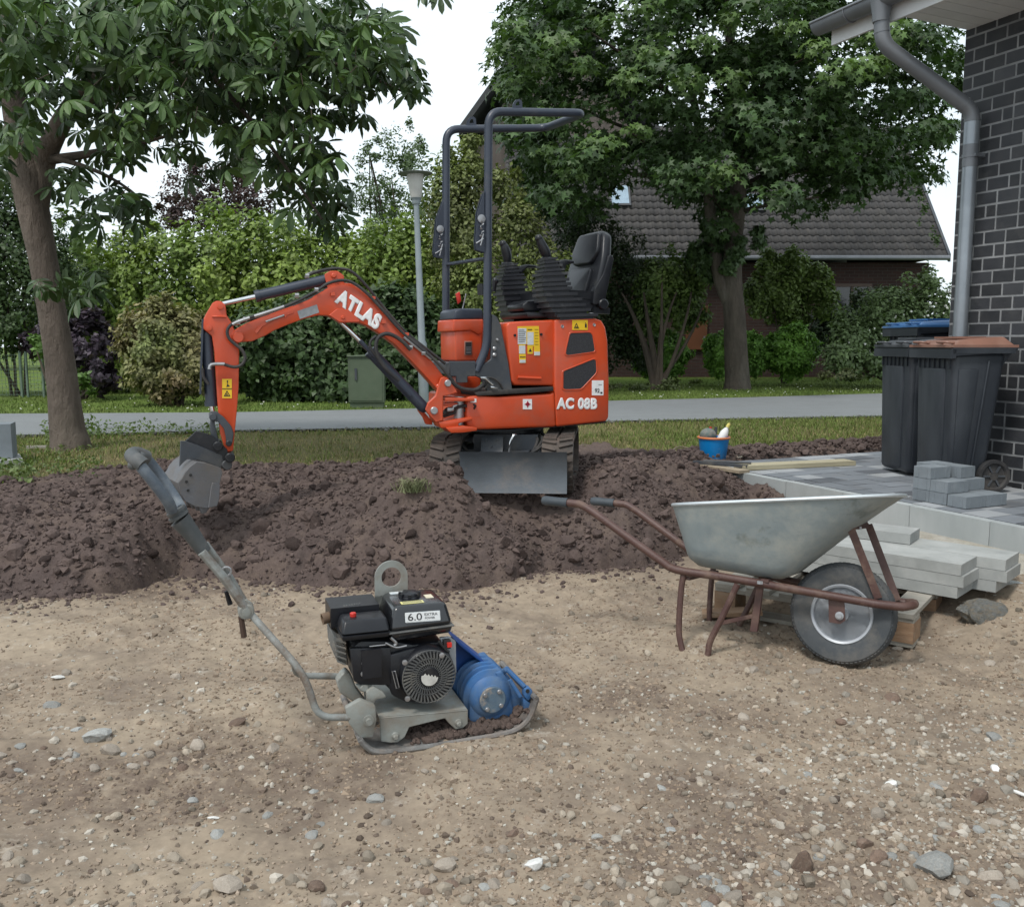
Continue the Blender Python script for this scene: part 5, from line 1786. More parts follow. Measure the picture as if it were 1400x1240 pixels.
# base plate: dished sole with a rolled rim
b = MB()
sole = [k_(300, 1090), k_(330, 1125), k_(400, 1158), k_(600, 1140), k_(900, 1092), k_(1120, 1052), k_(1210, 1010), k_(1260, 950), k_(1285, 880), k_(1292, 862)]
S0 = K.poly(sole, -PW)
S1 = [(p[0] + (.006 if i > 6 else 0) - (.004 if i < 2 else 0), p[1] + .010) for i, p in enumerate(S0)]
b.prism(S0 + S1[::-1], -PW, PW, 0)
for yy in (-PW, PW):
    b.tube(smooth_pts([(p[0], yy, p[1] + .008) for p in S0], 4), .0095, 8)
for p in (S0[0], S0[-1]):
    b.tube([(p[0], -PW, p[1] + .008), (p[0], PW, p[1] + .008)], .0095, 8)
plate = b.build('base_plate', M['plate'], cmp_, m=MK)
M['wetsoil'] = mat('soil_on_plate', (0.115, 0.080, 0.066), (0.085, 0.06, 0.05), rough=.95, scale=14, bump=1, bscale=60)
bm_pts = []
rs = np.random.RandomState(5)
n = 900
tx = rs.uniform(0, 1, n)
xa, xb = S0[3][0], S0[7][0]
px_ = xa + (xb - xa) * tx; zb_ = np.interp(px_, [p[0] for p in S0], [p[1] for p in S0])
py_ = rs.uniform(-PW + .015, PW - .02, n)
P = np.stack([px_, py_, zb_ + .012 + .018 * np.sin(tx * 3.14) * rs.uniform(.3, 1, n)], 1)
o = link('soil_on_plate', scatter_mesh('soil_on_plate', P, rs.uniform(.008, .022, n), CL1, M['wetsoil'], rs), cmp_, MK)
o['kind'] = 'stuff'

# engine bed
b = MB()
bed = [k_(415, 1085), k_(408, 900), k_(905, 905), k_(905, 985), k_(880, 1008), k_(835, 1018), k_(800, 985), k_(775, 955), k_(575, 1005), k_(550, 1060), k_(510, 1090), k_(470, 1093)]
q = K.poly(bed, -.15)
ztop = q[2][1]
q[1] = (q[1][0], ztop + .012)
b.prism(q, -.15, -.142, .002, 1)
b.prism(q, .142, .15, .002, 1)
b.hexa([(q[1][0], -.15, q[1][1] - .008), (q[2][0], -.15, q[2][1] - .008), (q[2][0], .15, q[2][1] - .008), (q[1][0], .15, q[1][1] - .008), (q[1][0], -.15, q[1][1]), (q[2][0], -.15, q[2][1]), (q[2][0], .15, q[2][1]), (q[1][0], .15, q[1][1])], .003)
bed_o = b.build('engine_bed', M['cgrey'], cmp_, m=MK)
bedz = (q[1][1] + q[2][1]) / 2
for qx in ((495, 1052), (850, 978)):
    x, z = K.uv(*k_(*qx), -.15)
    b = MB(); b.cyl((x, -.148, z), .012, .012, 'Y', 20, .002); b.lathe([(.009, 0), (.009, -.010), (.0065, -.013), (0, -.013)], (x, -.154, z), 'Y', 6); b.build('bolt', M['cgrey'], bed_o)
# rear bracket for the handle
b = MB()
br = [k_(215, 898), k_(300, 850), k_(385, 882), k_(392, 965), k_(372, 1062), k_(300, 1068), k_(235, 985)]
b.prism(K.poly(br, -.175), -.175, -.150, .005, 2)
b.prism(K.poly(br, .175), .150, .175, .005, 2)
bk2 = b.split('handle_bracket', M['cgrey'], cmp_, m=MK)[0]
x, z = K.uv(*k_(345, 965), -.175)
b = MB(); b.lathe([(.017, 0), (.017, -.006), (.010, -.006), (.010, -.018), (0, -.018)], (x, -.175, z), 'Y', 16); b.build('bolt', M['cgrey'], bk2)
b = MB(); b.prism(K.poly([k_(160, 735), k_(185, 700), k_(215, 672), k_(245, 700), k_(270, 770), k_(330, 850), k_(300, 880), k_(180, 800)], 0), -.02, .02, .004, 1)
b.prism(K.poly([k_(330, 800), k_(370, 770), k_(425, 800), k_(445, 830), k_(385, 845), k_(370, 880), k_(335, 870)], -.12), -.13, -.11, .004, 2)
b.split('mount_bracket', M['cgrey'], cmp_, m=MK)

# handle tubes
b = MB()
lowpts = [k_(240, 945), k_(150, 948), k_(60, 945), k_(10, 905), h_(1080, 1320), h_(990, 1210), h_(925, 1130), h_(800, 1030), h_(730, 965)]
Pn = round_pts([K.p3(*k_(240, 948), -.165), K.p3(*k_(60, 950), -.165), K.p3(*h_(1060, 1330), -.15), K.p3(*h_(880, 1130), -.09), K.p3(*h_(735, 965), -.035)], .06, 5)
b.tube(Pn, .0108, 12)
b.build('handle_tube', M['tubeg'], cmp_, m=MK)
b = MB()
pf = K.on(*k_(160, 715), 1, .03)
Pf = round_pts([K.p3(*k_(170, 715), .06), K.p3(*k_(0, 715), .03), K.p3(395, 925, .01), K.p3(*h_(880, 1130), -.0), K.p3(*h_(735, 965), .03)], .04, 4)
b.tube(Pf[:5] , .0125, 12)
far_ = round_pts([K.p3(*k_(170, 718), .10), K.p3(*k_(-60, 714), .10), K.p3(*h_(1000, 1260), .05)], .05, 4)
b = MB(); b.tube(far_, .0108, 12)
b.build('handle_tube', M['tubeg'], cmp_, m=MK)
# pivot and upper bar
piv = K.p3(*h_(728, 965), -.03)
b = MB(); b.cyl(piv, .024, .055, 'Y', 20, .004); b.lathe([(.013, 0), (.013, -.006), (0, -.008)], (piv[0], piv[1] - .027, piv[2]), 'Y', 16)
b.build('pivot', M['cgrey'], cmp_, m=MK)
b = MB()
b.tube([K.p3(*h_(735, 965), -.045), K.p3(*h_(600, 780), -.045), K.p3(*h_(480, 640), -.045)], .0135, 10, flat=1.2)
b.build('upper_handle_bar', M['tubeg'], cmp_, m=MK)
b = MB()
b.tube([K.p3(*h_(735, 940), .015), K.p3(*h_(640, 780), .015), K.p3(*h_(500, 590), .015)], .0095, 10)
b.build('upper_handle_bar', M['tubeg'], cmp_, m=MK)
b = MB(); b.prism(K.poly([h_(695, 905), h_(735, 895), h_(760, 940), h_(750, 1000), h_(710, 1005), h_(690, 970)], -.03), -.052, -.044, .002, 1); b.build('pivot_cheek', M['cgrey'], cmp_, m=MK)
b = MB(); b.tube([K.p3(*h_(700, 1000), -.04), K.p3(*h_(718, 1120), -.04)], [.008, .009], 8); b.build('locking_bolt', mat('rusty_steel', (.07, .04, .028), rough=.8), cmp_, m=MK)
b = MB(); b.tube([K.p3(*h_(615, 860), .0), K.p3(*h_(640, 935), .0)], [.006, .008], 8); b.build('locking_bolt', M['black'], cmp_, m=MK)
b = MB(); cc = K.p3(*h_(618, 750), .0); b.tube([(cc[0] + .014 * math.cos(a * .628), cc[1], cc[2] + .014 * math.sin(a * .628)) for a in range(10)], .0035, 6, closed=True); b.build('ring', M['steel'], cmp_, m=MK)
# rubber sleeve and grip loop
M['sleeve'] = mat('worn_grey_rubber', (0.060, 0.066, 0.068), (0.085, 0.090, 0.092), rough=.6, scale=14, dust=(.17, .16, .15), dust_amt=.4, dscale=14, dsharp=.35, bump=.15, bscale=80)
M['grip'] = mat('blue_grey_grip', (0.085, 0.105, 0.130), (0.062, 0.078, 0.10), rough=.45, scale=10, dust=(.22, .24, .25), dust_amt=.45, dscale=12, dsharp=.4, bump=.1, bscale=80)
b = MB()
b.tube([K.p3(*h_(495, 640), -.015), K.p3(*h_(410, 520), -.015), K.p3(*h_(355, 455), -.015)], [.021, .026, .031], 14, flat=1.25)
for k, (q, r_) in enumerate((((352, 440), .031), ((345, 425), .026), ((338, 412), .029))):
    a = Vector(K.p3(*h_(*q), -.015)); c = Vector(K.p3(q[0] / 4.134 + 160 - 2.2, q[1] / 4.134 + 600 - 3.2, -.015)); b.tube([a, c], r_, 14, flat=1.25)
slv = b.build('rubber_sleeve', M['sleeve'], cmp_, m=MK)
b = MB()
gl = [K.p3(*h_(310, 405), -.055), K.p3(*h_(285, 350), -.075), K.p3(*h_(215, 255), -.085), K.p3(*h_(150, 175), -.085), K.p3(*h_(115, 125), -.065), K.p3(*h_(100, 105), -.02), K.p3(*h_(112, 96), .03),
      K.p3(*h_(160, 110), .06), K.p3(*h_(230, 190), .07), K.p3(*h_(300, 290), .06), K.p3(*h_(350, 370), .035), K.p3(*h_(365, 400), .0)]
b.tube(smooth_pts(gl, 5), .0165, 14)
loop = b.build('grip_loop', M['grip'], cmp_, m=MK)
b = MB()
for u_ in (0.0, .5, 1.0, 1.5):
    a = Vector(K.p3(*h_(80 + u_ * 22, 105 + u_ * 14), -.03)); 
b.tube(smooth_pts([K.p3(*h_(150, 150), -.085), K.p3(*h_(108, 118), -.07), K.p3(*h_(85, 95), -.02), K.p3(*h_(110, 85), .03), K.p3(*h_(165, 105), .06)], 4), [.0215] * 17, 14)
for k in range(6):
    t = k / 6
    b.ball(K.p3(*h_(88 + t * 60, 150 - 60 * t), -.07 + .09 * t), .014, 8)
b.build('grip_end', M['sleeve'], loop)

# exciter housing (blue ribbed drum) and guard
ex = K.on(*k_(1042, 848), 1, -.115)
b = MB()
prof = [(0, .0), (.045, .0), (.047, .004), (.062, .010), (.072, .022)]
y = .028
for k in range(5):
    prof += [(.070, y), (.088, y + .008), (.090, y + .013), (.088, y + .018), (.070, y + .026)]
    y += .036
prof += [(.072, .215), (.06, .22), (0, .22)]
b.lathe(prof, tuple(ex), 'Y', 40)
b.hexa([(ex.x - .075, ex.y + .015, ex.z - .085), (ex.x + .085, ex.y + .015, ex.z - .085), (ex.x + .085, ex.y + .21, ex.z - .085), (ex.x - .075, ex.y + .21, ex.z - .085),
        (ex.x - .072, ex.y + .02, ex.z), (ex.x + .072, ex.y + .02, ex.z), (ex.x + .072, ex.y + .2, ex.z), (ex.x - .072, ex.y + .2, ex.z)], .01)
exo = b.build('exciter_housing', M['blue'], cmp_, m=MK)
b = MB(); b.cyl((ex.x, ex.y - .003, ex.z), .044, .01, 'Y', 30, .002); cap = b.build('end_cover', mat('dusty_blue_cover', (.12, .16, .19), (.07, .12, .18), rough=.7, scale=18, bump=.2, dust=DUST, dust_amt=.3, dscale=20), exo)
for a in (45, 135, 225, 315):
    b = MB(); xx, zz = ex.x + .034 * math.cos(R(a + 8)), ex.z + .034 * math.sin(R(a + 8)); b.cyl((xx, ex.y - .010, zz), .0075, .008, 'Y', 12, .001); b.cyl((xx, ex.y - .015, zz), .004, .004, 'Y', 6); b.build('bolt', M['steel'], cap)
b = MB()
gp_ = [k_(800, 500), k_(835, 505), k_(1040, 665), k_(1050, 700), k_(1020, 760), k_(980, 690), k_(850, 720), k_(815, 600)]
b.prism(K.poly(gp_, .06), .06, .075, .003, 1)
b.prism(K.poly([k_(812, 492), k_(838, 500), k_(1042, 662), k_(1035, 675), k_(832, 520)], .05), .0, .12, .003, 1)
b.build('belt_guard', mat('dark_blue_guard', (0.02, 0.075, 0.27), (0.015, 0.06, 0.22), rough=.4, scale=8, dust=(.12, .15, .2), dust_amt=.2), cmp_, m=MK)
# blue nose with carrying bar
b = MB()
b.prism(K.poly([k_(1060, 700), k_(1100, 690), k_(1200, 820), k_(1235, 900), k_(1180, 940), k_(1110, 940), k_(1100, 800)], -.09), -.09, .12, .006, 2)
b.build('nose_piece', M['blue'], cmp_, m=MK)
b = MB()
b.tube([K.p3(*k_(1125, 678), -.10), K.p3(*k_(1222, 775), -.13)], .008, 10); b.tube([K.p3(*k_(1140, 738), -.12), K.p3(*k_(1200, 832), -.13)], .007, 10)
b.tube([K.p3(*k_(1125, 678), -.10), K.p3(*k_(1090, 700), -.06), K.p3(*k_(1100, 730), -.05)], .010, 10)
b.prism(K.poly([k_(1215, 780), k_(1245, 772), k_(1262, 790), k_(1255, 830), k_(1235, 850), k_(1215, 825)], -.13), -.145, -.115, .004, 2)
b.prism(K.poly([k_(1205, 830), k_(1240, 850), k_(1262, 870), k_(1240, 900), k_(1215, 900)], -.12), -.14, -.10, .004, 2)
nb = b.build('carrying_bar', M['blue'], cmp_, m=MK)
x, z = K.uv(*k_(1240, 800), -.145); b = MB(); b.cyl((x, -.146, z), .0065, .004, 'Y', 12); b.build('bolt_hole', M['ink'], nb)

# ---- engine
b = MB()
b.prism(K.poly([k_(245, 560), k_(300, 520), k_(470, 520), k_(600, 540), k_(760, 520), k_(800, 600), k_(800, 800), k_(520, 850), k_(430, 760), k_(330, 750), k_(262, 745)], -.10), -.10, .10, .010, 2)
b.build('engine_block', M['black'], cmp_, m=MK)
b = MB(); b.prism(K.poly([k_(140, 470), k_(215, 540), k_(235, 660), k_(190, 640), k_(150, 590)], -.06), -.07, .08, .01, 2); 
for k in range(5): b.prism(K.poly([k_(150 + 4 * k, 500 + 30 * k), k_(215, 520 + 30 * k), k_(215, 528 + 30 * k), k_(150 + 4 * k, 510 + 30 * k)], -.07), -.085, .085)
b.build('cylinder_fins', mat('cast_alu', (.20, .205, .20), (.14, .145, .14), rough=.6, metal=.4, dust=DUST, dust_amt=.3), cmp_, m=MK)
b = MB()
b.box((0, 0, 0), (.060, .03, .09), .006, m=Matrix.Translation(K.p3(*k_(360, 640), -.115)))
b.prism(K.poly([k_(240, 560), k_(470, 555), k_(480, 760), k_(430, 768), k_(300, 765), k_(262, 745)], -.115), -.118, -.095, .004, 2)
cov = b.build('carburettor_cover', M['black'], cmp_, m=MK)
for pts, mm in (([k_(320, 595), k_(380, 592), k_(378, 608), k_(322, 610)], 'steel'), ([k_(304, 650), k_(315, 610), k_(322, 612), k_(312, 646), k_(398, 632), k_(399, 640)], 'steel')):
    b = MB(); b.prism(K.poly(pts, -.12), -.122, -.117, 0); b.build('linkage_rod', M[mm], cov)
for q in ((315, 703), (388, 700)):
    b = MB(); b.lathe([(.0085, 0), (.0085, -.006), (0, -.008)], K.p3(*k_(*q), -.118), 'Y', 12); b.build('bolt', M['steel'], cov)
# recoil starter: dished cover with rings of slots
rc = K.on(*k_(688, 722), 1, -.155)
b = MB()
b.lathe([(0, .010), (.030, .008), (.060, .004), (.078, .006), (.087, .016), (.090, .030), (.090, .062), (0, .062)], tuple(rc), 'Y', 48)
b.prism(K.poly([k_(460, 600), k_(560, 570), k_(700, 545), k_(800, 580), k_(840, 680), k_(820, 780), k_(700, 870), k_(560, 870), k_(480, 830), k_(455, 760)], -.12), -.118, -.09, .008, 2)
rec = b.build('recoil_starter', M['black'], cmp_, m=MK)
M['grille'] = mat('grey_grille', (0.075, 0.078, 0.08), (0.10, 0.102, 0.10), rough=.5, scale=18, dust=(.16, .15, .13), dust_amt=.35, dscale=12)
for j, (r0, r1, nn, yy) in enumerate(((.028, .040, 36, .006), (.043, .056, 40, .003), (.060, .083, 42, .003))):
    b = MB()
    for k in range(nn):
        a = 2 * math.pi * k / nn
        mm = Matrix.Translation((rc.x, rc.y + yy, rc.z)) @ Matrix.Rotation(-a, 4, 'Y')
        sl = -.28
        b.box((0, 0, 0), (r1 - r0, .006, (r0 + r1) * math.pi / nn * .40), 0, m=mm @ Matrix.Translation(((r0 + r1) / 2, 0, 0)) @ Matrix.Rotation(sl, 4, 'Y'))
    for rr_ in (r0 - .0015, r1 + .0015):
        b.tube([(rc.x + rr_ * math.cos(k * math.pi / 24), rc.y + yy, rc.z + rr_ * math.sin(k * math.pi / 24)) for k in range(48)], .0018, 6, closed=True)
    o = b.build('starter_grille', M['grille'], rec); o['kind'] = 'stuff'
b = MB(); b.lathe([(0, -.003), (.029, -.003), (.031, 0), (.032, .008)], tuple(rc), 'Y', 32); hubc = b.build('starter_hub', M['black'], rec)
b = MB()
P_ = [(math.cos(R(a)) * .027, math.sin(R(a)) * .027) for a in range(165, 365, 12)]
zig = [(.023 - .0052 * k, -.001 + (.004 if k % 2 else -.003) + .0016 * k) for k in range(9)]
b.prism([(rc.x + p[0], rc.z + p[1]) for p in P_ + zig], rc.y - .0045, rc.y - .0028)
b.build('torn_sticker', mat('torn_white_sticker', (.58, .57, .53), (.42, .41, .38), rough=.7, scale=40), hubc)
for q in ((548, 638), (756, 598), (563, 842)):
    b = MB(); b.lathe([(.0085, 0), (.0085, -.006), (0, -.008)], K.p3(*k_(*q), -.152), 'Y', 12); b.build('bolt', M['steel'], rec)
b = MB()
b.prism(K.poly([k_(478, 690), k_(498, 686), k_(520, 780), k_(500, 785)], -.12), -.135, -.115, .002, 1); b.build('starter_grip', M['black'], rec)
b = MB(); b.tube([K.p3(*k_(478, 690), -.137), K.p3(*k_(496, 688), -.137), K.p3(*k_(518, 780), -.137), K.p3(*k_(502, 786), -.137)], .0016, 6, closed=True); b.build('grip_edge', M['steel'], rec)

# fuel tank
b = MB()
zt0 = K.uv(*k_(620, 520), -.13)[1]; zt1 = K.uv(*k_(620, 345), -.12)[1]
xl_, xr_ = K.uv(*k_(445, 440), -.13)[0], K.uv(*k_(822, 400), -.13)[0]
xl_ += .012
ztp = zt1 + .012
b.hexa([(xl_ + .02, -.115, zt0), (xr_ - .005, -.115, zt0 + .01), (xr_ - .005, .085, zt0 + .01), (xl_ + .02, .085, zt0), (xl_, -.13, zt0 + .030), (xr_, -.13, zt0 + .036), (xr_, .095, zt0 + .036), (xl_, .095, zt0 + .030)], .008, 3)
b.hexa([(xl_, -.128, zt0 + .036), (xr_, -.128, zt0 + .042), (xr_, .093, zt0 + .042), (xl_, .093, zt0 + .036), (xl_ + .018, -.105, ztp), (xr_ - .016, -.105, ztp), (xr_ - .016, .075, ztp), (xl_ + .018, .075, ztp)], .014, 4)
tank = b.build('fuel_tank', mat('black_tank_paint', (0.014, 0.015, 0.018), rough=.22, coat=.5, scale=9, dust=(.10, .09, .08), dust_amt=.12, dscale=12), cmp_, m=MK)
b = MB(); b.hexa([(xl_ - .003, -.133, zt0 + .030), (xr_ + .003, -.133, zt0 + .036), (xr_ + .003, .098, zt0 + .036), (xl_ - .003, .098, zt0 + .030), (xl_ - .003, -.133, zt0 + .0345), (xr_ + .003, -.133, zt0 + .0405), (xr_ + .003, .098, zt0 + .0405), (xl_ - .003, .098, zt0 + .0345)], .001, 1)
b.build('tank_seam', M['grille'], tank)
cx_, cyy_, cz_ = (xl_ + xr_) / 2 - .01, .0, ztp
b = MB()
b.lathe([(0, .016), (.022, .016), (.028, .013), (.030, .008), (.030, .003), (.034, .0), (.034, -.004)], (cx_, cyy_, cz_), 'Z', 14)
for k in range(7): b.box((0, 0, 0), (.012, .010, .012), .002, 1, m=Matrix.Translation((cx_ + .030 * math.cos(k * .9), cyy_ + .030 * math.sin(k * .9), cz_ + .007)) @ Matrix.Rotation(k * .9, 4, 'Z'))
b.build('fuel_cap', M['black'], tank)
for (x0, x1, y0, y1, mm, nm) in ((-.045, .028, -.088, -.062, 'ysoft', 'yellow_label'), (-.055, .015, .036, .060, 'wsoft', 'white_label'), (.045, .070, -.045, -.005, 'wsoft2', 'white_label')):
    M.setdefault('ysoft', mat('pale_yellow_label', (.68, .62, .22), (.60, .58, .30), rough=.5, scale=60))
    M.setdefault('wsoft', mat('grey_white_label', (.50, .55, .58), (.62, .62, .6), rough=.5, scale=60))
    M.setdefault('wsoft2', mat('cream_label', (.66, .58, .42), (.6, .55, .45), rough=.5, scale=60))
    b = MB(); b.box((cx_ + (x0 + x1) / 2, (y0 + y1) / 2, cz_ + .0012), (x1 - x0, y1 - y0, .0016)); lb = b.build(nm, M[mm], tank)
    if nm == 'yellow_label':
        b = MB()
        for r2 in range(3): b.box((cx_ + (x0 + x1) / 2, y0 + .006 + r2 * .007, cz_ + .0024), ((x1 - x0) * .85, .0014, .0006))
        b.build('label_mark', M['grille'], lb)
# number plate on the sloping front of the tank
q0 = Vector((xl_, -.128, zt0 + .042)); q1 = Vector((xl_ + .018, -.105, ztp))
sl = math.atan2(.023, (ztp - zt0 - .042))
mlab = Matrix.Translation(((xl_ + xr_) / 2 + .004, -.1215, (zt0 + .040 + ztp) / 2)) @ Matrix.Rotation(-sl, 4, 'X') @ Matrix.Rotation(R(1.5), 4, 'Y')
b = MB(); b.prism(round_poly([(-.056, -.0155), (.056, -.0155), (.056, .0155), (-.056, .0155)], .003), -.0035, .0, 0, m=mlab); lb = b.build('power_label', M['wsoft'], tank)
b = MB(); b.prism(round_poly([(-.054, -.0135), (.054, -.0135), (.054, .0135), (-.054, .0135)], .003), -.0042, -.003, 0, m=mlab); b.build('label_field', mat('label_ground', (.62, .63, .63), rough=.4), lb)
tm_ = mlab @ Matrix.Translation((-.0255, -.0048, -.0005)) @ Matrix.Rotation(R(90), 4, 'X')
text('6.0', .031, M['ink'], lb, 'label_mark', tm_, bold=.0002, ext=.0004, squeeze=1.25)
tm_ = mlab @ Matrix.Translation((.026, -.0048, .0055)) @ Matrix.Rotation(R(90), 4, 'X')
text('EXTRA', .0115, M['ink'], lb, 'label_mark', tm_, bold=.0001, ext=.0004, squeeze=1.2)
tm_ = mlab @ Matrix.Translation((.022, -.0048, -.0055)) @ Matrix.Rotation(R(90), 4, 'X')
text('POWER', .0085, M['grille'], lb, 'label_mark', tm_, bold=.0002, ext=.0004, squeeze=1.1)

# air filter, silencer
b = MB()
xa, za = K.uv(*k_(200, 560), -.13); xb, zb = K.uv(*k_(468, 455), -.13)
b.hexa([(xa, -.13, za + .02), (xb - .004, -.13, za + .02), (xb - .004, -.02, za + .02), (xa, -.02, za + .02), (xa - .004, -.135, zb - .006), (xb, -.135, zb - .006), (xb, -.015, zb - .006), (xa - .004, -.015, zb - .006)], .006, 2)
b.hexa([(xa - .004, -.135, zb - .003), (xb, -.135, zb - .003), (xb, -.015, zb - .003), (xa - .004, -.015, zb - .003), (xa + .008, -.115, zb + .036), (xb - .008, -.115, zb + .036), (xb - .008, -.03, zb + .036), (xa + .008, -.03, zb + .036)], .008, 3)
af = b.build('air_filter', M['black'], cmp_, m=MK)
b = MB(); b.cyl((xa + .042, -.075, zb + .042), .010, .014, 'Z', 12, .002); b.build('wing_nut', M['red'], af)
b = MB()
xa, za = K.uv(*k_(130, 430), .0); xb, zb = K.uv(*k_(400, 300), .0)
b.box(((xa + xb) / 2, .05, (za + zb) / 2 - .004), (xb - xa, .13, .062), .020, 4)
sil = b.build('silencer_guard', M['black'], cmp_, m=MK)
b = MB()
for k in range(7): b.box((xa + .045 + k * .0085, .0 + k * .002, (za + zb) / 2 + .0275), (.004, .018, .002), 0, m=None)
b.build('guard_slots', M['grille'], sil)
M['exh'] = mat('rusty_exhaust', (0.20, 0.13, 0.08), (0.11, 0.07, 0.045), rough=.8, scale=20, bump=.2)
b = MB(); p = K.on(*k_(100, 385), 1, .02); b.lathe([(.016, 0), (.018, .004), (.018, .03), (.014, .03), (.013, .006), (0, .006)], (p.x + .02, p.y, p.z), (-1, -.15, -.15), 16); b.build('exhaust_pipe', M['exh'], cmp_, m=MK)
# lifting eye
b = MB()
cc = Vector(K.uv(*k_(474, 160), .08)); n = 28
Ro = (K.uv(*k_(566, 160), .08)[0] - cc.x); Ri = Ro * .60
outer = []
for k in range(n):
    a = 2 * math.pi * k / n - math.pi / 2 + math.pi / n
    p = Vector((math.cos(a) * Ro, math.sin(a) * Ro))
    if p.y < 0: p.x = math.copysign(Ro, p.x) if abs(p.x) > Ro * .35 else p.x / .35 * .98; p.y = p.y * 1.9
    outer.append((cc.x + max(-Ro, min(Ro, p.x)), cc.y + p.y))
hole = [(cc.x + math.cos(2 * math.pi * k / n - math.pi / 2 + math.pi / n) * Ri, cc.y + math.sin(2 * math.pi * k / n - math.pi / 2 + math.pi / n) * Ri) for k in range(n)]
b.prism(outer, .08, .088, 0, hole=hole)
b.box((cc.x, .084, cc.y - .11), (Ro * 2, .008, .10), 0)
b.build('lifting_eye', M['cgrey'], cmp_, m=MK)
# side plate with the red switch
b = MB(); b.prism(K.poly([k_(745, 500), k_(800, 495), k_(835, 520), k_(838, 700), k_(800, 640), k_(770, 560)], -.10), -.105, -.09, .002, 1); spn = b.build('side_panel', mat('grey_panel', (.33, .35, .37), rough=.5, dust=DUST, dust_amt=.2), cmp_, m=MK)
b = MB(); b.box(K.p3(*k_(785, 535), -.115), (.022, .02, .028), .004); b.build('switch_box', M['ink'], spn)
b = MB(); b.box(K.p3(*k_(800, 540), -.128), (.014, .012, .014), .002); b.build('switch', M['red'], spn)
for pts, mm, r_ in (([k_(440, 530), k_(500, 555), k_(560, 545)], 'steel', .003), ([k_(470, 500), k_(500, 530), k_(490, 545)], 'steel', .005), ([k_(740, 520), k_(780, 570), k_(800, 580)], 'ink', .004), ([k_(350, 550), k_(440, 540)], 'steel', .0022)):
    b = MB(); b.tube(smooth_pts([K.p3(*q, -.122) for q in pts], 4), r_, 8); b.build('control_rod' if mm == 'steel' else 'cable', M[mm], cmp_, m=MK)
b = MB(); b.lathe([(.014, 0), (.014, -.012), (.010, -.016), (0, -.016)], K.p3(*k_(320, 775), -.10), 'Y', 14); b.prism(K.poly([k_(268, 762), k_(365, 755), k_(350, 790), k_(300, 800)], -.1), -.11, -.09, .003); b.build('drain_plug', M['cgrey'], cmp_, m=MK)
# ================================================================ WHEELBARROW
WYAW, WROLL = -28.0, -9.0
wc = atz(1152, 905, -0.325)                       # where the tyre meets the sand
WO = Vector((wc.x, wc.y + .04, -0.345))
W = Frame(WO, WYAW, 0, WROLL)
wb = thing('wheelbarrow', Matrix.Translation(WO), 'wheelbarrow with a galvanised grey tray, brown tube frame and fat black tyre', 'wheelbarrow')
MW = Matrix.Translation(-WO) @ W.M


def w_(x, y): return (740 + x / 2.5926, 640 + y / 2.5926)


# wheel
x, z = W.uv(*w_(1043, 1035 - 0 if False else 530), 0)
hub = W.on(1150, 840, 1, -0.05)
hub = Vector((hub.x, 0, max(hub.z, .19)))
HR = .198
b = MB()
tp = [(.105, -.036), (.125, -.045), (.155, -.052), (.180, -.050), (.193, -.036), (.198, -.015), (.198, .015), (.193, .036), (.180, .050), (.155, .052), (.125, .045), (.105, .036)]
ring = []
b.lathe(tp, tuple(hub), 'Y', 56, cap=False)
for k in range(72):
    a = 2 * math.pi * k / 72
    for s_ in (-1, 1):
        mm = Matrix.Translation(hub) @ Matrix.Rotation(a + (.04 if s_ > 0 else 0), 4, 'Y') @ Matrix.Translation((0, s_ * .030, .1885)) @ Matrix.Rotation(R(-s_ * 22), 4, 'X')
        b.box((0, 0, 0), (.010, .030, .010), 0, m=mm)
    if k % 2 == 0:
        mm = Matrix.Translation(hub) @ Matrix.Rotation(a, 4, 'Y') @ Matrix.Translation((0, 0, .1945)); b.box((0, 0, 0), (.012, .022, .008), 0, m=mm)
wheel = b.build('tyre', M['tyre'], wb, m=MW)
b = MB()
b.lathe([(.110, -.030), (.117, -.040), (.113, -.046), (.105, -.042), (.100, -.018), (.075, -.008), (.040, -.016), (.028, -.022), (.026, -.050), (0, -.050)], tuple(hub), 'Y', 48)
b.lathe([(.112, .034), (.116, .040), (.112, .044), (.104, .040), (.100, .018), (.075, .008), (.040, .016), (.028, .022), (.026, .050), (0, .050)], tuple(hub), 'Y', 48)
b.cyl(tuple(hub), .108, .06, 'Y', 40)
b.build('rim', M['rim'], wheel)
# frame tube: one long bend from near grip round the nose to the far grip
NY_ = -.135
n1 = [w_(15, 115), w_(110, 125), w_(160, 140), w_(300, 240), w_(420, 325), w_(480, 360), w_(640, 385), w_(900, 430), w_(1180, 480)]
yl = [-.27, -.27, -.27, -.26, -.25, -.24, -.20, -.125, -.088]
P1 = [W.p3(*p, y) for p, y in zip(n1, yl)]
nose = W.on(*w_(1318, 482), 1, 0.0)
P1s = smooth_pts(P1, 4)
lastz = P1[-1][2]
nose_pts = [Vector((nose.x - .03, -.080, lastz + .000)), Vector((nose.x - .002, -.045, nose.z)), Vector((nose.x + .004, 0, nose.z)), Vector((nose.x - .002, .045, nose.z)), Vector((nose.x - .03, .080, lastz))]
far_p = [Vector((p[0], -p[1], p[2])) for p in P1s][::-1]
allp = P1s + smooth_pts(nose_pts, 3) + far_p
b = MB(); b.tube(allp, .0165, 12)
fr = b.build('frame_tube', M['rust'], wb, m=MW)
M['gripr'] = mat('dark_rubber_grip', (0.035, 0.045, 0.055), (0.05, 0.06, 0.07), rough=.6, scale=20, bump=.1)
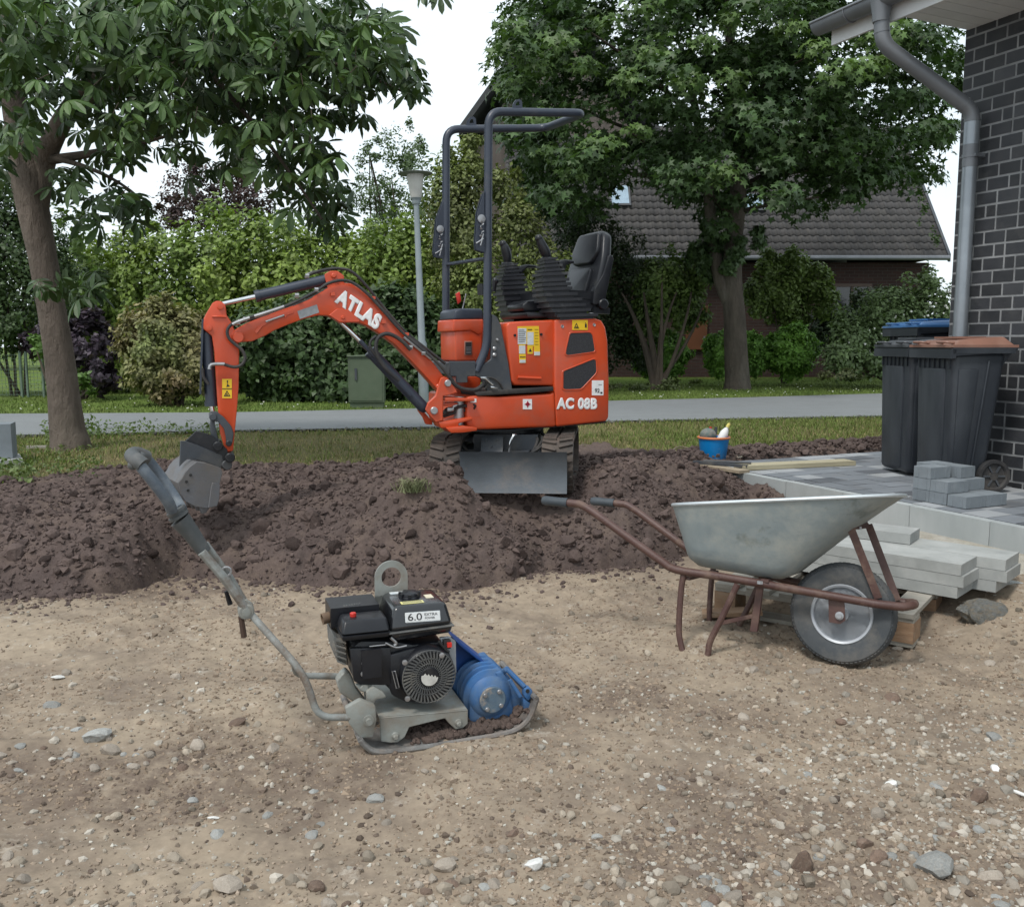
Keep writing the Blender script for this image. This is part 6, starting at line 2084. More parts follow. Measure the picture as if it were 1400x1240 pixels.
for s_ in (0, 1):
    P_ = P1s[:6] if s_ == 0 else [Vector((p[0], -p[1], p[2])) for p in P1s[:6]]
    L0 = Vector(P_[0]); L1 = Vector(P_[-1]); dd = (L1 - L0).normalized()
    b = MB(); b.tube([L0 - dd * .012, L0, L0 + dd * .055, L0 + dd * .105], [.017, .0205, .0195, .021], 14); b.build('handle_grip', M['gripr'], wb, m=MW)
# legs
for s_ in (-1, 1):
    y_ = -.225
    lp = [w_(505, 380), w_(495, 440), w_(488, 560), w_(492, 610), w_(508, 665), w_(550, 700), w_(588, 665), w_(598, 615), w_(640, 530), w_(695, 412)]
    P_ = [W.p3(*p, y_) for p in lp]
    P_ = [(p[0], p[1] * -s_ if s_ > 0 else p[1], p[2]) for p in P_]
    P_[0] = (P_[0][0], P_[0][1], P_[0][2] + .02)
    b = MB(); b.tube(smooth_pts(P_, 4), .0125, 10); b.build('leg', M['rust'], wb, m=MW)
p = [W.p3(*w_(768, 415), -.19), W.p3(*w_(762, 480), -.10), W.p3(*w_(745, 580), -.10)]
b = MB()
b.prism(W.poly([w_(765, 410), w_(790, 412), w_(768, 580), w_(740, 578)], -.09), -.10, -.085, .002, 1); b.build('brace', M['rust'], wb, m=MW)
b = MB(); b.prism(W.poly([w_(640, 540), w_(755, 515), w_(758, 530), w_(640, 556)], -.09), -.1, -.085, .002, 1); b.build('brace', M['rust'], wb, m=MW)
b = MB(); x0, z0 = W.uv(*w_(520, 372), -.2); b.box((x0, 0, z0 - .02), (.03, .44, .012), .003); x1, z1 = W.uv(*w_(790, 400), -.18); b.box((x1, 0, z1 - .0), (.03, .34, .012), .003)
b.build('cross_bar', M['rust'], wb, m=MW)
# wheel carrier plates and nose braces
for s_ in (-1, 1):
    y_ = -.088
    P_ = W.poly([w_(1018, 465), w_(1075, 475), w_(1078, 540), w_(1060, 552), w_(1020, 545)], y_)
    b = MB(); b.prism(P_, s_ * .088 - .003, s_ * .088 + .003, 0); cp = b.build('axle_plate', M['rust'], wb, m=MW)
    b = MB(); b.lathe([(.016, 0), (.016, .006 * s_), (.009, .007 * s_), (.009, .016 * s_), (0, .016 * s_)], (hub.x, s_ * .092, hub.z), 'Y', 12); b.build('axle_nut', M['steel'], cp)
b = MB(); b.cyl(tuple(hub), .008, .19, 'Y', 12); b.build('axle', M['steel'], wb, m=MW)


def strap(pa, pb, wdt, th):
    """flat bar between two points, wide in the direction wdt"""
    a, c = Vector(pa), Vector(pb)
    d = (c - a).normalized(); wv = (Vector(wdt) - d * Vector(wdt).dot(d)); n_ = d.cross(wv.normalized()) * th / 2
    wv = wv / 1
    return [a - wv - n_, a + wv - n_, a + wv + n_, a - wv + n_, c - wv - n_, c + wv - n_, c + wv + n_, c - wv + n_]


for (q0, q1, y0, y1) in (((1195, 462), (1098, 215), -.062, -.10), ((1262, 470), (1160, 200), .045, .09)):
    a, c = W.p3(*w_(*q0), y0), W.p3(*w_(*q1), y1)
    b = MB(); b.hexa(strap(a, c, (.014, 0, .004), .005), .001, 1); b.build('tray_brace', M['rust'], wb, m=MW)
a, c = W.p3(*w_(1098, 205), -.10), W.p3(*w_(1160, 200), .09)
b = MB(); b.hexa(strap(a, c, (.010, 0, -.012), .006), .001, 1); b.build('tray_brace', M['rust'], wb, m=MW)
b = MB(); b.cyl(W.p3(*w_(1128, 212), -.03), .009, .012, 'Z', 6); b.cyl(W.p3(*w_(775, 405), -.19), .012, .012, 'Z', 6); b.build('bolt', M['steel'], wb, m=MW)

# tray: lofted shell with a rolled rim
rim_l, rim_r = W.uv(*w_(428, 133), -.30), W.uv(*w_(1278, 98), -.12)
bot_l, bot_m, bot_r = W.uv(*w_(495, 325), -.20), W.uv(*w_(800, 394), -.16), W.uv(*w_(1010, 340), -.12)
rim_x0, rim_x1 = rim_l[0], rim_r[0]
rim_z0, rim_z1 = rim_l[1], rim_r[1]


def loop(x0, x1, w0, w1, z0, z1, rc_, n=64, nosew=None):
    """rounded rectangle ring seen from above, wider at the back (x0)"""
    pts = []
    for k in range(n):
        a = 2 * math.pi * k / n
        c_, s_ = math.cos(a), math.sin(a)
        e = rc_
        ux = math.copysign(abs(c_) ** e, c_); uy = math.copysign(abs(s_) ** e, s_)
        t = (ux + 1) / 2
        wdt = w0 + (w1 - w0) * t ** 1.5
        pts.append(Vector((x0 + (x1 - x0) * t, uy * wdt, z0 + (z1 - z0) * t)))
    return pts


levels = []
bx0, bx1, bz = bot_l[0], W.uv(*w_(870, 392), -.15)[0], min(bot_m[1], bot_l[1])
for t in (0, .04, .12, .25, .4, .55, .7, .85, 1.0):
    e = t
    x0 = rim_x0 + (bx0 - rim_x0) * (1 - t) + 0
    f = (1 - t)
    x0 = rim_x0 + (bx0 + .01 - rim_x0) * f ** 1.0
    x1 = rim_x1 - (rim_x1 - bx1) * f ** 0.92
    w0 = .31 - .10 * f - (.012 if t < .05 else 0); w1 = .235 - .085 * f
    z0 = bz + .040 + (rim_z0 - bz - .04) * t if t > 0 else bz + .022
    z1 = bz + .008 + (rim_z1 - bz - .008) * t if t > 0 else bz
    if t == 0: x0 += .03; x1 -= .03; w0 -= .03; w1 -= .03
    levels.append(loop(x0, x1, w0, w1, z0, z1, .42 + .0 * t))
bm = bmesh.new()
rings = [[bm.verts.new(p) for p in L_] for L_ in levels]
for a, c in zip(rings, rings[1:]):
    for k in range(len(a)):
        j = (k + 1) % len(a)
        bm.faces.new((a[k], a[j], c[j], c[k]))
bm.faces.new(rings[0][::-1])
inner = [[bm.verts.new(p + Vector((0, 0, .003)) - Vector(((p.x - (levels[i][0].x + levels[i][32].x) / 2), p.y, 0)) * .012) for p in L_] for i, L_ in enumerate(levels)]
for a, c in zip(inner, inner[1:]):
    for k in range(len(a)):
        j = (k + 1) % len(a)
        bm.faces.new((a[j], a[k], c[k], c[j]))
bm.faces.new(inner[0])
for k in range(64):
    j = (k + 1) % 64
    bm.faces.new((rings[-1][k], rings[-1][j], inner[-1][j], inner[-1][k]))
bmesh.ops.recalc_face_normals(bm, faces=bm.faces)
mb = MB(); mb.bm.free(); mb.bm = bm
tray = mb.build('tray', M['galv'], wb, angle=50, m=MW)
b = MB(); b.tube([p + Vector((0, 0, .002)) for p in levels[-1]], .0075, 8, closed=True)
b.build('rolled_rim', mat('bright_galvanised_rim', (.52, .56, .58), (.42, .46, .48), rough=.45, metal=.4, scale=8), tray)
# ================================================================ PAVED TERRACE, EDGING
ES = Matrix(((EDIR.x, ENOR.x, 0, 0), (EDIR.y, ENOR.y, 0, 0), (0, 0, 1, 0), (0, 0, 0, 1)))


def eb(a, b_, z=0.0):
    return E1 + EDIR * a + ENOR * b_ + Vector((0, 0, z))


def eb_inv(p):
    d = Vector(p) - E1
    return d.dot(EDIR), d.dot(ENOR)


WC = atz(1285, 650, 0)                                  # foot of the house corner
ca_, cb_ = eb_inv(WC)
far_a = eb_inv(atz(1028, 629, 0))[0]
near_a = 3.6
EM = Matrix.Translation(E1) @ ES
terr = thing('paved_terrace', EM, 'freshly laid terrace of mixed grey paving blocks beside the dark brick house', 'terrace')
terr['kind'] = 'structure'
del terr['category']
M['bed'] = mat('paving_bed_sand', (.08, .08, .078), (.11, .105, .10), rough=.95, bump=.6, bscale=60)
b = MB(); b.box(((far_a + near_a) / 2, (.07 + cb_) / 2, -.10), (near_a - far_a, cb_ - .07, .168)); b.box(((far_a + ca_) / 2 - .02, cb_ + .7, -.10), (ca_ - far_a - .04, 1.4, .168))
b.build('paving_bed', M['bed'], terr)
M['pav_l'] = mat('light_grey_paving', (0.36, 0.375, 0.39), (0.29, 0.305, 0.32), rough=.8, scale=3, vary=.10, bump=.3, bscale=120, bdist=.002, spec=.4, dust=(.30, .29, .27), dust_amt=.25, dscale=6, dsharp=.4)
M['pav_m'] = mat('mid_grey_paving', (0.19, 0.205, 0.225), (0.15, 0.163, 0.18), rough=.75, scale=3, vary=.14, bump=.3, bscale=120, bdist=.002, spec=.4, dust=(.27, .26, .25), dust_amt=.25, dscale=6, dsharp=.4)
M['pav_d'] = mat('dark_grey_paving', (0.085, 0.092, 0.105), (0.12, 0.128, 0.14), rough=.7, scale=3, vary=.14, bump=.3, bscale=120, bdist=.002, spec=.4, dust=(.24, .23, .22), dust_amt=.25, dscale=6, dsharp=.4)
rr = random.Random(4)
pme = {}


def block_mesh(name, L_, W_, H_, material, bev=.004):
    b = MB(); b.box((0, 0, -H_ / 2), (L_, W_, H_), bev, 1)
    o = b.build(name, material); me = o.data; D.objects.remove(o); return me


row = .16
a = far_a + row / 2
cnt_ = 0
while a < near_a:
    p = .085
    if True:
        p += rr.choice((0, .04, .08, .12))
        first = True
    x = .085
    xe = cb_ if a > ca_ - .1 else cb_ + 1.4
    while x < xe - .02:
        L_ = rr.choice((.16, .24, .24, .32))
        if first: L_ = p
        first = False
        if L_ < .05: continue
        if x + L_ > xe - .01: L_ = xe - .012 - x
        if L_ < .04: break
        kind = rr.choice('lllmmmmmdd')
        key = (round(L_, 2), kind)
        if key not in pme: pme[key] = block_mesh('paving_block', L_ - .006, row - .006, .06, M['pav_' + kind])
        if cnt_ < 300:
            o = link('paving_block', pme[key], terr); o.location = (a, x + L_ / 2, rr.uniform(-.001, .0015)); o.rotation_euler = (rr.uniform(-.004, .004), rr.uniform(-.004, .004), R(90)); cnt_ += 1
        x += L_
    a += row
# edging slabs set on edge
edg = thing('concrete_edging', EM, 'row of pale concrete edging slabs set on edge along the terrace', 'edging')
a = far_a - .02
eme = block_mesh('edging_slab', .496, .058, .34, M['edge'], .004)
while a < near_a:
    o = link('edging_slab', eme, edg); o.location = (a + .25, .032, .001 + rr.uniform(-.002, .002)); a += .5
# sloping mortar/sand at the foot of the edging
n = 60
aa = np.linspace(.1, near_a, n)
V, F = [], []
M['psand'] = ground_mat('pale_dry_sand', [(0.36, 0.335, 0.28), (0.30, 0.27, 0.22), (0.40, 0.38, 0.34), (0.24, 0.22, 0.18)], 2, 5, 14, .6, 50)
for i, a_ in enumerate(aa):
    for j, (bo, h) in enumerate(((.03, 0), (-.06, -.004), (-.18, -.03), (-.32, -.075), (-.5, -.16))):
        k = float(fbm(np.array([a_ * 2]), np.array([bo * 3]), 1.5, 3, 7)[0]) * .02
        fade = float(sstep(1.15, 1.55, a_))
        p = eb(a_, bo, -.125 + h + (k if j else 0) - .25 * (1 - fade) - .08 * float(sstep(2.3, 3.0, a_)) )
        V.append(p[:])
for i in range(n - 1):
    for j in range(4): F.append((i * 5 + j, i * 5 + j + 1, i * 5 + j + 6, i * 5 + j + 5))
o = link('pale_sand_bank', raw_mesh('pale_sand_bank', V, F, M['psand'], True)); tag(o, 'pale dry sand piled against the foot of the concrete edging', kind='structure')

# low ridge of soil between the terrace and the grass
M['soil2'] = M['soil']
na, nb = 46, 190
A_, B_ = np.meshgrid(np.linspace(far_a - .55, far_a + .02, na), np.linspace(-1.2, 5.5, nb), indexing='ij')
PX = E1.x + EDIR.x * A_ + ENOR.x * B_; PY = E1.y + EDIR.y * A_ + ENOR.y * B_
tt = (A_ - (far_a - .55)) / .57
Z_ = -.03 + .085 * np.sin(np.clip(tt * 1.05, 0, 1) * np.pi) + .030 * fbm(PX, PY, 6, 4, 88) + .014 * fbm(PX, PY, 22, 2, 89)
Z_ = np.where(tt > .97, -.04, Z_)
ii = np.arange(na * nb).reshape(na, nb)
o = link('soil_strip', raw_mesh('soil_strip', np.stack([PX.ravel(), PY.ravel(), Z_.ravel()], 1), np.stack([ii[:-1, :-1].ravel(), ii[1:, :-1].ravel(), ii[1:, 1:].ravel(), ii[:-1, 1:].ravel()], 1), M['soil'], True))
tag(o, 'narrow strip of dark soil between the terrace and the grass verge', kind='structure')
rs = np.random.RandomState(14); n = 1400
aa_, bb_ = rs.uniform(far_a - .50, far_a - .02, n), rs.uniform(-1.0, 4.0, n)
px_, py_ = E1.x + EDIR.x * aa_ + ENOR.x * bb_, E1.y + EDIR.y * aa_ + ENOR.y * bb_
pz_ = .02 + .045 * np.sin(np.clip((aa_ - far_a + .55) / .57, 0, 1) * np.pi)
tag(link('soil_clods', scatter_mesh('soil_clods', np.stack([px_, py_, pz_], 1), np.clip(.010 + .012 * rs.exponential(.8, n), .01, .05), CL1, M['clod'], rs), o), kind='stuff')

# ================================================================ BRICK HOUSE ON THE RIGHT
zs = aty(1322, 43, WC.y).z                               # underside of the eaves
HM = Matrix.Translation(WC) @ ES                        # x along the wall towards the camera, y into the house
house = thing('brick_house', HM, 'corner of a dark grey brick house with white soffit and zinc gutter', 'house')
M['mortar'] = mat('light_mortar', (0.30, 0.305, 0.31), (0.16, 0.165, 0.17), rough=.95, scale=5, bump=.5, bscale=80, bdist=.004)
M['brick'] = mat('anthracite_brick', (0.024, 0.026, 0.031), (0.040, 0.041, 0.045), rough=.55, scale=6, detail=8, vary=.38, bump=.35, bscale=60, bdist=.004, dust=(.11, .108, .105), dust_amt=.22, dscale=5, dsharp=.5, spec=.5)
ch = .0833; bl = .153; jt = .0145
nc = int((zs + .25) / ch) + 1
b = MB(); b.box((3.0, .083, (zs - .30) / 2), (6.0 - .008, .16, zs + .30)); b.box((.10, 2.2, (zs - .3) / 2), (.17, 4.0, zs + .30))
b.build('wall', M['mortar'], house)
bme = block_mesh('brick', bl - jt, .10, ch - jt, M['brick'], .0025)
hme = block_mesh('brick', bl / 2 - jt, .10, ch - jt, M['brick'], .0025)
z0_ = -.30
cnt_ = 0
rest = MB()
for c_ in range(nc + 2):
    z = z0_ + c_ * ch
    if z > zs + .0: break
    x = .0
    pat = rr.random()
    first = True
    while x < 5.9:
        if first: L_, me = (bl * (1.0 if c_ % 2 else .5), bme if c_ % 2 else hme)
        else: L_, me = (bl / 2, hme) if rr.random() < .14 else (bl, bme)
        first = False
        vis = z > -.05 and x < 1.28
        if vis and cnt_ < 300:
            o = link('brick', me, house); o.location = (x + L_ / 2, .05 + rr.uniform(-.0012, .0012), z + ch - jt / 2); cnt_ += 1
        else:
            rest.box((x + L_ / 2, .05, z + ch / 2), (L_ - jt, .10, ch - jt))
        x += L_
    # return face, turned away from the viewer
    y = .10 + (.06 if c_ % 2 else 0)
    while y < 4.1:
        rest.box((.05, y + bl / 2, z + ch / 2), (.10, bl - jt, ch - jt)); y += bl
o = rest.build('brickwork', M['brick'], house); o['kind'] = 'stuff'

# eaves
fp = atz(1189, 43, zs)
fa, fb = (HM.inverted() @ fp).x, (HM.inverted() @ fp).y          # fb < 0: distance of the fascia from the wall
fe = (HM.inverted() @ atz(1141, 63, zs)).x
M['whiteb'] = mat('white_soffit_board', (0.68, 0.69, 0.70), (0.60, 0.61, 0.62), rough=.5, scale=3, vary=.04)
sme = block_mesh('soffit_board', .092, abs(fb) + .05, .014, M['whiteb'], .003)
x = .02
i = 0
while x < 5.5:
    o = link('soffit_board', sme, house); o.location = (x + .046, fb / 2 + .027, zs + .014); x += .098; i += 1
b = MB(); b.box((2.8, fb / 2, zs + .035), (5.6, abs(fb), .02)); b.build('soffit_backing', M['whiteb'], house)
b = MB(); b.box(((fe + 5.6) / 2, fb - .011, zs + .080), (5.6 - fe, .020, .165), .002); b.build('fascia', M['whiteb'], house)
GR = .068
gb = fb - .021 - GR - .004
gz = zs + .135
ge = (HM.inverted() @ aty(1112, 22, 6.45)).x
ge = fe - .06
prof = [(gb + GR * math.cos(a), gz + GR * math.sin(a)) for a in [math.pi + k * math.pi / 14 for k in range(15)]]
inn = [(gb + (GR - .004) * math.cos(a), gz + (GR - .004) * math.sin(a)) for a in [math.pi + k * math.pi / 14 for k in range(15)]]
rotg = Matrix(((0, 1, 0, 0), (1, 0, 0, 0), (0, 0, 1, 0), (0, 0, 0, 1)))
b = MB(); b.prism(prof + inn[::-1], ge, 5.6, 0, 1, m=rotg)
b.prism(prof, ge, ge + .004, 0, 1, m=rotg)
b.tube([(ge, gb - GR, gz + .004), (5.6, gb - GR, gz + .004)], .009, 10)
gut = b.build('gutter', M['zincd'], house)
for xx in (ge + .30, ge + 1.0):
    b = MB(); P_ = [(xx, gb + (GR + .004) * math.cos(a), gz + (GR + .004) * math.sin(a)) for a in [math.pi + k * math.pi / 10 for k in range(11)]]
    b.tube(P_, .004, 8); b.build('gutter_joint', M['zincd'], gut)
# roof edge
b = MB()
b.hexa([(ge - .02, gb + .03, gz + .015), (5.6, gb + .03, gz + .015), (5.6, 3.0, gz + 1.9), (ge - .02, 3.0, gz + 1.9), (ge - .02, gb + .03, gz + .05), (5.6, gb + .03, gz + .05), (5.6, 3.0, gz + 1.94), (ge - .02, 3.0, gz + 1.94)])
b.build('roof', mat('anthracite_roof', (.05, .052, .055), rough=.6), house)
# downpipe
g_out = HM.inverted() @ EYE
def wpt(u, v, off):
    """point in the house frame on the plane 'off' metres in front of the wall"""
    o = HM.inverted() @ EYE; d = HM.inverted().to_3x3() @ ray(u, v)
    return o + d * ((-off - o.y) / d.y)
pA = wpt(1198, 2, -gb); pA.z = gz - GR + .01
pB = wpt(1206, 60, -gb - .02)
pC = wpt(1330, 152, .075)
pD = wpt(1313, 445, .075)
ax = (pC.x + pD.x) / 2
pC.x = ax; pE = Vector((ax, -.075, .01)); 
b = MB()
pA.x = pB.x
path = round_pts([pA, Vector((pB.x, pB.y, pB.z)), pC, pC + Vector((0, 0, -.35))], .075, 7)
b.tube(path, .047, 20)
b.tube([pA + Vector((0, 0, .045)), pA + Vector((0, 0, -.02)), pA + Vector((0, 0, -.09))], [.075, .058, .049], 20)
dp = b.build('downpipe_bend', M['zincd'], house)
b = MB(); top = pC + Vector((0, 0, -.07))
b.tube([top, pE], .0445, 24)
b.tube([top + Vector((0, 0, -.0)), top + Vector((0, 0, -.14))], .0475, 24)
dpipe = b.build('downpipe', M['zinc'], house)
for t_ in (.20, 1.6):
    b = MB(); p = top - Vector((0, 0, t_)); b.tube([p, p - Vector((0, 0, .022))], .051, 24); b.box((p.x + .05, p.y + .02, p.z - .011), (.02, .09, .02)); b.build('pipe_clamp', M['zincd'], dpipe)
for (p, q) in ((path[1], path[2]), (path[9], path[10]), (path[-3], path[-2])):
    b = MB(); dd = (q - p).normalized(); b.tube([p, p + dd * .010], .0495, 20); b.build('pipe_seam', M['zincd'], dp)

# ================================================================ WHEELIE BINS
M['binp'] = mat('anthracite_bin_plastic', (0.019, 0.023, 0.030), (0.028, 0.033, 0.041), rough=.45, scale=4, detail=8, dust=(.075, .085, .095), dust_amt=.42, dscale=3.5, dsharp=.6, stretch=(1, 1, .4), bump=.06, bscale=60)
M['lidk'] = mat('dark_bin_lid', (0.045, 0.050, 0.058), (0.06, 0.066, 0.075), rough=.45, scale=5, dust=(.18, .18, .18), dust_amt=.3, dsharp=.5)
M['lidb'] = mat('blue_bin_lid', (0.055, 0.17, 0.40), (0.07, 0.21, 0.46), rough=.4, scale=5, dust=(.25, .33, .45), dust_amt=.35, dsharp=.5)
M['lidn'] = mat('brown_bin_lid', (0.25, 0.125, 0.09), (0.20, 0.10, 0.072), rough=.45, scale=5, dust=(.33, .22, .175), dust_amt=.35, dsharp=.5)


def make_bin(o, rz, w_, dpt, h, lid, label, group):
    """x from the front lip to the wheels, y across"""
    F_ = Frame(o, rz)
    t = thing('wheelie_bin', F_.M, label, 'wheelie bin', group)
    hw = w_ / 2
    rimz = h * .915
    b = MB()
    b.hexa([(.035, .035, .02), (dpt * .70, .035, .02), (dpt * .70, w_ - .035, .02), (.035, w_ - .035, .02), (.012, .015, rimz), (dpt * .93, .015, rimz), (dpt * .93, w_ - .015, rimz), (.012, w_ - .015, rimz)], .035, 3)
    body = b.build('body', M['binp'], t)
    # raised panels and ribs
    b = MB()
    b.hexa([(.022, .12, .05), (.05, .12, .05), (.05, w_ - .12, .05), (.022, w_ - .12, .05), (.004, .10, rimz - .10), (.04, .10, rimz - .10), (.04, w_ - .10, rimz - .10), (.004, w_ - .10, rimz - .10)], .012, 2)
    b.build('front_panel', M['binp'], body)
    b = MB()
    b.hexa([(dpt * .40, .020, .05), (dpt * .44, .020, .05), (dpt * .44, .06, .05), (dpt * .40, .06, .05), (dpt * .60, .004, rimz - .05), (dpt * .64, .004, rimz - .05), (dpt * .64, .05, rimz - .05), (dpt * .60, .05, rimz - .05)], .006, 2)
    b.hexa([(dpt * .14, .028, .05), (dpt * .34, .028, .05), (dpt * .34, .06, .05), (dpt * .14, .06, .05), (dpt * .12, .007, rimz - .10), (dpt * .46, .007, rimz - .10), (dpt * .46, .05, rimz - .10), (dpt * .12, .05, rimz - .10)], .010, 2)
    b.build('side_panel', M['binp'], body)
    b = MB()
    b.box((dpt * .49, hw, rimz + .008), (dpt + .02, w_ + .03, .035), .010, 2)
    b.box((-.008, hw, rimz - .012), (.030, w_ + .03, .055), .010, 2)
    b.prism([(-.02, rimz - .028), (dpt * .55, rimz - .012), (dpt * .98, rimz + .0), (dpt * .98, rimz + .02), (-.02, rimz + .02)], -.012, .004, .004, 1)
    for k in range(7): b.box((.02, .06 + k * (w_ - .12) / 6, rimz - .055), (.03, .012, .09), .003, 1)
    b.build('rim', M['binp'], body)
    b = MB()
    lz = rimz + .030
    b.hexa([(-.012, -.008, lz), (dpt + .02, -.008, lz), (dpt + .02, w_ + .008, lz), (-.012, w_ + .008, lz), (.05, .05, lz + .040), (dpt * .90, .04, lz + .062), (dpt * .90, w_ - .04, lz + .062), (.05, w_ - .05, lz + .040)], .014, 3)
    b.box((dpt * .5, hw, lz + .004), (dpt + .05, w_ + .025, .016), .006, 2)
    l_ = b.build('lid', lid, t)
    b = MB(); b.box((dpt * .45, hw, lz + .055), (dpt * .5, w_ * .55, .014), .006, 2); b.build('lid_ridge', lid, l_)
    for y_ in (w_ * .20, w_ * .80):
        b = MB(); b.tube(round_pts([(.02, y_ - .06, lz + .022), (-.03, y_ - .055, lz + .028), (-.03, y_ + .055, lz + .028), (.02, y_ + .06, lz + .022)], .02, 3), .008, 8); b.build('lid_handle', lid, l_)
    b = MB(); b.tube([(dpt + .035, .03, rimz + .02), (dpt + .035, w_ - .03, rimz + .02)], .014, 12)
    for y_ in (.05, hw, w_ - .05): b.prism([(dpt * .9, rimz - .08), (dpt + .03, rimz + .01), (dpt + .03, rimz + .03), (dpt * .9, rimz + .02)], y_ - .012, y_ + .012)
    b.build('handle', M['binp'], body)
    for y_ in (-.012, w_ - .028):
        b = MB(); b.lathe([(.098, .002), (.100, .008), (.100, .034), (.098, .040), (.080, .040), (.074, .034), (.070, .026), (.030, .026), (.026, .034), (0, .034)], (dpt * .80, y_ + .04, .10), (0, -1, 0), 32)
        wl = b.build('wheel', M['rubber'], t)
        b = MB()
        for k in range(6): b.box((0, 0, 0), (.045, .01, .010), .002, 1, m=Matrix.Translation((dpt * .80, y_ + .010, .10)) @ Matrix.Rotation(k * math.pi / 3, 4, 'Y') @ Matrix.Translation((.048, 0, 0)))
        b.build('wheel_spoke', M['lidk'], wl)
    return t


grp = 'wheelie bins beside the brick house'
pbn = atz(1293, 674, 0)
make_bin(pbn, 4, .47, .37, .93, M['lidn'], 'black wheelie bin with a brown lid, behind the stack of paving blocks', grp)
pbk = atz(1236, 653, 0)
make_bin(pbk, 4, .46, .44, .93, M['lidk'], 'black wheelie bin with a dark grey lid, left of the brown-lidded bin', grp)
pbl = aty(1256, 470, 6.85); pbl.z = 0
make_bin(pbl, 4, .52, .62, 1.09, M['lidb'], 'tall wheelie bin with a blue lid, furthest back of the bins', grp)

# ================================================================ STACK OF PAVING BLOCKS
so = atz(1319.6, 697, 0.0)
SMx = Matrix.Translation((so.x, so.y, 0)) @ Matrix(((ENOR.x, -EDIR.x, 0, 0), (ENOR.y, -EDIR.y, 0, 0), (0, 0, 1, 0), (0, 0, 0, 1)))   # x right-back, y left-back
bv, bu, bh = .165, .12, .066
def stack_block_mesh():
    b = MB(); b.box((0, 0, bh / 2), (bv - .004, bu - .004, bh - .002), .005, 2)
    for s_ in (-1, 1):
        for t_ in (-.5, .5): b.box((s_ * (bv / 2 - .002), t_ * bu * .5, bh * .46), (.004, .012, bh * .8)); b.box((t_ * bv * .55, s_ * (bu / 2 - .002), bh * .46), (.012, .004, bh * .8))
    o = b.build('paving_block', M['blockg']); me = o.data; D.objects.remove(o); return me
sbm = stack_block_mesh()
gb_ = 'grey paving blocks stacked on the terrace'
lay = [(0, 0, 0, 0, 'grey block at the front corner of the stack, bottom layer'), (1, 0, 0, 0, 'grey block at the right end of the stack, bottom layer'),
       (0, 1, 0, 0, 'grey block in the bottom layer, second from the front corner on the left face'), (0, 2, 0, 0, 'grey block in the bottom layer, at the far left of the stack'),
       (1, 1, 0, 0, 'grey block in the bottom layer, hidden in the middle of its right end'), (1, 2, 0, 0, 'grey block in the bottom layer, at the back right corner of the stack'),
       (0, 1, 1, 0, 'grey block in the middle layer, standing out at the front'), (0, 2, 1, 0, 'grey block in the middle layer, at the far left of the stack'),
       (1.06, 1.25, 1, 0, 'grey block in the middle layer, at the right end below the crosswise one'), (1, 2.25, 1, 0, 'grey block in the middle layer, at the back right corner of the stack'),
       (0, 2, 2, 0, 'grey block on top of the stack, on the left'), (1.0, 1.75, 2, 90, 'grey block on top of the stack, on the right, turned crosswise'), (.9, 2.9, 2, 0, 'grey block on top of the stack, furthest back')]
for (v_, u_, l_, rt, lab) in lay:
    m_ = SMx @ Matrix.Translation(((v_ + .5) * bv + rr.uniform(-.002, .002), (u_ + .5) * bu + rr.uniform(-.002, .002), l_ * bh + .003)) @ Matrix.Rotation(R(rt + rr.uniform(-1, 1)), 4, 'Z')
    o = link('paving_block', sbm); o.matrix_world = m_
    tag(o, lab, 'paving block', gb_)

# ================================================================ PALLET WITH CONCRETE SLABS
pc_ = atz(1247, 888, -.335)
PF = Frame((pc_.x, pc_.y, -.335), -36)                     # x to the right-front; origin at the near right corner
pal = thing('wooden_pallet', PF.M, 'worn wooden pallet half sunk in sand under the concrete slabs', 'pallet')
PL, PWd = .86, 1.0                                         # extent to the left (-x) and back (+y)
bk_m = block_mesh('pallet_block', .10, .13, .085, M['palletw'], .004)
for xx in (-.05, -PL / 2, -PL + .05):
    for yy in (.07, PWd / 2, PWd - .07):
        o = link('pallet_block', bk_m, pal); o.location = (xx, yy, .105)
mb1 = block_mesh('stringer_board', PL, .10, .018, M['palletg'], .002)
for yy in (.06, PWd / 2, PWd - .06):
    o = link('stringer_board', mb1, pal); o.location = (-PL / 2, yy, .124)
    o = link('bottom_board', mb1, pal); o.location = (-PL / 2, yy, .020)
mb2 = block_mesh('deck_board', .105, PWd, .019, M['palletg'], .002)
for k in range(6):
    o = link('deck_board', mb2, pal); o.location = (-.055 - k * (PL - .11) / 5, PWd / 2, .144)
# loose board ends leaning out at the left
b = MB(); b.box((0, 0, 0), (.26, .09, .018), .002); 
o = b.build('broken_board', M['palletw'], pal); o.location = (-PL + .12, -.08, .045); o.rotation_euler = (0, -.10, .45)

pt = .146 - .335
ca = atz(1311, 820, pt)
SF = Frame((ca.x, ca.y, pt), -43)
st_ = .0505
slab_me = block_mesh('concrete_slab', 1.0, .215, st_ - .002, M['conc'], .004)
gsl = 'concrete slabs stacked on the pallet'
for (e_, l_, sx_, lab) in ((0, 0, -.01, 'long concrete slab, lowest in the front pile on the pallet'), (0, 1, .012, 'long concrete slab, middle of the front pile, standing out at its end'), (0, 2, 0, 'long concrete slab, topmost in the front pile on the pallet'),
                          (1, 0, .085, 'long concrete slab, lowest in the rear pile on the pallet'), (1, 1, .125, 'long concrete slab, middle of the rear pile on the pallet'), (1, 2, .115, 'long concrete slab, topmost in the rear pile on the pallet')):
    o = link('concrete_slab', slab_me)
    o.matrix_world = SF.M @ Matrix.Translation((-.5 + sx_, .108 + e_ * .220, (l_ + 1) * st_ + .001)) @ Matrix.Rotation(R(rr.uniform(-.6, .6)), 4, 'Z')
    tag(o, lab, 'concrete slab', gsl)
q = atz(1229, 738, pt + 4 * st_)
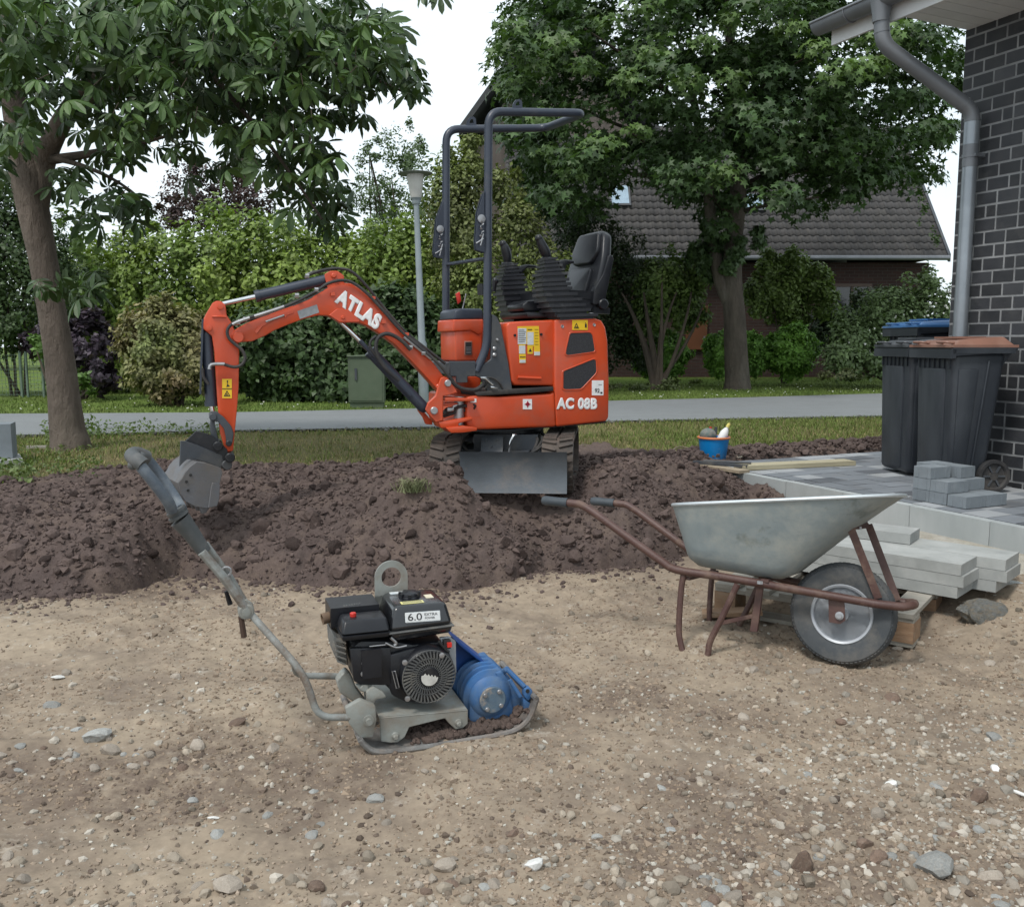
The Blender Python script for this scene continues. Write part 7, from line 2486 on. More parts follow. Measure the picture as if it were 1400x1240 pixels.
sm2 = block_mesh('short_slab', .28, .18, st_ - .002, M['conc'], .004)
o = link('concrete_slab', sm2); qq = SF.I @ q
o.matrix_world = SF.M @ Matrix.Translation((qq.x - .15, max(qq.y, .32), 4 * st_ + .002)) @ Matrix.Rotation(R(6), 4, 'Z')
tag(o, 'short concrete slab lying loose on top of the rear pile', 'concrete slab', gsl)
# low slab at the right edge
q = atz(1372, 818, -.26)
o = link('concrete_slab', block_mesh('low_slab', .60, .30, .07, M['conc'], .005)); o.location = (q.x + .26, q.y + .10, -.19); o.rotation_euler = (0, .03, R(-12))
tag(o, 'concrete slab lying low in the sand at the right edge of the photo', 'concrete slab')
# rough chunk of old concrete
bm = bmesh.new(); bmesh.ops.create_icosphere(bm, subdivisions=4, radius=1)
V = np.array([v.co[:] for v in bm.verts])
rs = np.random.RandomState(8)
for _ in range(9):
    d = rs.normal(size=3); d /= np.linalg.norm(d); c_ = rs.uniform(.45, .75); V = V - np.outer(np.clip(V @ d - c_, 0, None), d)
V = V * (1 + .20 * fbm(V[:, 0] + V[:, 2] * .7, V[:, 1] - V[:, 2] * .6, 2.2, 4, 3)[:, None] + .05 * fbm(V[:, 0] - V[:, 2], V[:, 1] + V[:, 2], 9.0, 2, 5)[:, None])
for v, c in zip(bm.verts, V): v.co = c
mb = MB(); mb.bm.free(); mb.bm = bm
M['chunk'] = mat('old_concrete_chunk', (.29, .295, .28), (.19, .195, .185), rough=.95, scale=8, dust=(.30, .26, .20), dust_amt=.45, dscale=5, bump=1.0, bscale=25, bdist=.02)
q = atz(1326, 858, -.30)
o = mb.build('concrete_chunk', M['chunk'], angle=20); o.scale = (.15, .075, .085); o.location = (q.x + .10, q.y + .08, -.285); o.rotation_euler = (.15, .25, R(20))
tag(o, 'rough broken chunk of old concrete lying beside the pallet', 'concrete chunk')
o2 = link('concrete_chunk', o.data); o2.scale = (.17, .10, .07); o2.location = (q.x + .40, q.y + .10, -.27); o2.rotation_euler = (.3, 0, R(130))
tag(o2, 'sand-covered lump of old concrete at the right edge of the photo', 'concrete chunk')

# ================================================================ BUCKET, PLANK, BARS
bp = atz(979, 630, 0.0)
bk_ = thing('bucket', Matrix.Translation((bp.x, bp.y + .1, .0)), 'blue mortar bucket with an orange rim, filled with tools, at the end of the terrace', 'bucket')
b = MB(); b.lathe([(0, .0), (.092, .0), (.096, .004), (.118, .165), (.124, .168), (.124, .178), (.112, .178), (.092, .02), (0, .016)], (0, 0, 0), 'Z', 36); b.build('shell', mat('bucket_blue', (.0, .19, .50), (.0, .16, .43), rough=.4, scale=5, dust=(.25, .3, .35), dust_amt=.12), bk_)
b = MB(); b.tube([(.121 * math.cos(k * math.pi / 18), .121 * math.sin(k * math.pi / 18), .172) for k in range(36)], .009, 8, closed=True); b.build('rim', mat('orange_rim', (.62, .20, .07), rough=.45), bk_)
bx, by_ = bp.x, bp.y + .1
b = MB(); b.ball((0, 0, 0), .062, 20, sc3=(1, 1, .85)); 
o = b.build('rubber_cup', mat('speckled_green_grey', (.10, .15, .14), (.22, .20, .18), rough=.7, scale=30)); o.location = (bx - .050, by_ - .02, .195); tag(o, 'round mottled grey-green rubber cup sticking out of the blue bucket', 'rubber cup')
b = MB(); b.lathe([(0, 0), (.030, 0), (.032, .01), (.032, .09), (.020, .12), (.012, .13), (.012, .14), (0, .14)], (0, 0, 0), (.45, 0, .9), 18); o = b.build('bottle', M['white']); o.location = (bx + .035, by_ - .03, .13); tag(o, 'small white bottle leaning out of the blue bucket', 'bottle')
b = MB(); b.lathe([(0, .138), (.015, .138), (.013, .165), (.006, .175), (0, .175)], (0, 0, 0), (.45, 0, .9), 14); c = b.build('cap', mat('pale_yellow_cap', (.7, .6, .15), rough=.5), o)
c.parent = o
b = MB(); b.tube([(0, 0, 0), (.01, 0, .13)], .012, 10); o = b.build('tool_handle', M['lidk']); o.location = (bx + .012, by_ + .03, .12); tag(o, 'dark tool handle standing upright in the blue bucket', 'tool handle')
b = MB(); b.tube([(0, 0, 0), (-.005, 0, .12)], .011, 10); o = b.build('tool_handle', M['red']); o.location = (bx - .012, by_ + .05, .13); tag(o, 'reddish tool handle standing behind the round cup in the bucket', 'tool handle')
b = MB(); P_ = [atz(*q, .02) for q in ((950, 627), (922, 622), (930, 617), (948, 618), (955, 626))]
b.tube(smooth_pts([Vector((p.x, p.y, .03 + .03 * math.sin(i))) for i, p in enumerate(P_)], 5), .005, 6); o = b.build('wire_loop', mat('rusty_wire', (.22, .17, .13), rough=.7)); tag(o, 'bent loop of wire lying on the soil left of the blue bucket', 'wire')
b = MB(); P_ = [atz(*q, .02) for q in ((1000, 622), (1014, 624), (1016, 620), (1006, 624), (1012, 626), (1030, 618))]
b.tube(smooth_pts([Vector((p.x, p.y, .025)) for p in P_], 4), .006, 6); o = b.build('wire_hook', mat('pale_wire', (.34, .30, .24), rough=.7)); tag(o, 'pale hooked wire lying on the soil right of the blue bucket', 'wire')
pl0, pl1 = atz(1017, 644, 0.0), atz(1170, 637, 0.0)
ang = math.atan2(pl1.y - pl0.y, pl1.x - pl0.x)
b = MB(); L_ = (pl1 - pl0).length; b.box((L_ / 2, .07, .019), (L_, .14, .032), .003, 1)
o = b.build('plank', mat('yellowish_plank', (.43, .39, .27), (.34, .30, .20), rough=.8, scale=3, stretch=(1, 10, 10), bump=.3, bscale=12, vary=.05)); o.location = (pl0.x, pl0.y, .001); o.rotation_euler = (0, 0, ang)
tag(o, 'pale new wooden plank lying across the far end of the terrace', 'plank')
b = MB(); p0, p1 = atz(948, 632, .03), atz(1022, 637, .035); b.box((0, 0, 0), ((p1 - p0).length, .03, .02), .002, 1, m=Matrix.Translation((p0 + p1) / 2) @ Matrix.Rotation(math.atan2(p1.y - p0.y, p1.x - p0.x), 4, 'Z')); o = b.build('steel_bar', M['dgrey']); tag(o, 'dark steel bar lying slanted in front of the blue bucket', 'steel bar')
b = MB(); p0, p1 = atz(962, 630, .045), atz(1027, 633, .045); b.tube([p0, p1], .009, 8); o = b.build('steel_bar', M['dgrey']); tag(o, 'thin dark rod lying straight between bucket and plank', 'steel bar')
b = MB(); p0, p1 = atz(948, 634, .01), atz(1018, 645, .01); b.box((0, 0, 0), ((p1 - p0).length, .10, .02), .003, 1, m=Matrix.Translation((p0 + p1) / 2 + Vector((0, 0, .0))) @ Matrix.Rotation(math.atan2(p1.y - p0.y, p1.x - p0.x), 4, 'Z')); o = b.build('plank', M['wood']); tag(o, 'short grey board lying under the dark bar beside the bucket', 'plank')

# ================================================================ LEFT EDGE: block on a slab
q = atz(5, 636, 0.0)
b = MB(); b.box((0, 0, .02), (.42, .42, .05), .006, 2); o = b.build('stone_slab', M['conc']); o.location = (q.x - .16, q.y + .1, -.005); o.rotation_euler = (0, 0, .55); tag(o, 'flat stone slab under the dark block at the left edge', 'stone slab')
b = MB(); b.box((0, 0, .13), (.30, .22, .26), .006, 2); o = b.build('stone_block', M['blockg']); o.location = (q.x - .145, q.y + .12, .042); o.rotation_euler = (0, 0, .35); tag(o, 'dark grey stone block standing on a slab at the left edge', 'stone block')
b = MB(); p = atz(50, 611, 0.02); b.box((0, 0, 0), (.16, .04, .02), .003, 1, m=Matrix.Translation(p) @ Matrix.Rotation(.2, 4, 'Z')); o = b.build('wood_offcut', M['palletg']); tag(o, 'pale wood offcut lying in the grass left of the trunk', 'wood offcut')

# ================================================================ CABLE CABINET, STREET LAMP
q = atz(501, 559, 0.0)
cf = Frame((q.x, q.y + .1, 0), 4)
cab = thing('cable_cabinet', cf.M, 'green cable distribution cabinet standing in front of the hedge', 'cabinet')
sc_ = q.y / 1240 * 1.0
M['cabg'] = mat('mossy_green_cabinet', (0.085, 0.115, 0.070), (0.070, 0.095, 0.056), rough=.7, scale=3, dust=(.13, .15, .10), dust_amt=.4, dscale=4, dsharp=.4)
wd = 48 * sc_; hg_ = 72 * sc_
b = MB(); b.box((0, 0, hg_ * .06), (wd * .94, .26, hg_ * .14), .006); cbs = b.build('base', M['cabg'], cab)
b = MB(); b.box((0, 0, hg_ * .56), (wd, .30, hg_ * .86), .012, 2); b.build('housing', M['cabg'], cab)
b = MB(); b.prism([(-wd / 2 - .02, hg_ * .985), (wd / 2 + .02, hg_ * .985), (wd / 2 + .015, hg_ * 1.0), (0, hg_ * 1.02), (-wd / 2 - .015, hg_ * 1.0)], -.18, .18, .006, 2); b.build('roof', M['cabg'], cab)
b = MB(); b.box((.0, -.152, hg_ * .55), (wd * .90, .012, hg_ * .78), .004, 2); dr = b.build('door', M['cabg'], cab)
b = MB(); b.box((-wd * .28, -.165, hg_ * .66), (.03, .02, .16), .004, 2); b.build('handle', M['dgrey'], dr)

lx = aty(580, 548, 13.6)
lf = Frame((lx.x, 13.6, 0), 0, -1.6)
lamp = thing('street_lamp', lf.M, 'slender grey street lamp with a white mushroom-shaped head before the hedge', 'street lamp')
s_ = 13.6 / 1240
zt = lf.uv(564, 276, 0)[1]; zh = lf.uv(564, 235, 0)[1]
M['lamppost'] = mat('galvanised_post', (.27, .31, .325), (.22, .25, .265), rough=.5, metal=.3, scale=3)
b = MB(); b.lathe([(.075, 0), (.075, .9), (.055, .95), (.040, zt), (0, zt)], (0, 0, 0), 'Z', 16); b.build('pole', M['lamppost'], lamp)
b = MB(); b.lathe([(.055, zt - .04), (.065, zt), (.065, zt + .02), (.085, zt + .05), (0, zt + .05)], (0, 0, 0), 'Z', 20); b.build('socket', M['lamppost'], lamp)
b = MB(); b.lathe([(.075, zt + .05), (.085, zt + .08), (.125, zh - .05), (.125, zh - .04), (0, zh - .04)], (0, 0, 0), 'Z', 24); b.build('diffuser', mat('milky_glass', (.52, .51, .47), (.44, .43, .40), rough=.5), lamp)
b = MB(); b.lathe([(.14, zh - .045), (.25, zh - .035), (.255, zh - .028), (.13, zh - .002), (.05, zh + .01), (0, zh + .012)], (0, 0, 0), 'Z', 28); b.build('hood', mat('grey_lamp_hood', (.20, .22, .19), rough=.6), lamp)
# ================================================================ HOUSES BEYOND THE LAWN
def brick_far(name, c1_, c2_, mortar, scale=1.0):
    m = D.materials.new(name); m.use_nodes = True
    nt = m.node_tree; N, L = nt.nodes, nt.links
    b = N['Principled BSDF']; b.inputs['Roughness'].default_value = .9
    tc = N.new('ShaderNodeTexCoord'); sp = N.new('ShaderNodeSeparateXYZ'); cb2 = N.new('ShaderNodeCombineXYZ')
    L.new(tc.outputs['Object'], sp.inputs[0]); L.new(sp.outputs[0], cb2.inputs[0]); L.new(sp.outputs[2], cb2.inputs[1])
    br = N.new('ShaderNodeTexBrick'); br.inputs['Scale'].default_value = 4.0 * scale
    br.inputs['Color1'].default_value = (*c1_, 1); br.inputs['Color2'].default_value = (*c2_, 1); br.inputs['Mortar'].default_value = (*mortar, 1)
    br.inputs['Mortar Size'].default_value = .03; br.inputs['Brick Width'].default_value = 1.0; br.inputs['Row Height'].default_value = .33
    L.new(cb2.outputs[0], br.inputs['Vector']); L.new(br.outputs['Color'], b.inputs['Base Color'])
    bp_ = N.new('ShaderNodeBump'); bp_.inputs['Distance'].default_value = .01; bp_.invert = True; L.new(br.outputs['Fac'], bp_.inputs['Height']); L.new(bp_.outputs[0], b.inputs['Normal'])
    return m


HR_ = aty(1296, 352, 24.0); HL_ = aty(690, 356, 24.0)
HW = HR_.x - HL_.x; ez = HR_.z
hs = thing('tiled_house', Matrix.Translation((HL_.x, 24.0, 0)), 'long brick house with a steep grey-brown tiled roof, half hidden by the maple', 'house')
M['redbrick'] = brick_far('dark_red_brick', (.055, .026, .021), (.038, .019, .016), (.06, .05, .045))
b = MB(); b.box((HW / 2, 3.7, ez / 2 - .05), (HW - .6, 6.6, ez - .1)); b.build('wall', M['redbrick'], hs)
rise, run = 4.1, 3.5
gl_ = math.hypot(rise, run)
an = math.atan2(rise, run)
RM = Matrix.Translation((0, 0, ez)) @ Matrix.Rotation(an, 4, 'X')          # x along the eave, y up the slope
b = MB()
b.hexa([(0, 0, -.06), (HW, 0, -.06), (HW, gl_, -.06), (0, gl_, -.06), (0, 0, 0), (HW, 0, 0), (HW, gl_, 0), (0, gl_, 0)], m=RM)
b.prism([(0, 0), (0, 0), (0, 0)], 0, 0) if False else None
M['tile'] = mat('weathered_roof_tile', (0.070, 0.066, 0.066), (0.052, 0.050, 0.050), rough=.85, scale=1.2, detail=8, vary=.16, dust=(.12, .11, .10), dust_amt=.4, dscale=1.5, dsharp=.4)
rf2 = b.build('roof', M['tile'], hs)
b = MB()
for x_ in (.3, HW - .3):
    b.prism([(0.35, 0), (7.0 - .35, 0), (3.5, rise - .2)], -.05, .05, 0, 1, m=Matrix.Translation((x_, 0, ez - .02)) @ Matrix.Rotation(R(90), 4, 'Z'))
b.build('gable_wall', M['redbrick'], hs)
b = MB(); b.hexa([(0, 7, ez - .06), (HW, 7, ez - .06), (HW, 3.5, ez + rise - .06), (0, 3.5, ez + rise - .06), (0, 7, ez), (HW, 7, ez), (HW, 3.5, ez + rise), (0, 3.5, ez + rise)]); b.build('rear_roof', M['tile'], hs)
tw, th_ = .205, .262
tvx = [-tw / 2, -tw * .30, -tw * .12, tw * .08, tw * .28, tw / 2]
tvz = [.030, .055, .038, .012, .010, .034]
V = [(x, 0 if abs(x) > tw * .2 else -.018, z + .018) for x, z in zip(tvx, tvz)] + [(x, th_ + .03, z - .012) for x, z in zip(tvx, tvz)] + [(x, 0 if abs(x) > tw * .2 else -.018, z - .014) for x, z in zip(tvx, tvz)]
F4 = [(i, i + 1, i + 7, i + 6) for i in range(5)] + [(i + 12, i + 13, i + 1, i) for i in range(5)]
tme = raw_mesh('roof_tile', V, F4, M['tile'], True)
cnt_ = 0; oV, oF = [], []
VA = np.array(V); FA = np.array(F4)
nrow, ncol = int(gl_ / th_), int(HW / tw)
for r_ in range(nrow):
    for c_ in range(ncol):
        x, y = (c_ + .5) * tw + (HW - ncol * tw) / 2, r_ * th_
        p = Vector((HL_.x, 24, 0)) + RM @ Vector((x, y, .03))
        u = 700 + 1240 * p.x / p.y
        if (1095 < u or 868 < u < 975) and cnt_ < 300 and r_ < 12:
            o = link('roof_tile', tme, rf2); o.matrix_local = RM @ Matrix.Translation((x, y, .0 + rr.uniform(-.003, .004))) @ Matrix.Rotation(rr.uniform(-.012, .012), 4, 'Z'); cnt_ += 1
        else:
            oV.append(np.array([(RM @ Vector((x + v[0], y + v[1], v[2])))[:] for v in V])); oF.append(FA + 18 * (len(oV) - 1))
o = link('roof_tiles', raw_mesh('roof_tiles', np.concatenate(oV), np.concatenate(oF), M['tile'], True), rf2); o['kind'] = 'stuff'
b = MB(); b.tube([(0, -.08, ez - .02), (HW, -.08, ez - .02)], .065, 10); b.build('gutter', M['zincd'], hs)
b = MB(); b.hexa([(HW - .02, -.05, ez - .12), (HW + .05, -.05, ez - .12), (HW + .05, 3.5, ez + rise - .12), (HW - .02, 3.5, ez + rise - .12), (HW - .02, -.05, ez + .08), (HW + .05, -.05, ez + .08), (HW + .05, 3.5, ez + rise + .08), (HW - .02, 3.5, ez + rise + .08)]); b.build('verge_board', M['dgrey'], hs)
M['skyglass'] = mat('roof_window_glass', (.45, .55, .62), rough=.05, metal=.9)
hI = (Matrix.Translation((HL_.x, 24.0, 0)) @ RM).inverted()
for (u0, v0, u1, v1) in ((834, 254, 860, 282), (1017, 266, 1042, 289)):
    o_ = hI @ EYE; d0 = hI.to_3x3() @ ray(u0, v1); d1 = hI.to_3x3() @ ray(u1, v0)
    a_ = o_ + d0 * (-(o_.z - .08) / d0.z); c_ = o_ + d1 * (-(o_.z - .08) / d1.z)
    b = MB(); b.box(((a_.x + c_.x) / 2, (a_.y + c_.y) / 2, .06), (c_.x - a_.x, c_.y - a_.y, .12), .01); sk = b.build('roof_window', M['dgrey'], hs, m=RM)
    b = MB(); b.box(((a_.x + c_.x) / 2, (a_.y + c_.y) / 2, .122), (c_.x - a_.x - .10, c_.y - a_.y - .12, .01)); b.build('pane', M['skyglass'], sk)
M['darkglass'] = mat('dark_window_glass', (.02, .022, .025), rough=.08, spec=.8)
M['winframe'] = mat('brown_window_frame', (.09, .055, .04), rough=.6)
for (u0, v0, u1, v1, nm) in ((1138, 388, 1192, 426, 'window'), (1046, 402, 1070, 440, 'window'), (868, 392, 900, 430, 'window')):
    a_, c_ = aty(u0, v1, 24.35), aty(u1, v0, 24.35)
    ox, oz = HL_.x, 0
    b = MB(); x0, x1, z0, z1 = a_.x - ox, c_.x - ox, a_.z, c_.z
    hole = [(x0 + .08, z0 + .08), (x1 - .08, z0 + .08), (x1 - .08, z1 - .08), (x0 + .08, z1 - .08)]
    b.prism([(x0, z0), (x1, z0), (x1, z1), (x0, z1)], .33, .45, 0, 1, hole=hole); b.box(((x0 + x1) / 2, .38, (z0 + z1) / 2), (.06, .06, z1 - z0 - .1))
    wn = b.build(nm, M['winframe'], hs)
    b = MB(); b.box(((x0 + x1) / 2, .395, (z0 + z1) / 2), (x1 - x0 - .12, .01, z1 - z0 - .12)); b.build('pane', M['darkglass'], wn)
a_, c_ = aty(938, 478, 24.3), aty(968, 418, 24.3)
b = MB(); b.box(((a_.x + c_.x) / 2 - HL_.x, .36, (a_.z + c_.z) / 2), (c_.x - a_.x, .08, c_.z - a_.z), .01); dr = b.build('door', mat('orange_brown_door', (.15, .055, .024), (.12, .045, .02), rough=.5, scale=2), hs)
b = MB(); b.box(((a_.x + c_.x) / 2 - HL_.x + .2, .31, 1.0), (.04, .04, .2), .005); b.build('handle', M['steel'], dr)

# gabled house at the left behind the maple
gy_ = 27.0
A_, B_, T_ = aty(628, 182, gy_), aty(900, 182, gy_), aty(764, -8, gy_)
gh = thing('gabled_house', Matrix.Translation((T_.x, gy_, 0)), 'brown gabled house whose roof edge shows left of the maple', 'house')
b = MB(); b.prism([(A_.x - T_.x + .5, 0), (B_.x - T_.x - .5, 0), (B_.x - T_.x - .5, A_.z - .3), (0, T_.z - .6), (A_.x - T_.x + .5, A_.z - .3)], .15, 6.0); b.build('wall', mat('weathered_gable_boards', (.12, .10, .09), (.09, .075, .065), rough=.9, scale=2, stretch=(6, 1, .6)), gh)
for P_, Q_ in ((A_, T_), (B_, T_)):
    b = MB(); p, q = Vector((P_.x - T_.x, 0, P_.z)), Vector((0, 0, T_.z))
    b.hexa([p + Vector((0, -.3, -.14)), p + Vector((0, 6.3, -.14)), q + Vector((0, 6.3, -.14)), q + Vector((0, -.3, -.14)), p + Vector((0, -.3, .10)), p + Vector((0, 6.3, .10)), q + Vector((0, 6.3, .10)), q + Vector((0, -.3, .10))])
    b.build('roof', mat('dark_roof_slab', (.05, .052, .055), rough=.8), gh)

# ================================================================ BUSHES AND HEDGES
G_ = 'garden shrubs beyond the lane'
def rowc(us, v, y, rx, ry, rz): return [(u, v, y, rx, ry, rz) for u in us]

bush('garden_hedge', 'tall light green hedge running along the back of the lawn', 'hedge',
     [(110, 440, 17, 1.0, .9, 1.5), (180, 420, 17, 1.1, 1.0, 1.5), (240, 400, 17, 1.1, 1.0, 1.55), (300, 388, 16.8, 1.1, 1.0, 1.55), (360, 392, 16.8, 1.1, 1.0, 1.5), (420, 390, 16.6, 1.1, 1.0, 1.45), (480, 398, 16.6, 1.1, 1.0, 1.4), (540, 385, 16.6, 1.0, 1.0, 1.3),
      (150, 500, 16.8, 1.2, .8, .9), (300, 480, 16.6, 1.4, .8, .9), (440, 470, 16.4, 1.4, .8, 1.0), (580, 400, 16.6, .9, .9, 1.5)],
     40000, .112, (.200, .265, .055), (.130, .195, .042), group=None, seed=2, stems=6, shell=.55, fill=.6)
bush('laurel_bush', 'broad dark green laurel bush behind the green cabinet', 'bush',
     [(365, 480, 14.3, .75, .7, .85), (420, 465, 14.4, .8, .7, 1.0), (480, 470, 14.5, .85, .7, 1.0), (545, 470, 14.6, .85, .7, 1.05), (600, 480, 14.8, .7, .7, 1.05), (450, 520, 14.2, 1.3, .6, .5), (560, 525, 14.3, .8, .5, .5)],
     22000, .125, (.060, .100, .034), (.040, .070, .026), tmpl=LEAF2, seed=3, stems=5, shell=.5, trans=.15, fill=.5)
bush('spotted_shrub', 'rounded shrub with pinkish and yellow-green leaves left of the arm', 'shrub',
     [(212, 470, 13.1, .62, .55, .76), (250, 470, 13.2, .50, .5, .65), (225, 520, 13.0, .60, .5, .33), (270, 500, 13.1, .35, .4, .5)],
     13000, .085, (.185, .225, .080), (.215, .150, .085), seed=4, stems=6, shell=.5, island=.45, fill=.4)
bush('purple_shrub', 'dark purple-leaved shrub right behind the chestnut trunk', 'shrub',
     [(125, 470, 14.5, .42, .4, .50), (85, 455, 14.7, .38, .4, .40), (140, 510, 14.4, .35, .35, .3), (55, 470, 14.9, .25, .3, .25)],
     4200, .12, (.040, .026, .040), (.065, .050, .068), seed=5, stems=4, shell=.4, island=.5, up=.2)
bush('leafy_shrub', 'fresh green low shrub under the purple one', 'shrub', [(112, 525, 13.8, .22, .2, .2), (50, 478, 14.0, .18, .2, .25)], 500, .1, (.12, .20, .05), (.08, .15, .04), seed=6, stems=2)
bush('dark_thicket', 'dark green thicket at the far left edge behind the lawn', 'thicket',
     [(-10, 330, 15.5, .9, .8, 1.3), (30, 420, 15.5, .9, .8, .9), (-30, 440, 15.3, .8, .8, .9), (60, 350, 15.8, .6, .6, .9), (20, 250, 15.6, .7, .7, .8), (-80, 300, 15.4, 1.2, .8, 1.8), (95, 400, 16.0, .5, .6, .8)],
     16000, .085, (.062, .100, .035), (.040, .068, .026), seed=7, stems=4, shell=.5, fill=.5)
bush('climbing_shrub', 'tall airy yellow-green shrub behind the roll bar posts', 'shrub',
     [(625, 300, 15.6, .55, .5, 1.15), (650, 400, 15.4, .7, .5, .9), (710, 330, 15.8, .6, .5, .8), (700, 430, 15.4, .9, .5, .7), (640, 240, 15.8, .35, .4, .6), (760, 400, 15.8, .6, .5, .8), (690, 260, 15.9, .4, .4, .5), (640, 205, 15.9, .30, .3, .35), (612, 225, 15.8, .22, .3, .4)],
     17000, .085, (.170, .215, .060), (.130, .140, .060), seed=8, stems=9, shell=.35, island=.4, fill=.4)
bush('young_birch', 'slender pale green young tree standing behind the street lamp', 'tree',
     [(535, 240, 22.5, .85, .8, 1.3), (520, 290, 22.5, 1.0, .8, .8), (560, 200, 22.6, .5, .5, .8), (505, 210, 22.4, .4, .4, .5)],
     5200, .08, (.115, .165, .075), (.085, .130, .060), seed=9, stems=8, shell=.3, core=False)
bush('copper_beech', 'dark copper-leaved tree rising behind the hedge on the left', 'tree',
     [(260, 275, 27, 1.1, 1.0, 1.1), (310, 255, 27, 1.2, 1.0, 1.2), (345, 280, 27, .8, .8, .9), (225, 295, 27, .7, .7, .6), (290, 300, 27, 1.6, 1.0, .9)],
     9000, .11, (.075, .040, .040), (.050, .034, .034), seed=10, stems=4, shell=.4)
bush('blue_green_tree', 'bluish green small tree top behind the hedge at the left', 'tree', [(205, 320, 24, .5, .5, .6), (180, 335, 24, .6, .5, .5)], 1500, .08, (.10, .14, .12), (.07, .11, .09), seed=12, stems=2)
# far trees that close the view
FT = 'far trees behind the gardens'
for i, (u, v, y, rx, rz, lab) in enumerate([(80, 380, 34, 4, 2.6, 'far green tree seen low behind the chestnut trunk'), (420, 370, 36, 4.5, 2.6, 'far green tree behind the middle of the hedge'), (620, 330, 33, 3.2, 3.0, 'far green tree behind the roll bar'),
                                          (-150, 350, 30, 4, 3.5, 'far green tree beyond the left edge thicket'), (790, 380, 31, 3, 3.0, 'far dark tree seen behind the seat')]):
    bush('far_tree', lab, 'tree', [(u, v, y, rx, 2.0, rz), (u + 30, v + 30, y, rx * .8, 2, rz * .8)], 5200, .20, (.085, .125, .045), (.060, .092, .036), seed=30 + i, stems=2, group=FT, shell=.5, fill=.6)
bush('dark_shrub', 'tall dark shrub directly behind the excavator seat', 'shrub',
     [(795, 330, 19.5, .9, .7, 1.0), (850, 380, 19.5, .8, .7, 1.3), (820, 460, 19.2, .9, .7, .9), (760, 420, 19.4, .9, .7, 1.2), (870, 470, 19.2, .5, .5, .7), (720, 470, 18.8, .8, .6, .9)],
     19000, .085, (.042, .066, .026), (.028, .046, .020), seed=40, stems=6, shell=.5, fill=.5)
bush('round_box_bush', 'round clipped box bush left of the maple trunk, partly behind stems', 'bush', [(912, 484, 19.6, .55, .50, .55), (890, 494, 19.7, .42, .45, .42)], 9000, .08, (.170, .320, .055), (.11, .22, .045), seed=41, stems=0, fill=.4, shell=.8, group='clipped round bushes', up=.7)
bush('round_box_bush', 'round clipped box bush directly behind the maple trunk', 'bush', [(988, 484, 19.6, .50, .50, .53), (1025, 484, 19.6, .50, .50, .55)], 12000, .08, (.170, .320, .055), (.11, .22, .045), seed=42, stems=0, fill=.4, shell=.8, group='clipped round bushes', up=.7)
bush('round_box_bush', 'round clipped box bush furthest right, beside the flowering shrub', 'bush', [(1083, 480, 19.4, .58, .55, .60)], 10000, .08, (.180, .340, .055), (.12, .24, .045), seed=43, stems=0, fill=.4, shell=.82, group='clipped round bushes', up=.7)
fsb = bush('flowering_shrub', 'loose green shrub with white blossoms left of the wheelie bins', 'shrub',
     [(1165, 465, 18.5, .60, .5, .62), (1215, 440, 18.6, .65, .5, .75), (1270, 425, 18.8, .65, .5, .85), (1190, 500, 18.2, .8, .5, .35), (1150, 490, 18.0, .5, .4, .4), (1290, 470, 18.4, .6, .5, .8), (1240, 480, 18.3, .7, .5, .6), (1335, 440, 18.6, .8, .5, 1.0)],
     15000, .10, (.150, .210, .090), (.110, .160, .065), seed=44, stems=12, shell=.35, island=.4, fill=.6)
rs = np.random.RandomState(9)
P = []
for k in range(230):
    u, v = rs.uniform(1140, 1310), rs.uniform(385, 500); 
    if v < 470 - (u - 1140) * .45: continue
    p = aty(u, v, 18.5 - rs.uniform(.1, .5)); P.append((p.x - fsb.location.x, p.y - fsb.location.y, p.z))
o = link('blossoms', scatter_mesh('blossoms', np.array(P), rs.uniform(.015, .035, len(P)), CL1, mat('white_blossom', (.72, .72, .66), rough=.8), rs), fsb); o['kind'] = 'stuff'
bush('hazel_shrub', 'many-stemmed green shrub left of the maple trunk', 'shrub',
     [(905, 390, 19.0, .55, .5, .75), (940, 420, 19.0, .5, .5, .6), (890, 430, 18.8, .4, .4, .5), (960, 370, 19.0, .4, .4, .5)], 8000, .10, (.120, .180, .045), (.075, .120, .034), seed=45, stems=0, shell=.3, fill=.4)
hz = thing('leaning_shrub_trunk', aty(895, 528, 17.6) * 1.0, 'cluster of dark leaning stems rising from one root left of the maple', 'shrub trunk')
hz.location.z = 0
b0 = hz.location.copy()
rr = random.Random(5)
for k, (u, v) in enumerate(((850, 400), (880, 400), (905, 380), (925, 400), (945, 400), (960, 420), (905, 440))):
    mb = MB(); e = aty(u, v, 18.6) - b0
    limb(mb, (rr.uniform(-.14, .14), rr.uniform(-.05, .05), -.05), e, .095 if k < 2 else .045, .018, 8, .12, 7, rr)
    mb.build('stem', M['barkd'], hz)
bush('ground_cover', 'low weedy plants round the foot of the leaning stems', 'plants', [(880, 528, 17.5, .8, .4, .10), (930, 524, 17.6, .5, .3, .08), (1150, 515, 17.4, .5, .3, .15), (850, 530, 17.2, .5, .3, .08)], 1500, .07, (.08, .11, .04), (.11, .12, .05), seed=46, stems=0)
bush('garden_shrub', 'bright yellow-green shrub right of the maple trunk before the house', 'shrub',
     [(1068, 405, 20.5, .55, .5, .60), (1110, 385, 20.6, .45, .4, .5), (1050, 370, 20.5, .35, .4, .45), (1090, 360, 20.5, .35, .4, .35), (1128, 415, 20.5, .35, .4, .4), (1035, 410, 20.4, .35, .4, .5), (1085, 430, 20.6, .5, .4, .35),], 9000, .10, (.140, .200, .050), (.095, .140, .038), seed=47, stems=4, shell=.35, fill=.5)
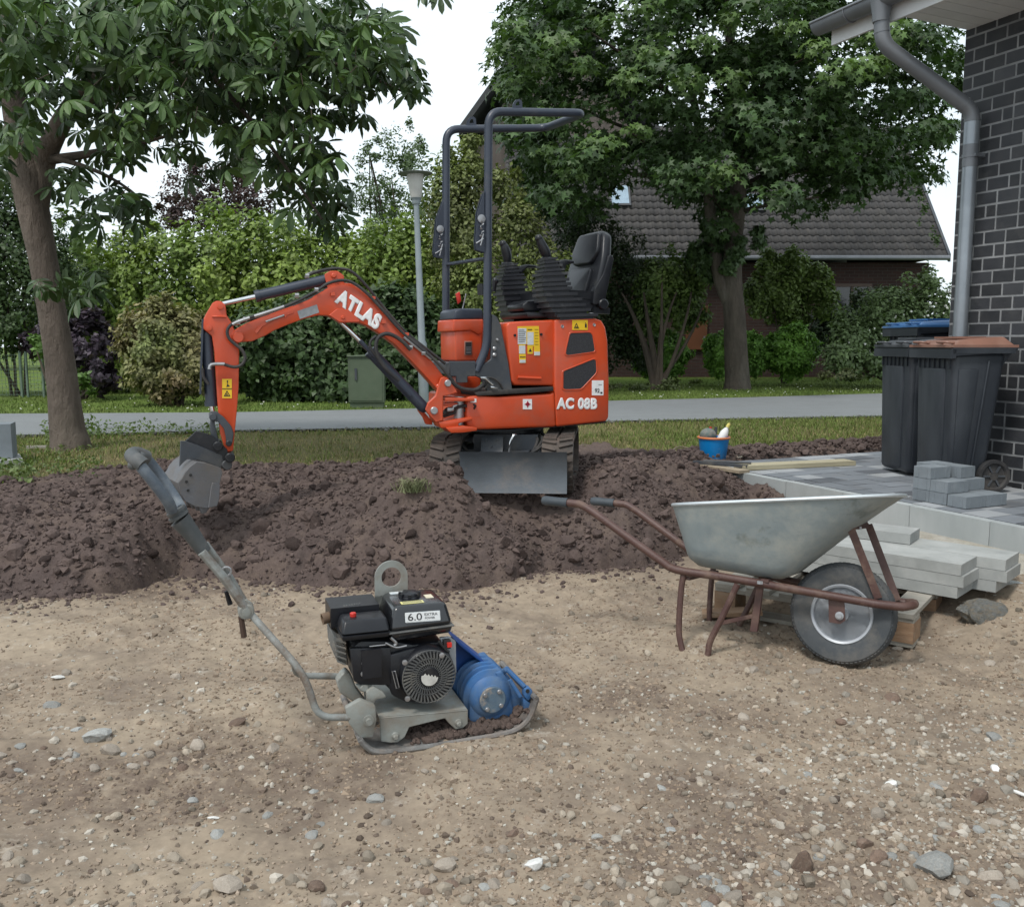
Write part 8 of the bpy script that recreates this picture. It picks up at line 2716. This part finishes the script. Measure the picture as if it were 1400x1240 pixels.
bush('dark_yew', 'dark shrub against the brick wall between box bush and blossoms', 'shrub', [(1110, 455, 21.8, .6, .4, .6), (1150, 440, 21.8, .6, .4, .5), (1200, 420, 22.3, .8, .4, .6)], 8000, .09, (.045, .070, .028), (.03, .05, .022), seed=48, stems=2, fill=.5)
bush('ivy_edge', 'leafy twigs reaching over the right end of the tiled roof', 'twigs', [(1262, 285, 23.6, .12, .2, .45), (1275, 325, 23.6, .15, .2, .3), (1250, 255, 23.7, .15, .2, .3)], 260, .09, (.06, .10, .035), (.05, .08, .03), seed=49, stems=0)

# wire mesh fence on the far left
fa_ = aty(20, 508, 15.2); fb_ = aty(66, 506, 15.2)
fn = thing('mesh_fence', Matrix.Translation((fa_.x, 15.2, 0)), 'low green wire mesh fence with thin posts at the left of the lawn', 'fence')
M['fenceg'] = mat('pale_green_fence', (.16, .22, .17), rough=.6)
for u in (28, 36, 58):
    p = aty(u, 500, 15.2); b = MB(); b.tube([(p.x - fa_.x, 0, 0), (p.x - fa_.x, 0, .78)], .022, 8); b.build('post', M['fenceg'], fn)
b = MB()
for k in range(12): b.tube([(-1.2, .03, .05 + k * .06), (1.1, .03, .05 + k * .06)], .003, 4)
for k in range(38): b.tube([(-1.2 + k * .06, .03, .03), (-1.2 + k * .06, .03, .74)], .003, 4)
o = b.build('wire_mesh', M['fenceg'], fn); o['kind'] = 'stuff'

# ================================================================ THE MAPLE
mp0 = atz(1007, 533, 0)
MY = mp0.y
mpl = thing('maple_tree', Matrix.Translation((mp0.x, MY, 0)), 'large dark green maple in front of the tiled house', 'tree')
def mloc(u, v, dy=0.0): return aty(u, v, MY + dy) - Vector((mp0.x, MY, 0))
b = MB()
tk = [(mloc(1008, 540), .30), (mloc(1008, 520), .245), (mloc(1006, 480), .225), (mloc(1004, 430), .21), (mloc(1001, 395), .20), (mloc(1002, 340), .17), (mloc(1008, 280), .16), (mloc(1010, 200), .14), (mloc(1000, 80), .10), (mloc(990, -60), .06)]
b.tube(smooth_pts([t_[0] for t_ in tk], 4), list(np.interp(np.linspace(0, 9, 37), range(10), [t_[1] for t_ in tk])), 16)
b.tube(smooth_pts([mloc(1002, 425), mloc(985, 385), mloc(975, 330), mloc(968, 260), mloc(955, 170), mloc(930, 60)], 4), list(np.interp(np.linspace(0, 5, 21), range(6), [.13, .13, .12, .10, .08, .05])), 12)
b.build('trunk', M['barkm'], mpl)
rr = random.Random(12)
b = MB()
for (u0, v0, u1, v1, dy, r_) in ((1006, 300, 860, 180, -.5, .07), (1008, 260, 1180, 190, .3, .07), (968, 260, 800, 230, .6, .06), (955, 170, 800, 40, -1, .06), (1010, 200, 1230, 60, -.6, .06), (1004, 120, 1150, -60, .5, .05), (1008, 290, 1120, 270, -1, .045), (960, 210, 740, 120, 1, .05), (1006, 160, 1100, 80, -2, .05), (1008, 260, 1250, 230, 1, .05)):
    limb(b, mloc(u0, v0), mloc(u1, v1, dy), r_, .015, 8, .12, 8, rr)
b.build('branch', M['barkd'], mpl)
poly = [(655, 62), (672, 20), (700, -60), (900, -180), (1150, -180), (1330, -60), (1345, 90), (1322, 190), (1290, 262), (1235, 292), (1192, 300), (1150, 290), (1085, 325), (1040, 290), (985, 335), (935, 300), (885, 292), (852, 262), (832, 310), (790, 338), (742, 318), (704, 262), (688, 206), (668, 185), (684, 130), (655, 95)]
def inside(u, v):
    c = False; n = len(poly)
    for i in range(n):
        (x1, y1), (x2, y2) = poly[i], poly[i - 1]
        if (y1 > v) != (y2 > v) and u < (x2 - x1) * (v - y1) / (y2 - y1) + x1: c = not c
    return c
rs = np.random.RandomState(17)
C, Rr_ = [], []
def okk(u, v, r): return all(inside(u + r * math.cos(a), v + r * math.sin(a)) for a in (0, 1.57, 3.14, 4.71))
while len(C) < 520:
    u, v = rs.uniform(640, 1350), rs.uniform(-180, 345)
    dy = rs.normal(0, 1.5)
    r_ = rs.uniform(.32, .70)
    px = r_ * 62
    if not okk(u, v, px * .8): continue
    if v > 215 and rs.uniform() < .30 and 860 < u < 1060: continue
    C.append(mloc(u, v, dy)[:]); Rr_.append((r_, r_, r_ * .55))
for (u0, u1, v0, v1, nn) in ((860, 1060, 60, 250, 46), (690, 830, 120, 280, 34), (1040, 1240, 120, 260, 20)):
    for _ in range(nn):
        r_ = rs.uniform(.35, .6); C.append(mloc(rs.uniform(u0, u1), rs.uniform(v0, v1), rs.normal(0, 1.2))[:]); Rr_.append((r_, r_, r_ * .55))
C, Rr_ = np.array(C), np.array(Rr_)
P, d = clump_pts(C, Rr_, 76, rs, .45, top=.45)
od = P - np.array([0, 0, 5.0]); od /= np.linalg.norm(od, axis=1, keepdims=True)
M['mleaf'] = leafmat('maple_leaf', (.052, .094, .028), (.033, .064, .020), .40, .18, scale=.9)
nrm_dir = od * .35 + d * .5
sel = P[:, 1] < -.5
sz_ = rs.uniform(.075, .135, len(P))
leafy('leaves', P, MAPLE, sz_, M['mleaf'], mpl, rs, nrm_dir, up=.75, rnd=.4, down=.5)
# outer sprays of the same leaves, in a lighter colour than the rest
M['mleaf2'] = leafmat('outer_maple_leaf', (.110, .175, .050), (.078, .132, .040), .30, .22, scale=.9)
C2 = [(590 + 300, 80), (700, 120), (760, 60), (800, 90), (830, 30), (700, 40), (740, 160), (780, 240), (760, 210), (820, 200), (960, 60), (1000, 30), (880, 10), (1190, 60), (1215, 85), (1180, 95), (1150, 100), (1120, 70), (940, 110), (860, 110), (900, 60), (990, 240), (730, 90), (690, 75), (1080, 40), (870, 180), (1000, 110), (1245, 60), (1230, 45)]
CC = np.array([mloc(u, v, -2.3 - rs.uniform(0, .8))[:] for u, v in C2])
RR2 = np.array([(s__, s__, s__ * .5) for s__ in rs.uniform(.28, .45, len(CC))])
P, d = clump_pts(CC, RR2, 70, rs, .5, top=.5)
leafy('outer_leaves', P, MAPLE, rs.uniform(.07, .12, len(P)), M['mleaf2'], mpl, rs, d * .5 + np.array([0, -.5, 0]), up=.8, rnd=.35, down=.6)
bush('maple_understorey', 'dark leafy growth low on the maple trunk', 'undergrowth', [(985, 355, MY - .1, .45, .4, .5), (1015, 330, MY - .3, .4, .4, .4), (960, 330, MY, .4, .4, .5)], 2200, .10, (.06, .10, .035), (.045, .08, .03), tmpl=MAPLE, seed=50, stems=0)

# ================================================================ THE HORSE CHESTNUT
cp0 = atz(95, 612, 0)
CYY = cp0.y
cht = thing('horse_chestnut_tree', Matrix.Translation((cp0.x, CYY, 0)), 'horse chestnut with a leaning brown trunk and big drooping leaves', 'tree')
def cl(u, v, dy=0.0): return aty(u, v, CYY + dy) - Vector((cp0.x, CYY, 0))
k1 = CYY / 1240
b = MB()
tk = [((97, 622), 29), ((96, 606), 26), ((92, 585), 23), ((87, 540), 20.5), ((80, 480), 19), ((70, 420), 18), ((58, 350), 18), ((46, 290), 20), ((38, 240), 23), ((30, 200), 18), ((15, 120), 14), ((0, 20), 10)]
b.tube(smooth_pts([cl(*t_[0]) for t_ in tk], 4), list(np.interp(np.linspace(0, 11, 45), range(12), [t_[1] * k1 for t_ in tk])), 20)
b.tube(smooth_pts([cl(50, 280), cl(62, 215), cl(95, 150, -.2), cl(150, 80, -.5), cl(200, 0, -.7)], 4), list(np.interp(np.linspace(0, 4, 17), range(5), [.10, .09, .075, .055, .03])), 12)
# knots and root flare
for (u, v, r_) in ((78, 455, .04), (62, 362, .04)):
    p = cl(u, v, -.06); b.ball(tuple(p), r_, 10, sc3=(1.2, .9, 1.4))
b.build('trunk', M['bark'], cht)
b = MB(); rr = random.Random(3)
for (u0, v0, d0, u1, v1, dy, r_) in ((95, 150, -.2, 330, 60, -1.2, .05), (60, 220, 0, 250, 180, -.6, .045), (150, 80, -.5, 520, 90, -1.0, .045), (120, 110, -.3, 430, 210, -1.4, .04), (62, 215, 0, 190, 270, -.9, .025), (30, 200, 0, -60, 140, -.8, .04), (250, 60, -1, 440, 300, -1.6, .025), (15, 120, 0, 60, 20, -1.5, .03), (330, 60, -1.2, 560, 130, -1.2, .02)):
    limb(b, cl(u0, v0, d0), cl(u1, v1, dy), r_, .008, 8, .10, 9, rr)
b.build('branch', M['barkd'], cht)
# clumps: (u, v, half width px, half height px, number)
CC = [(20, 20, 80, 60, 46), (30, 110, 60, 50, 34), (30, 180, 40, 28, 16), (100, 40, 80, 50, 44), (110, 120, 60, 35, 26), (130, 165, 50, 25, 16), (180, 30, 80, 45, 44), (200, 110, 60, 40, 26), (190, 180, 55, 22, 16), (150, 215, 40, 18, 8), (235, 150, 45, 25, 14), (235, 205, 35, 15, 7),
      (100, 265, 35, 20, 7), (150, 275, 40, 18, 9), (185, 295, 20, 18, 4), (90, 240, 25, 12, 4), (270, 40, 70, 50, 44), (290, 110, 60, 40, 30), (310, 160, 60, 30, 24), (350, 60, 70, 50, 40), (370, 130, 60, 35, 24), (360, 190, 60, 25, 22), (400, 225, 55, 25, 17), (300, 225, 40, 18, 9),
      (420, 60, 60, 45, 32), (430, 110, 55, 30, 20), (470, 70, 50, 35, 22), (480, 120, 45, 25, 15), (510, 90, 45, 28, 16), (540, 100, 35, 25, 11), (565, 125, 22, 18, 5), (520, 45, 35, 25, 10), (430, 25, 70, 35, 30), (440, 160, 40, 15, 6), (470, 165, 30, 12, 5), (400, 170, 40, 18, 9),
      (430, 215, 30, 22, 9), (450, 230, 30, 30, 8), (400, 270, 30, 25, 8), (430, 280, 25, 25, 6), (455, 305, 22, 25, 6), (465, 270, 22, 18, 4), (275, 245, 18, 8, 2), (130, 300, 25, 15, 4), (75, 395, 25, 12, 4), (105, 400, 30, 18, 6), (130, 385, 16, 14, 3), (210, -30, 260, 40, 60), (0, 245, 18, 30, 5), (590, -2, 14, 8, 2),
      (10, 60, 50, 40, 14), (480, 30, 50, 25, 14), (340, 20, 90, 30, 30), (240, 80, 60, 40, 24), (330, 90, 60, 40, 24)]
rs = np.random.RandomState(23)
PP, DD = [], []
for (u, v, a_, c_, n) in CC:
    n = int(n * 2.1)
    for _ in range(n):
        th = rs.uniform(0, 6.28); q = math.sqrt(rs.uniform())
        dy = rs.uniform(-2.1, .6) if n > 12 else rs.uniform(-1.6, -.6)
        p = cl(u + a_ * q * math.cos(th), v + c_ * q * math.sin(th) - 6, dy); PP.append(p[:])
PP = np.array(PP)
n = len(PP)
nrm = rs.normal(size=(n, 3)) * .45 + np.array([0, -.35, 1.0])
Rm = rot_from(nrm, rs)
size = rs.uniform(.085, .165, n)
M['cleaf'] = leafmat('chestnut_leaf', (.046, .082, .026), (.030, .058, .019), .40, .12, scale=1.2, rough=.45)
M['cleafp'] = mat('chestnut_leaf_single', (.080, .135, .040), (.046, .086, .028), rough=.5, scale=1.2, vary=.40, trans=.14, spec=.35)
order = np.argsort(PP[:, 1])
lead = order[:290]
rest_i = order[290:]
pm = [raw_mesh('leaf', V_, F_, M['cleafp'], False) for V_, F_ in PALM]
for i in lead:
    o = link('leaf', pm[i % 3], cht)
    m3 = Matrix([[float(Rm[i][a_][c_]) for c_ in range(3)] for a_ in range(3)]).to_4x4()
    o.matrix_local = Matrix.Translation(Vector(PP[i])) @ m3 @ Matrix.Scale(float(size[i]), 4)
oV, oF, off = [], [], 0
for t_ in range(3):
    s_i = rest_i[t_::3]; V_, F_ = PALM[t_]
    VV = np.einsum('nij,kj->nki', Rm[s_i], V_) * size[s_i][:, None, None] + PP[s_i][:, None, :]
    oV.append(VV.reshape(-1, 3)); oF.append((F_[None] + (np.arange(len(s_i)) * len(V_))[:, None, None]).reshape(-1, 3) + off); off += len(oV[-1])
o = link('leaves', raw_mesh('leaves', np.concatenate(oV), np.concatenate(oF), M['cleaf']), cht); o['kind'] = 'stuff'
# fine leaf stalks joining neighbouring leaves
b = MB()
for i in order[::5]:
    p = Vector(PP[i]); q = Vector(PP[order[min(n - 1, list(order).index(i) + 1)]]) if False else p + Vector((rs.uniform(-.05, .05), rs.uniform(0, .06), rs.uniform(.03, .08)))
    b.tube([p, q], .003, 4)
o = b.build('leaf_stalks', M['barkd'], cht); o['kind'] = 'stuff'
bush('twiggy_growth', 'thin shoots with pale leaves hanging beside the chestnut trunk', 'shoots', [(120, 330, CYY + .6, .16, .2, .3), (100, 300, CYY + .6, .2, .2, .2), (130, 385, CYY + .7, .12, .15, .25)], 260, .07, (.12, .19, .05), (.09, .15, .045), seed=51, stems=0)

# ---- weeds
q = atz(100, 608, 0)
wt = thing('weed_patch', Matrix.Translation((q.x, q.y, 0)), 'leafy green weeds growing round the foot of the chestnut trunk', 'weeds')
wm = leafmat('weed_leaf', (.085, .135, .035), (.115, .150, .050), .35, .2)
def weedp(name, u0, u1, v0, v1, n, h, size, parent, seed, m_=None, tm=LEAF2):
    r_ = np.random.RandomState(seed); P_ = []
    pl_ = parent.matrix_world.translation if parent.parent is None else Vector((0, 0, 0))
    for _ in range(n):
        p = atz(r_.uniform(u0, u1), r_.uniform(v0, v1), 0); P_.append((p.x, p.y, max(0.0, float(zsoil(p.x, p.y))) + h * r_.uniform(0.05, 1) ** 1.5))
    P_ = np.array(P_) - np.array(parent.location)
    o = leafy(name, P_, tm, r_.uniform(.5, 1.2, n) * size, m_ or wm, parent, r_, up=.6); return o
weedp('leaves', 60, 135, 588, 606, 420, .16, .05, wt, 1)
weedp('leaves', 130, 300, 585, 600, 520, .10, .045, wt, 2)
weedp('leaves', 20, 140, 612, 655, 500, .06, .035, wt, 3)
q = atz(20, 648, 0); wt2 = thing('weed_patch', Matrix.Translation((q.x, q.y, 0)), 'low plants with pale leaves beside the stone slab at the left edge', 'weeds')
weedp('leaves', -20, 45, 640, 665, 260, .09, .05, wt2, 4)
d_ = ray(565, 678); t_ = 3
while True:
    q = EYE + d_ * t_
    if q.z < float(zground(q.x, q.y)): break
    t_ += .02
q.z = float(zground(q.x, q.y))
tf = thing('grass_tuft', Matrix.Translation(q), 'dried pale grass tuft lying on the topsoil left of the blade', 'grass tuft')
r_ = np.random.RandomState(3)
n = 260
o = blades('tuft_blades', r_.normal(0, .035, n), r_.normal(0, .03, n), np.zeros(n), r_.uniform(.04, .11, n), r_.uniform(.002, .004, n), mat('pale_tuft', (.22, .22, .12), (.13, .16, .07), rough=.8, island=.3), tf, 1.4, 8)
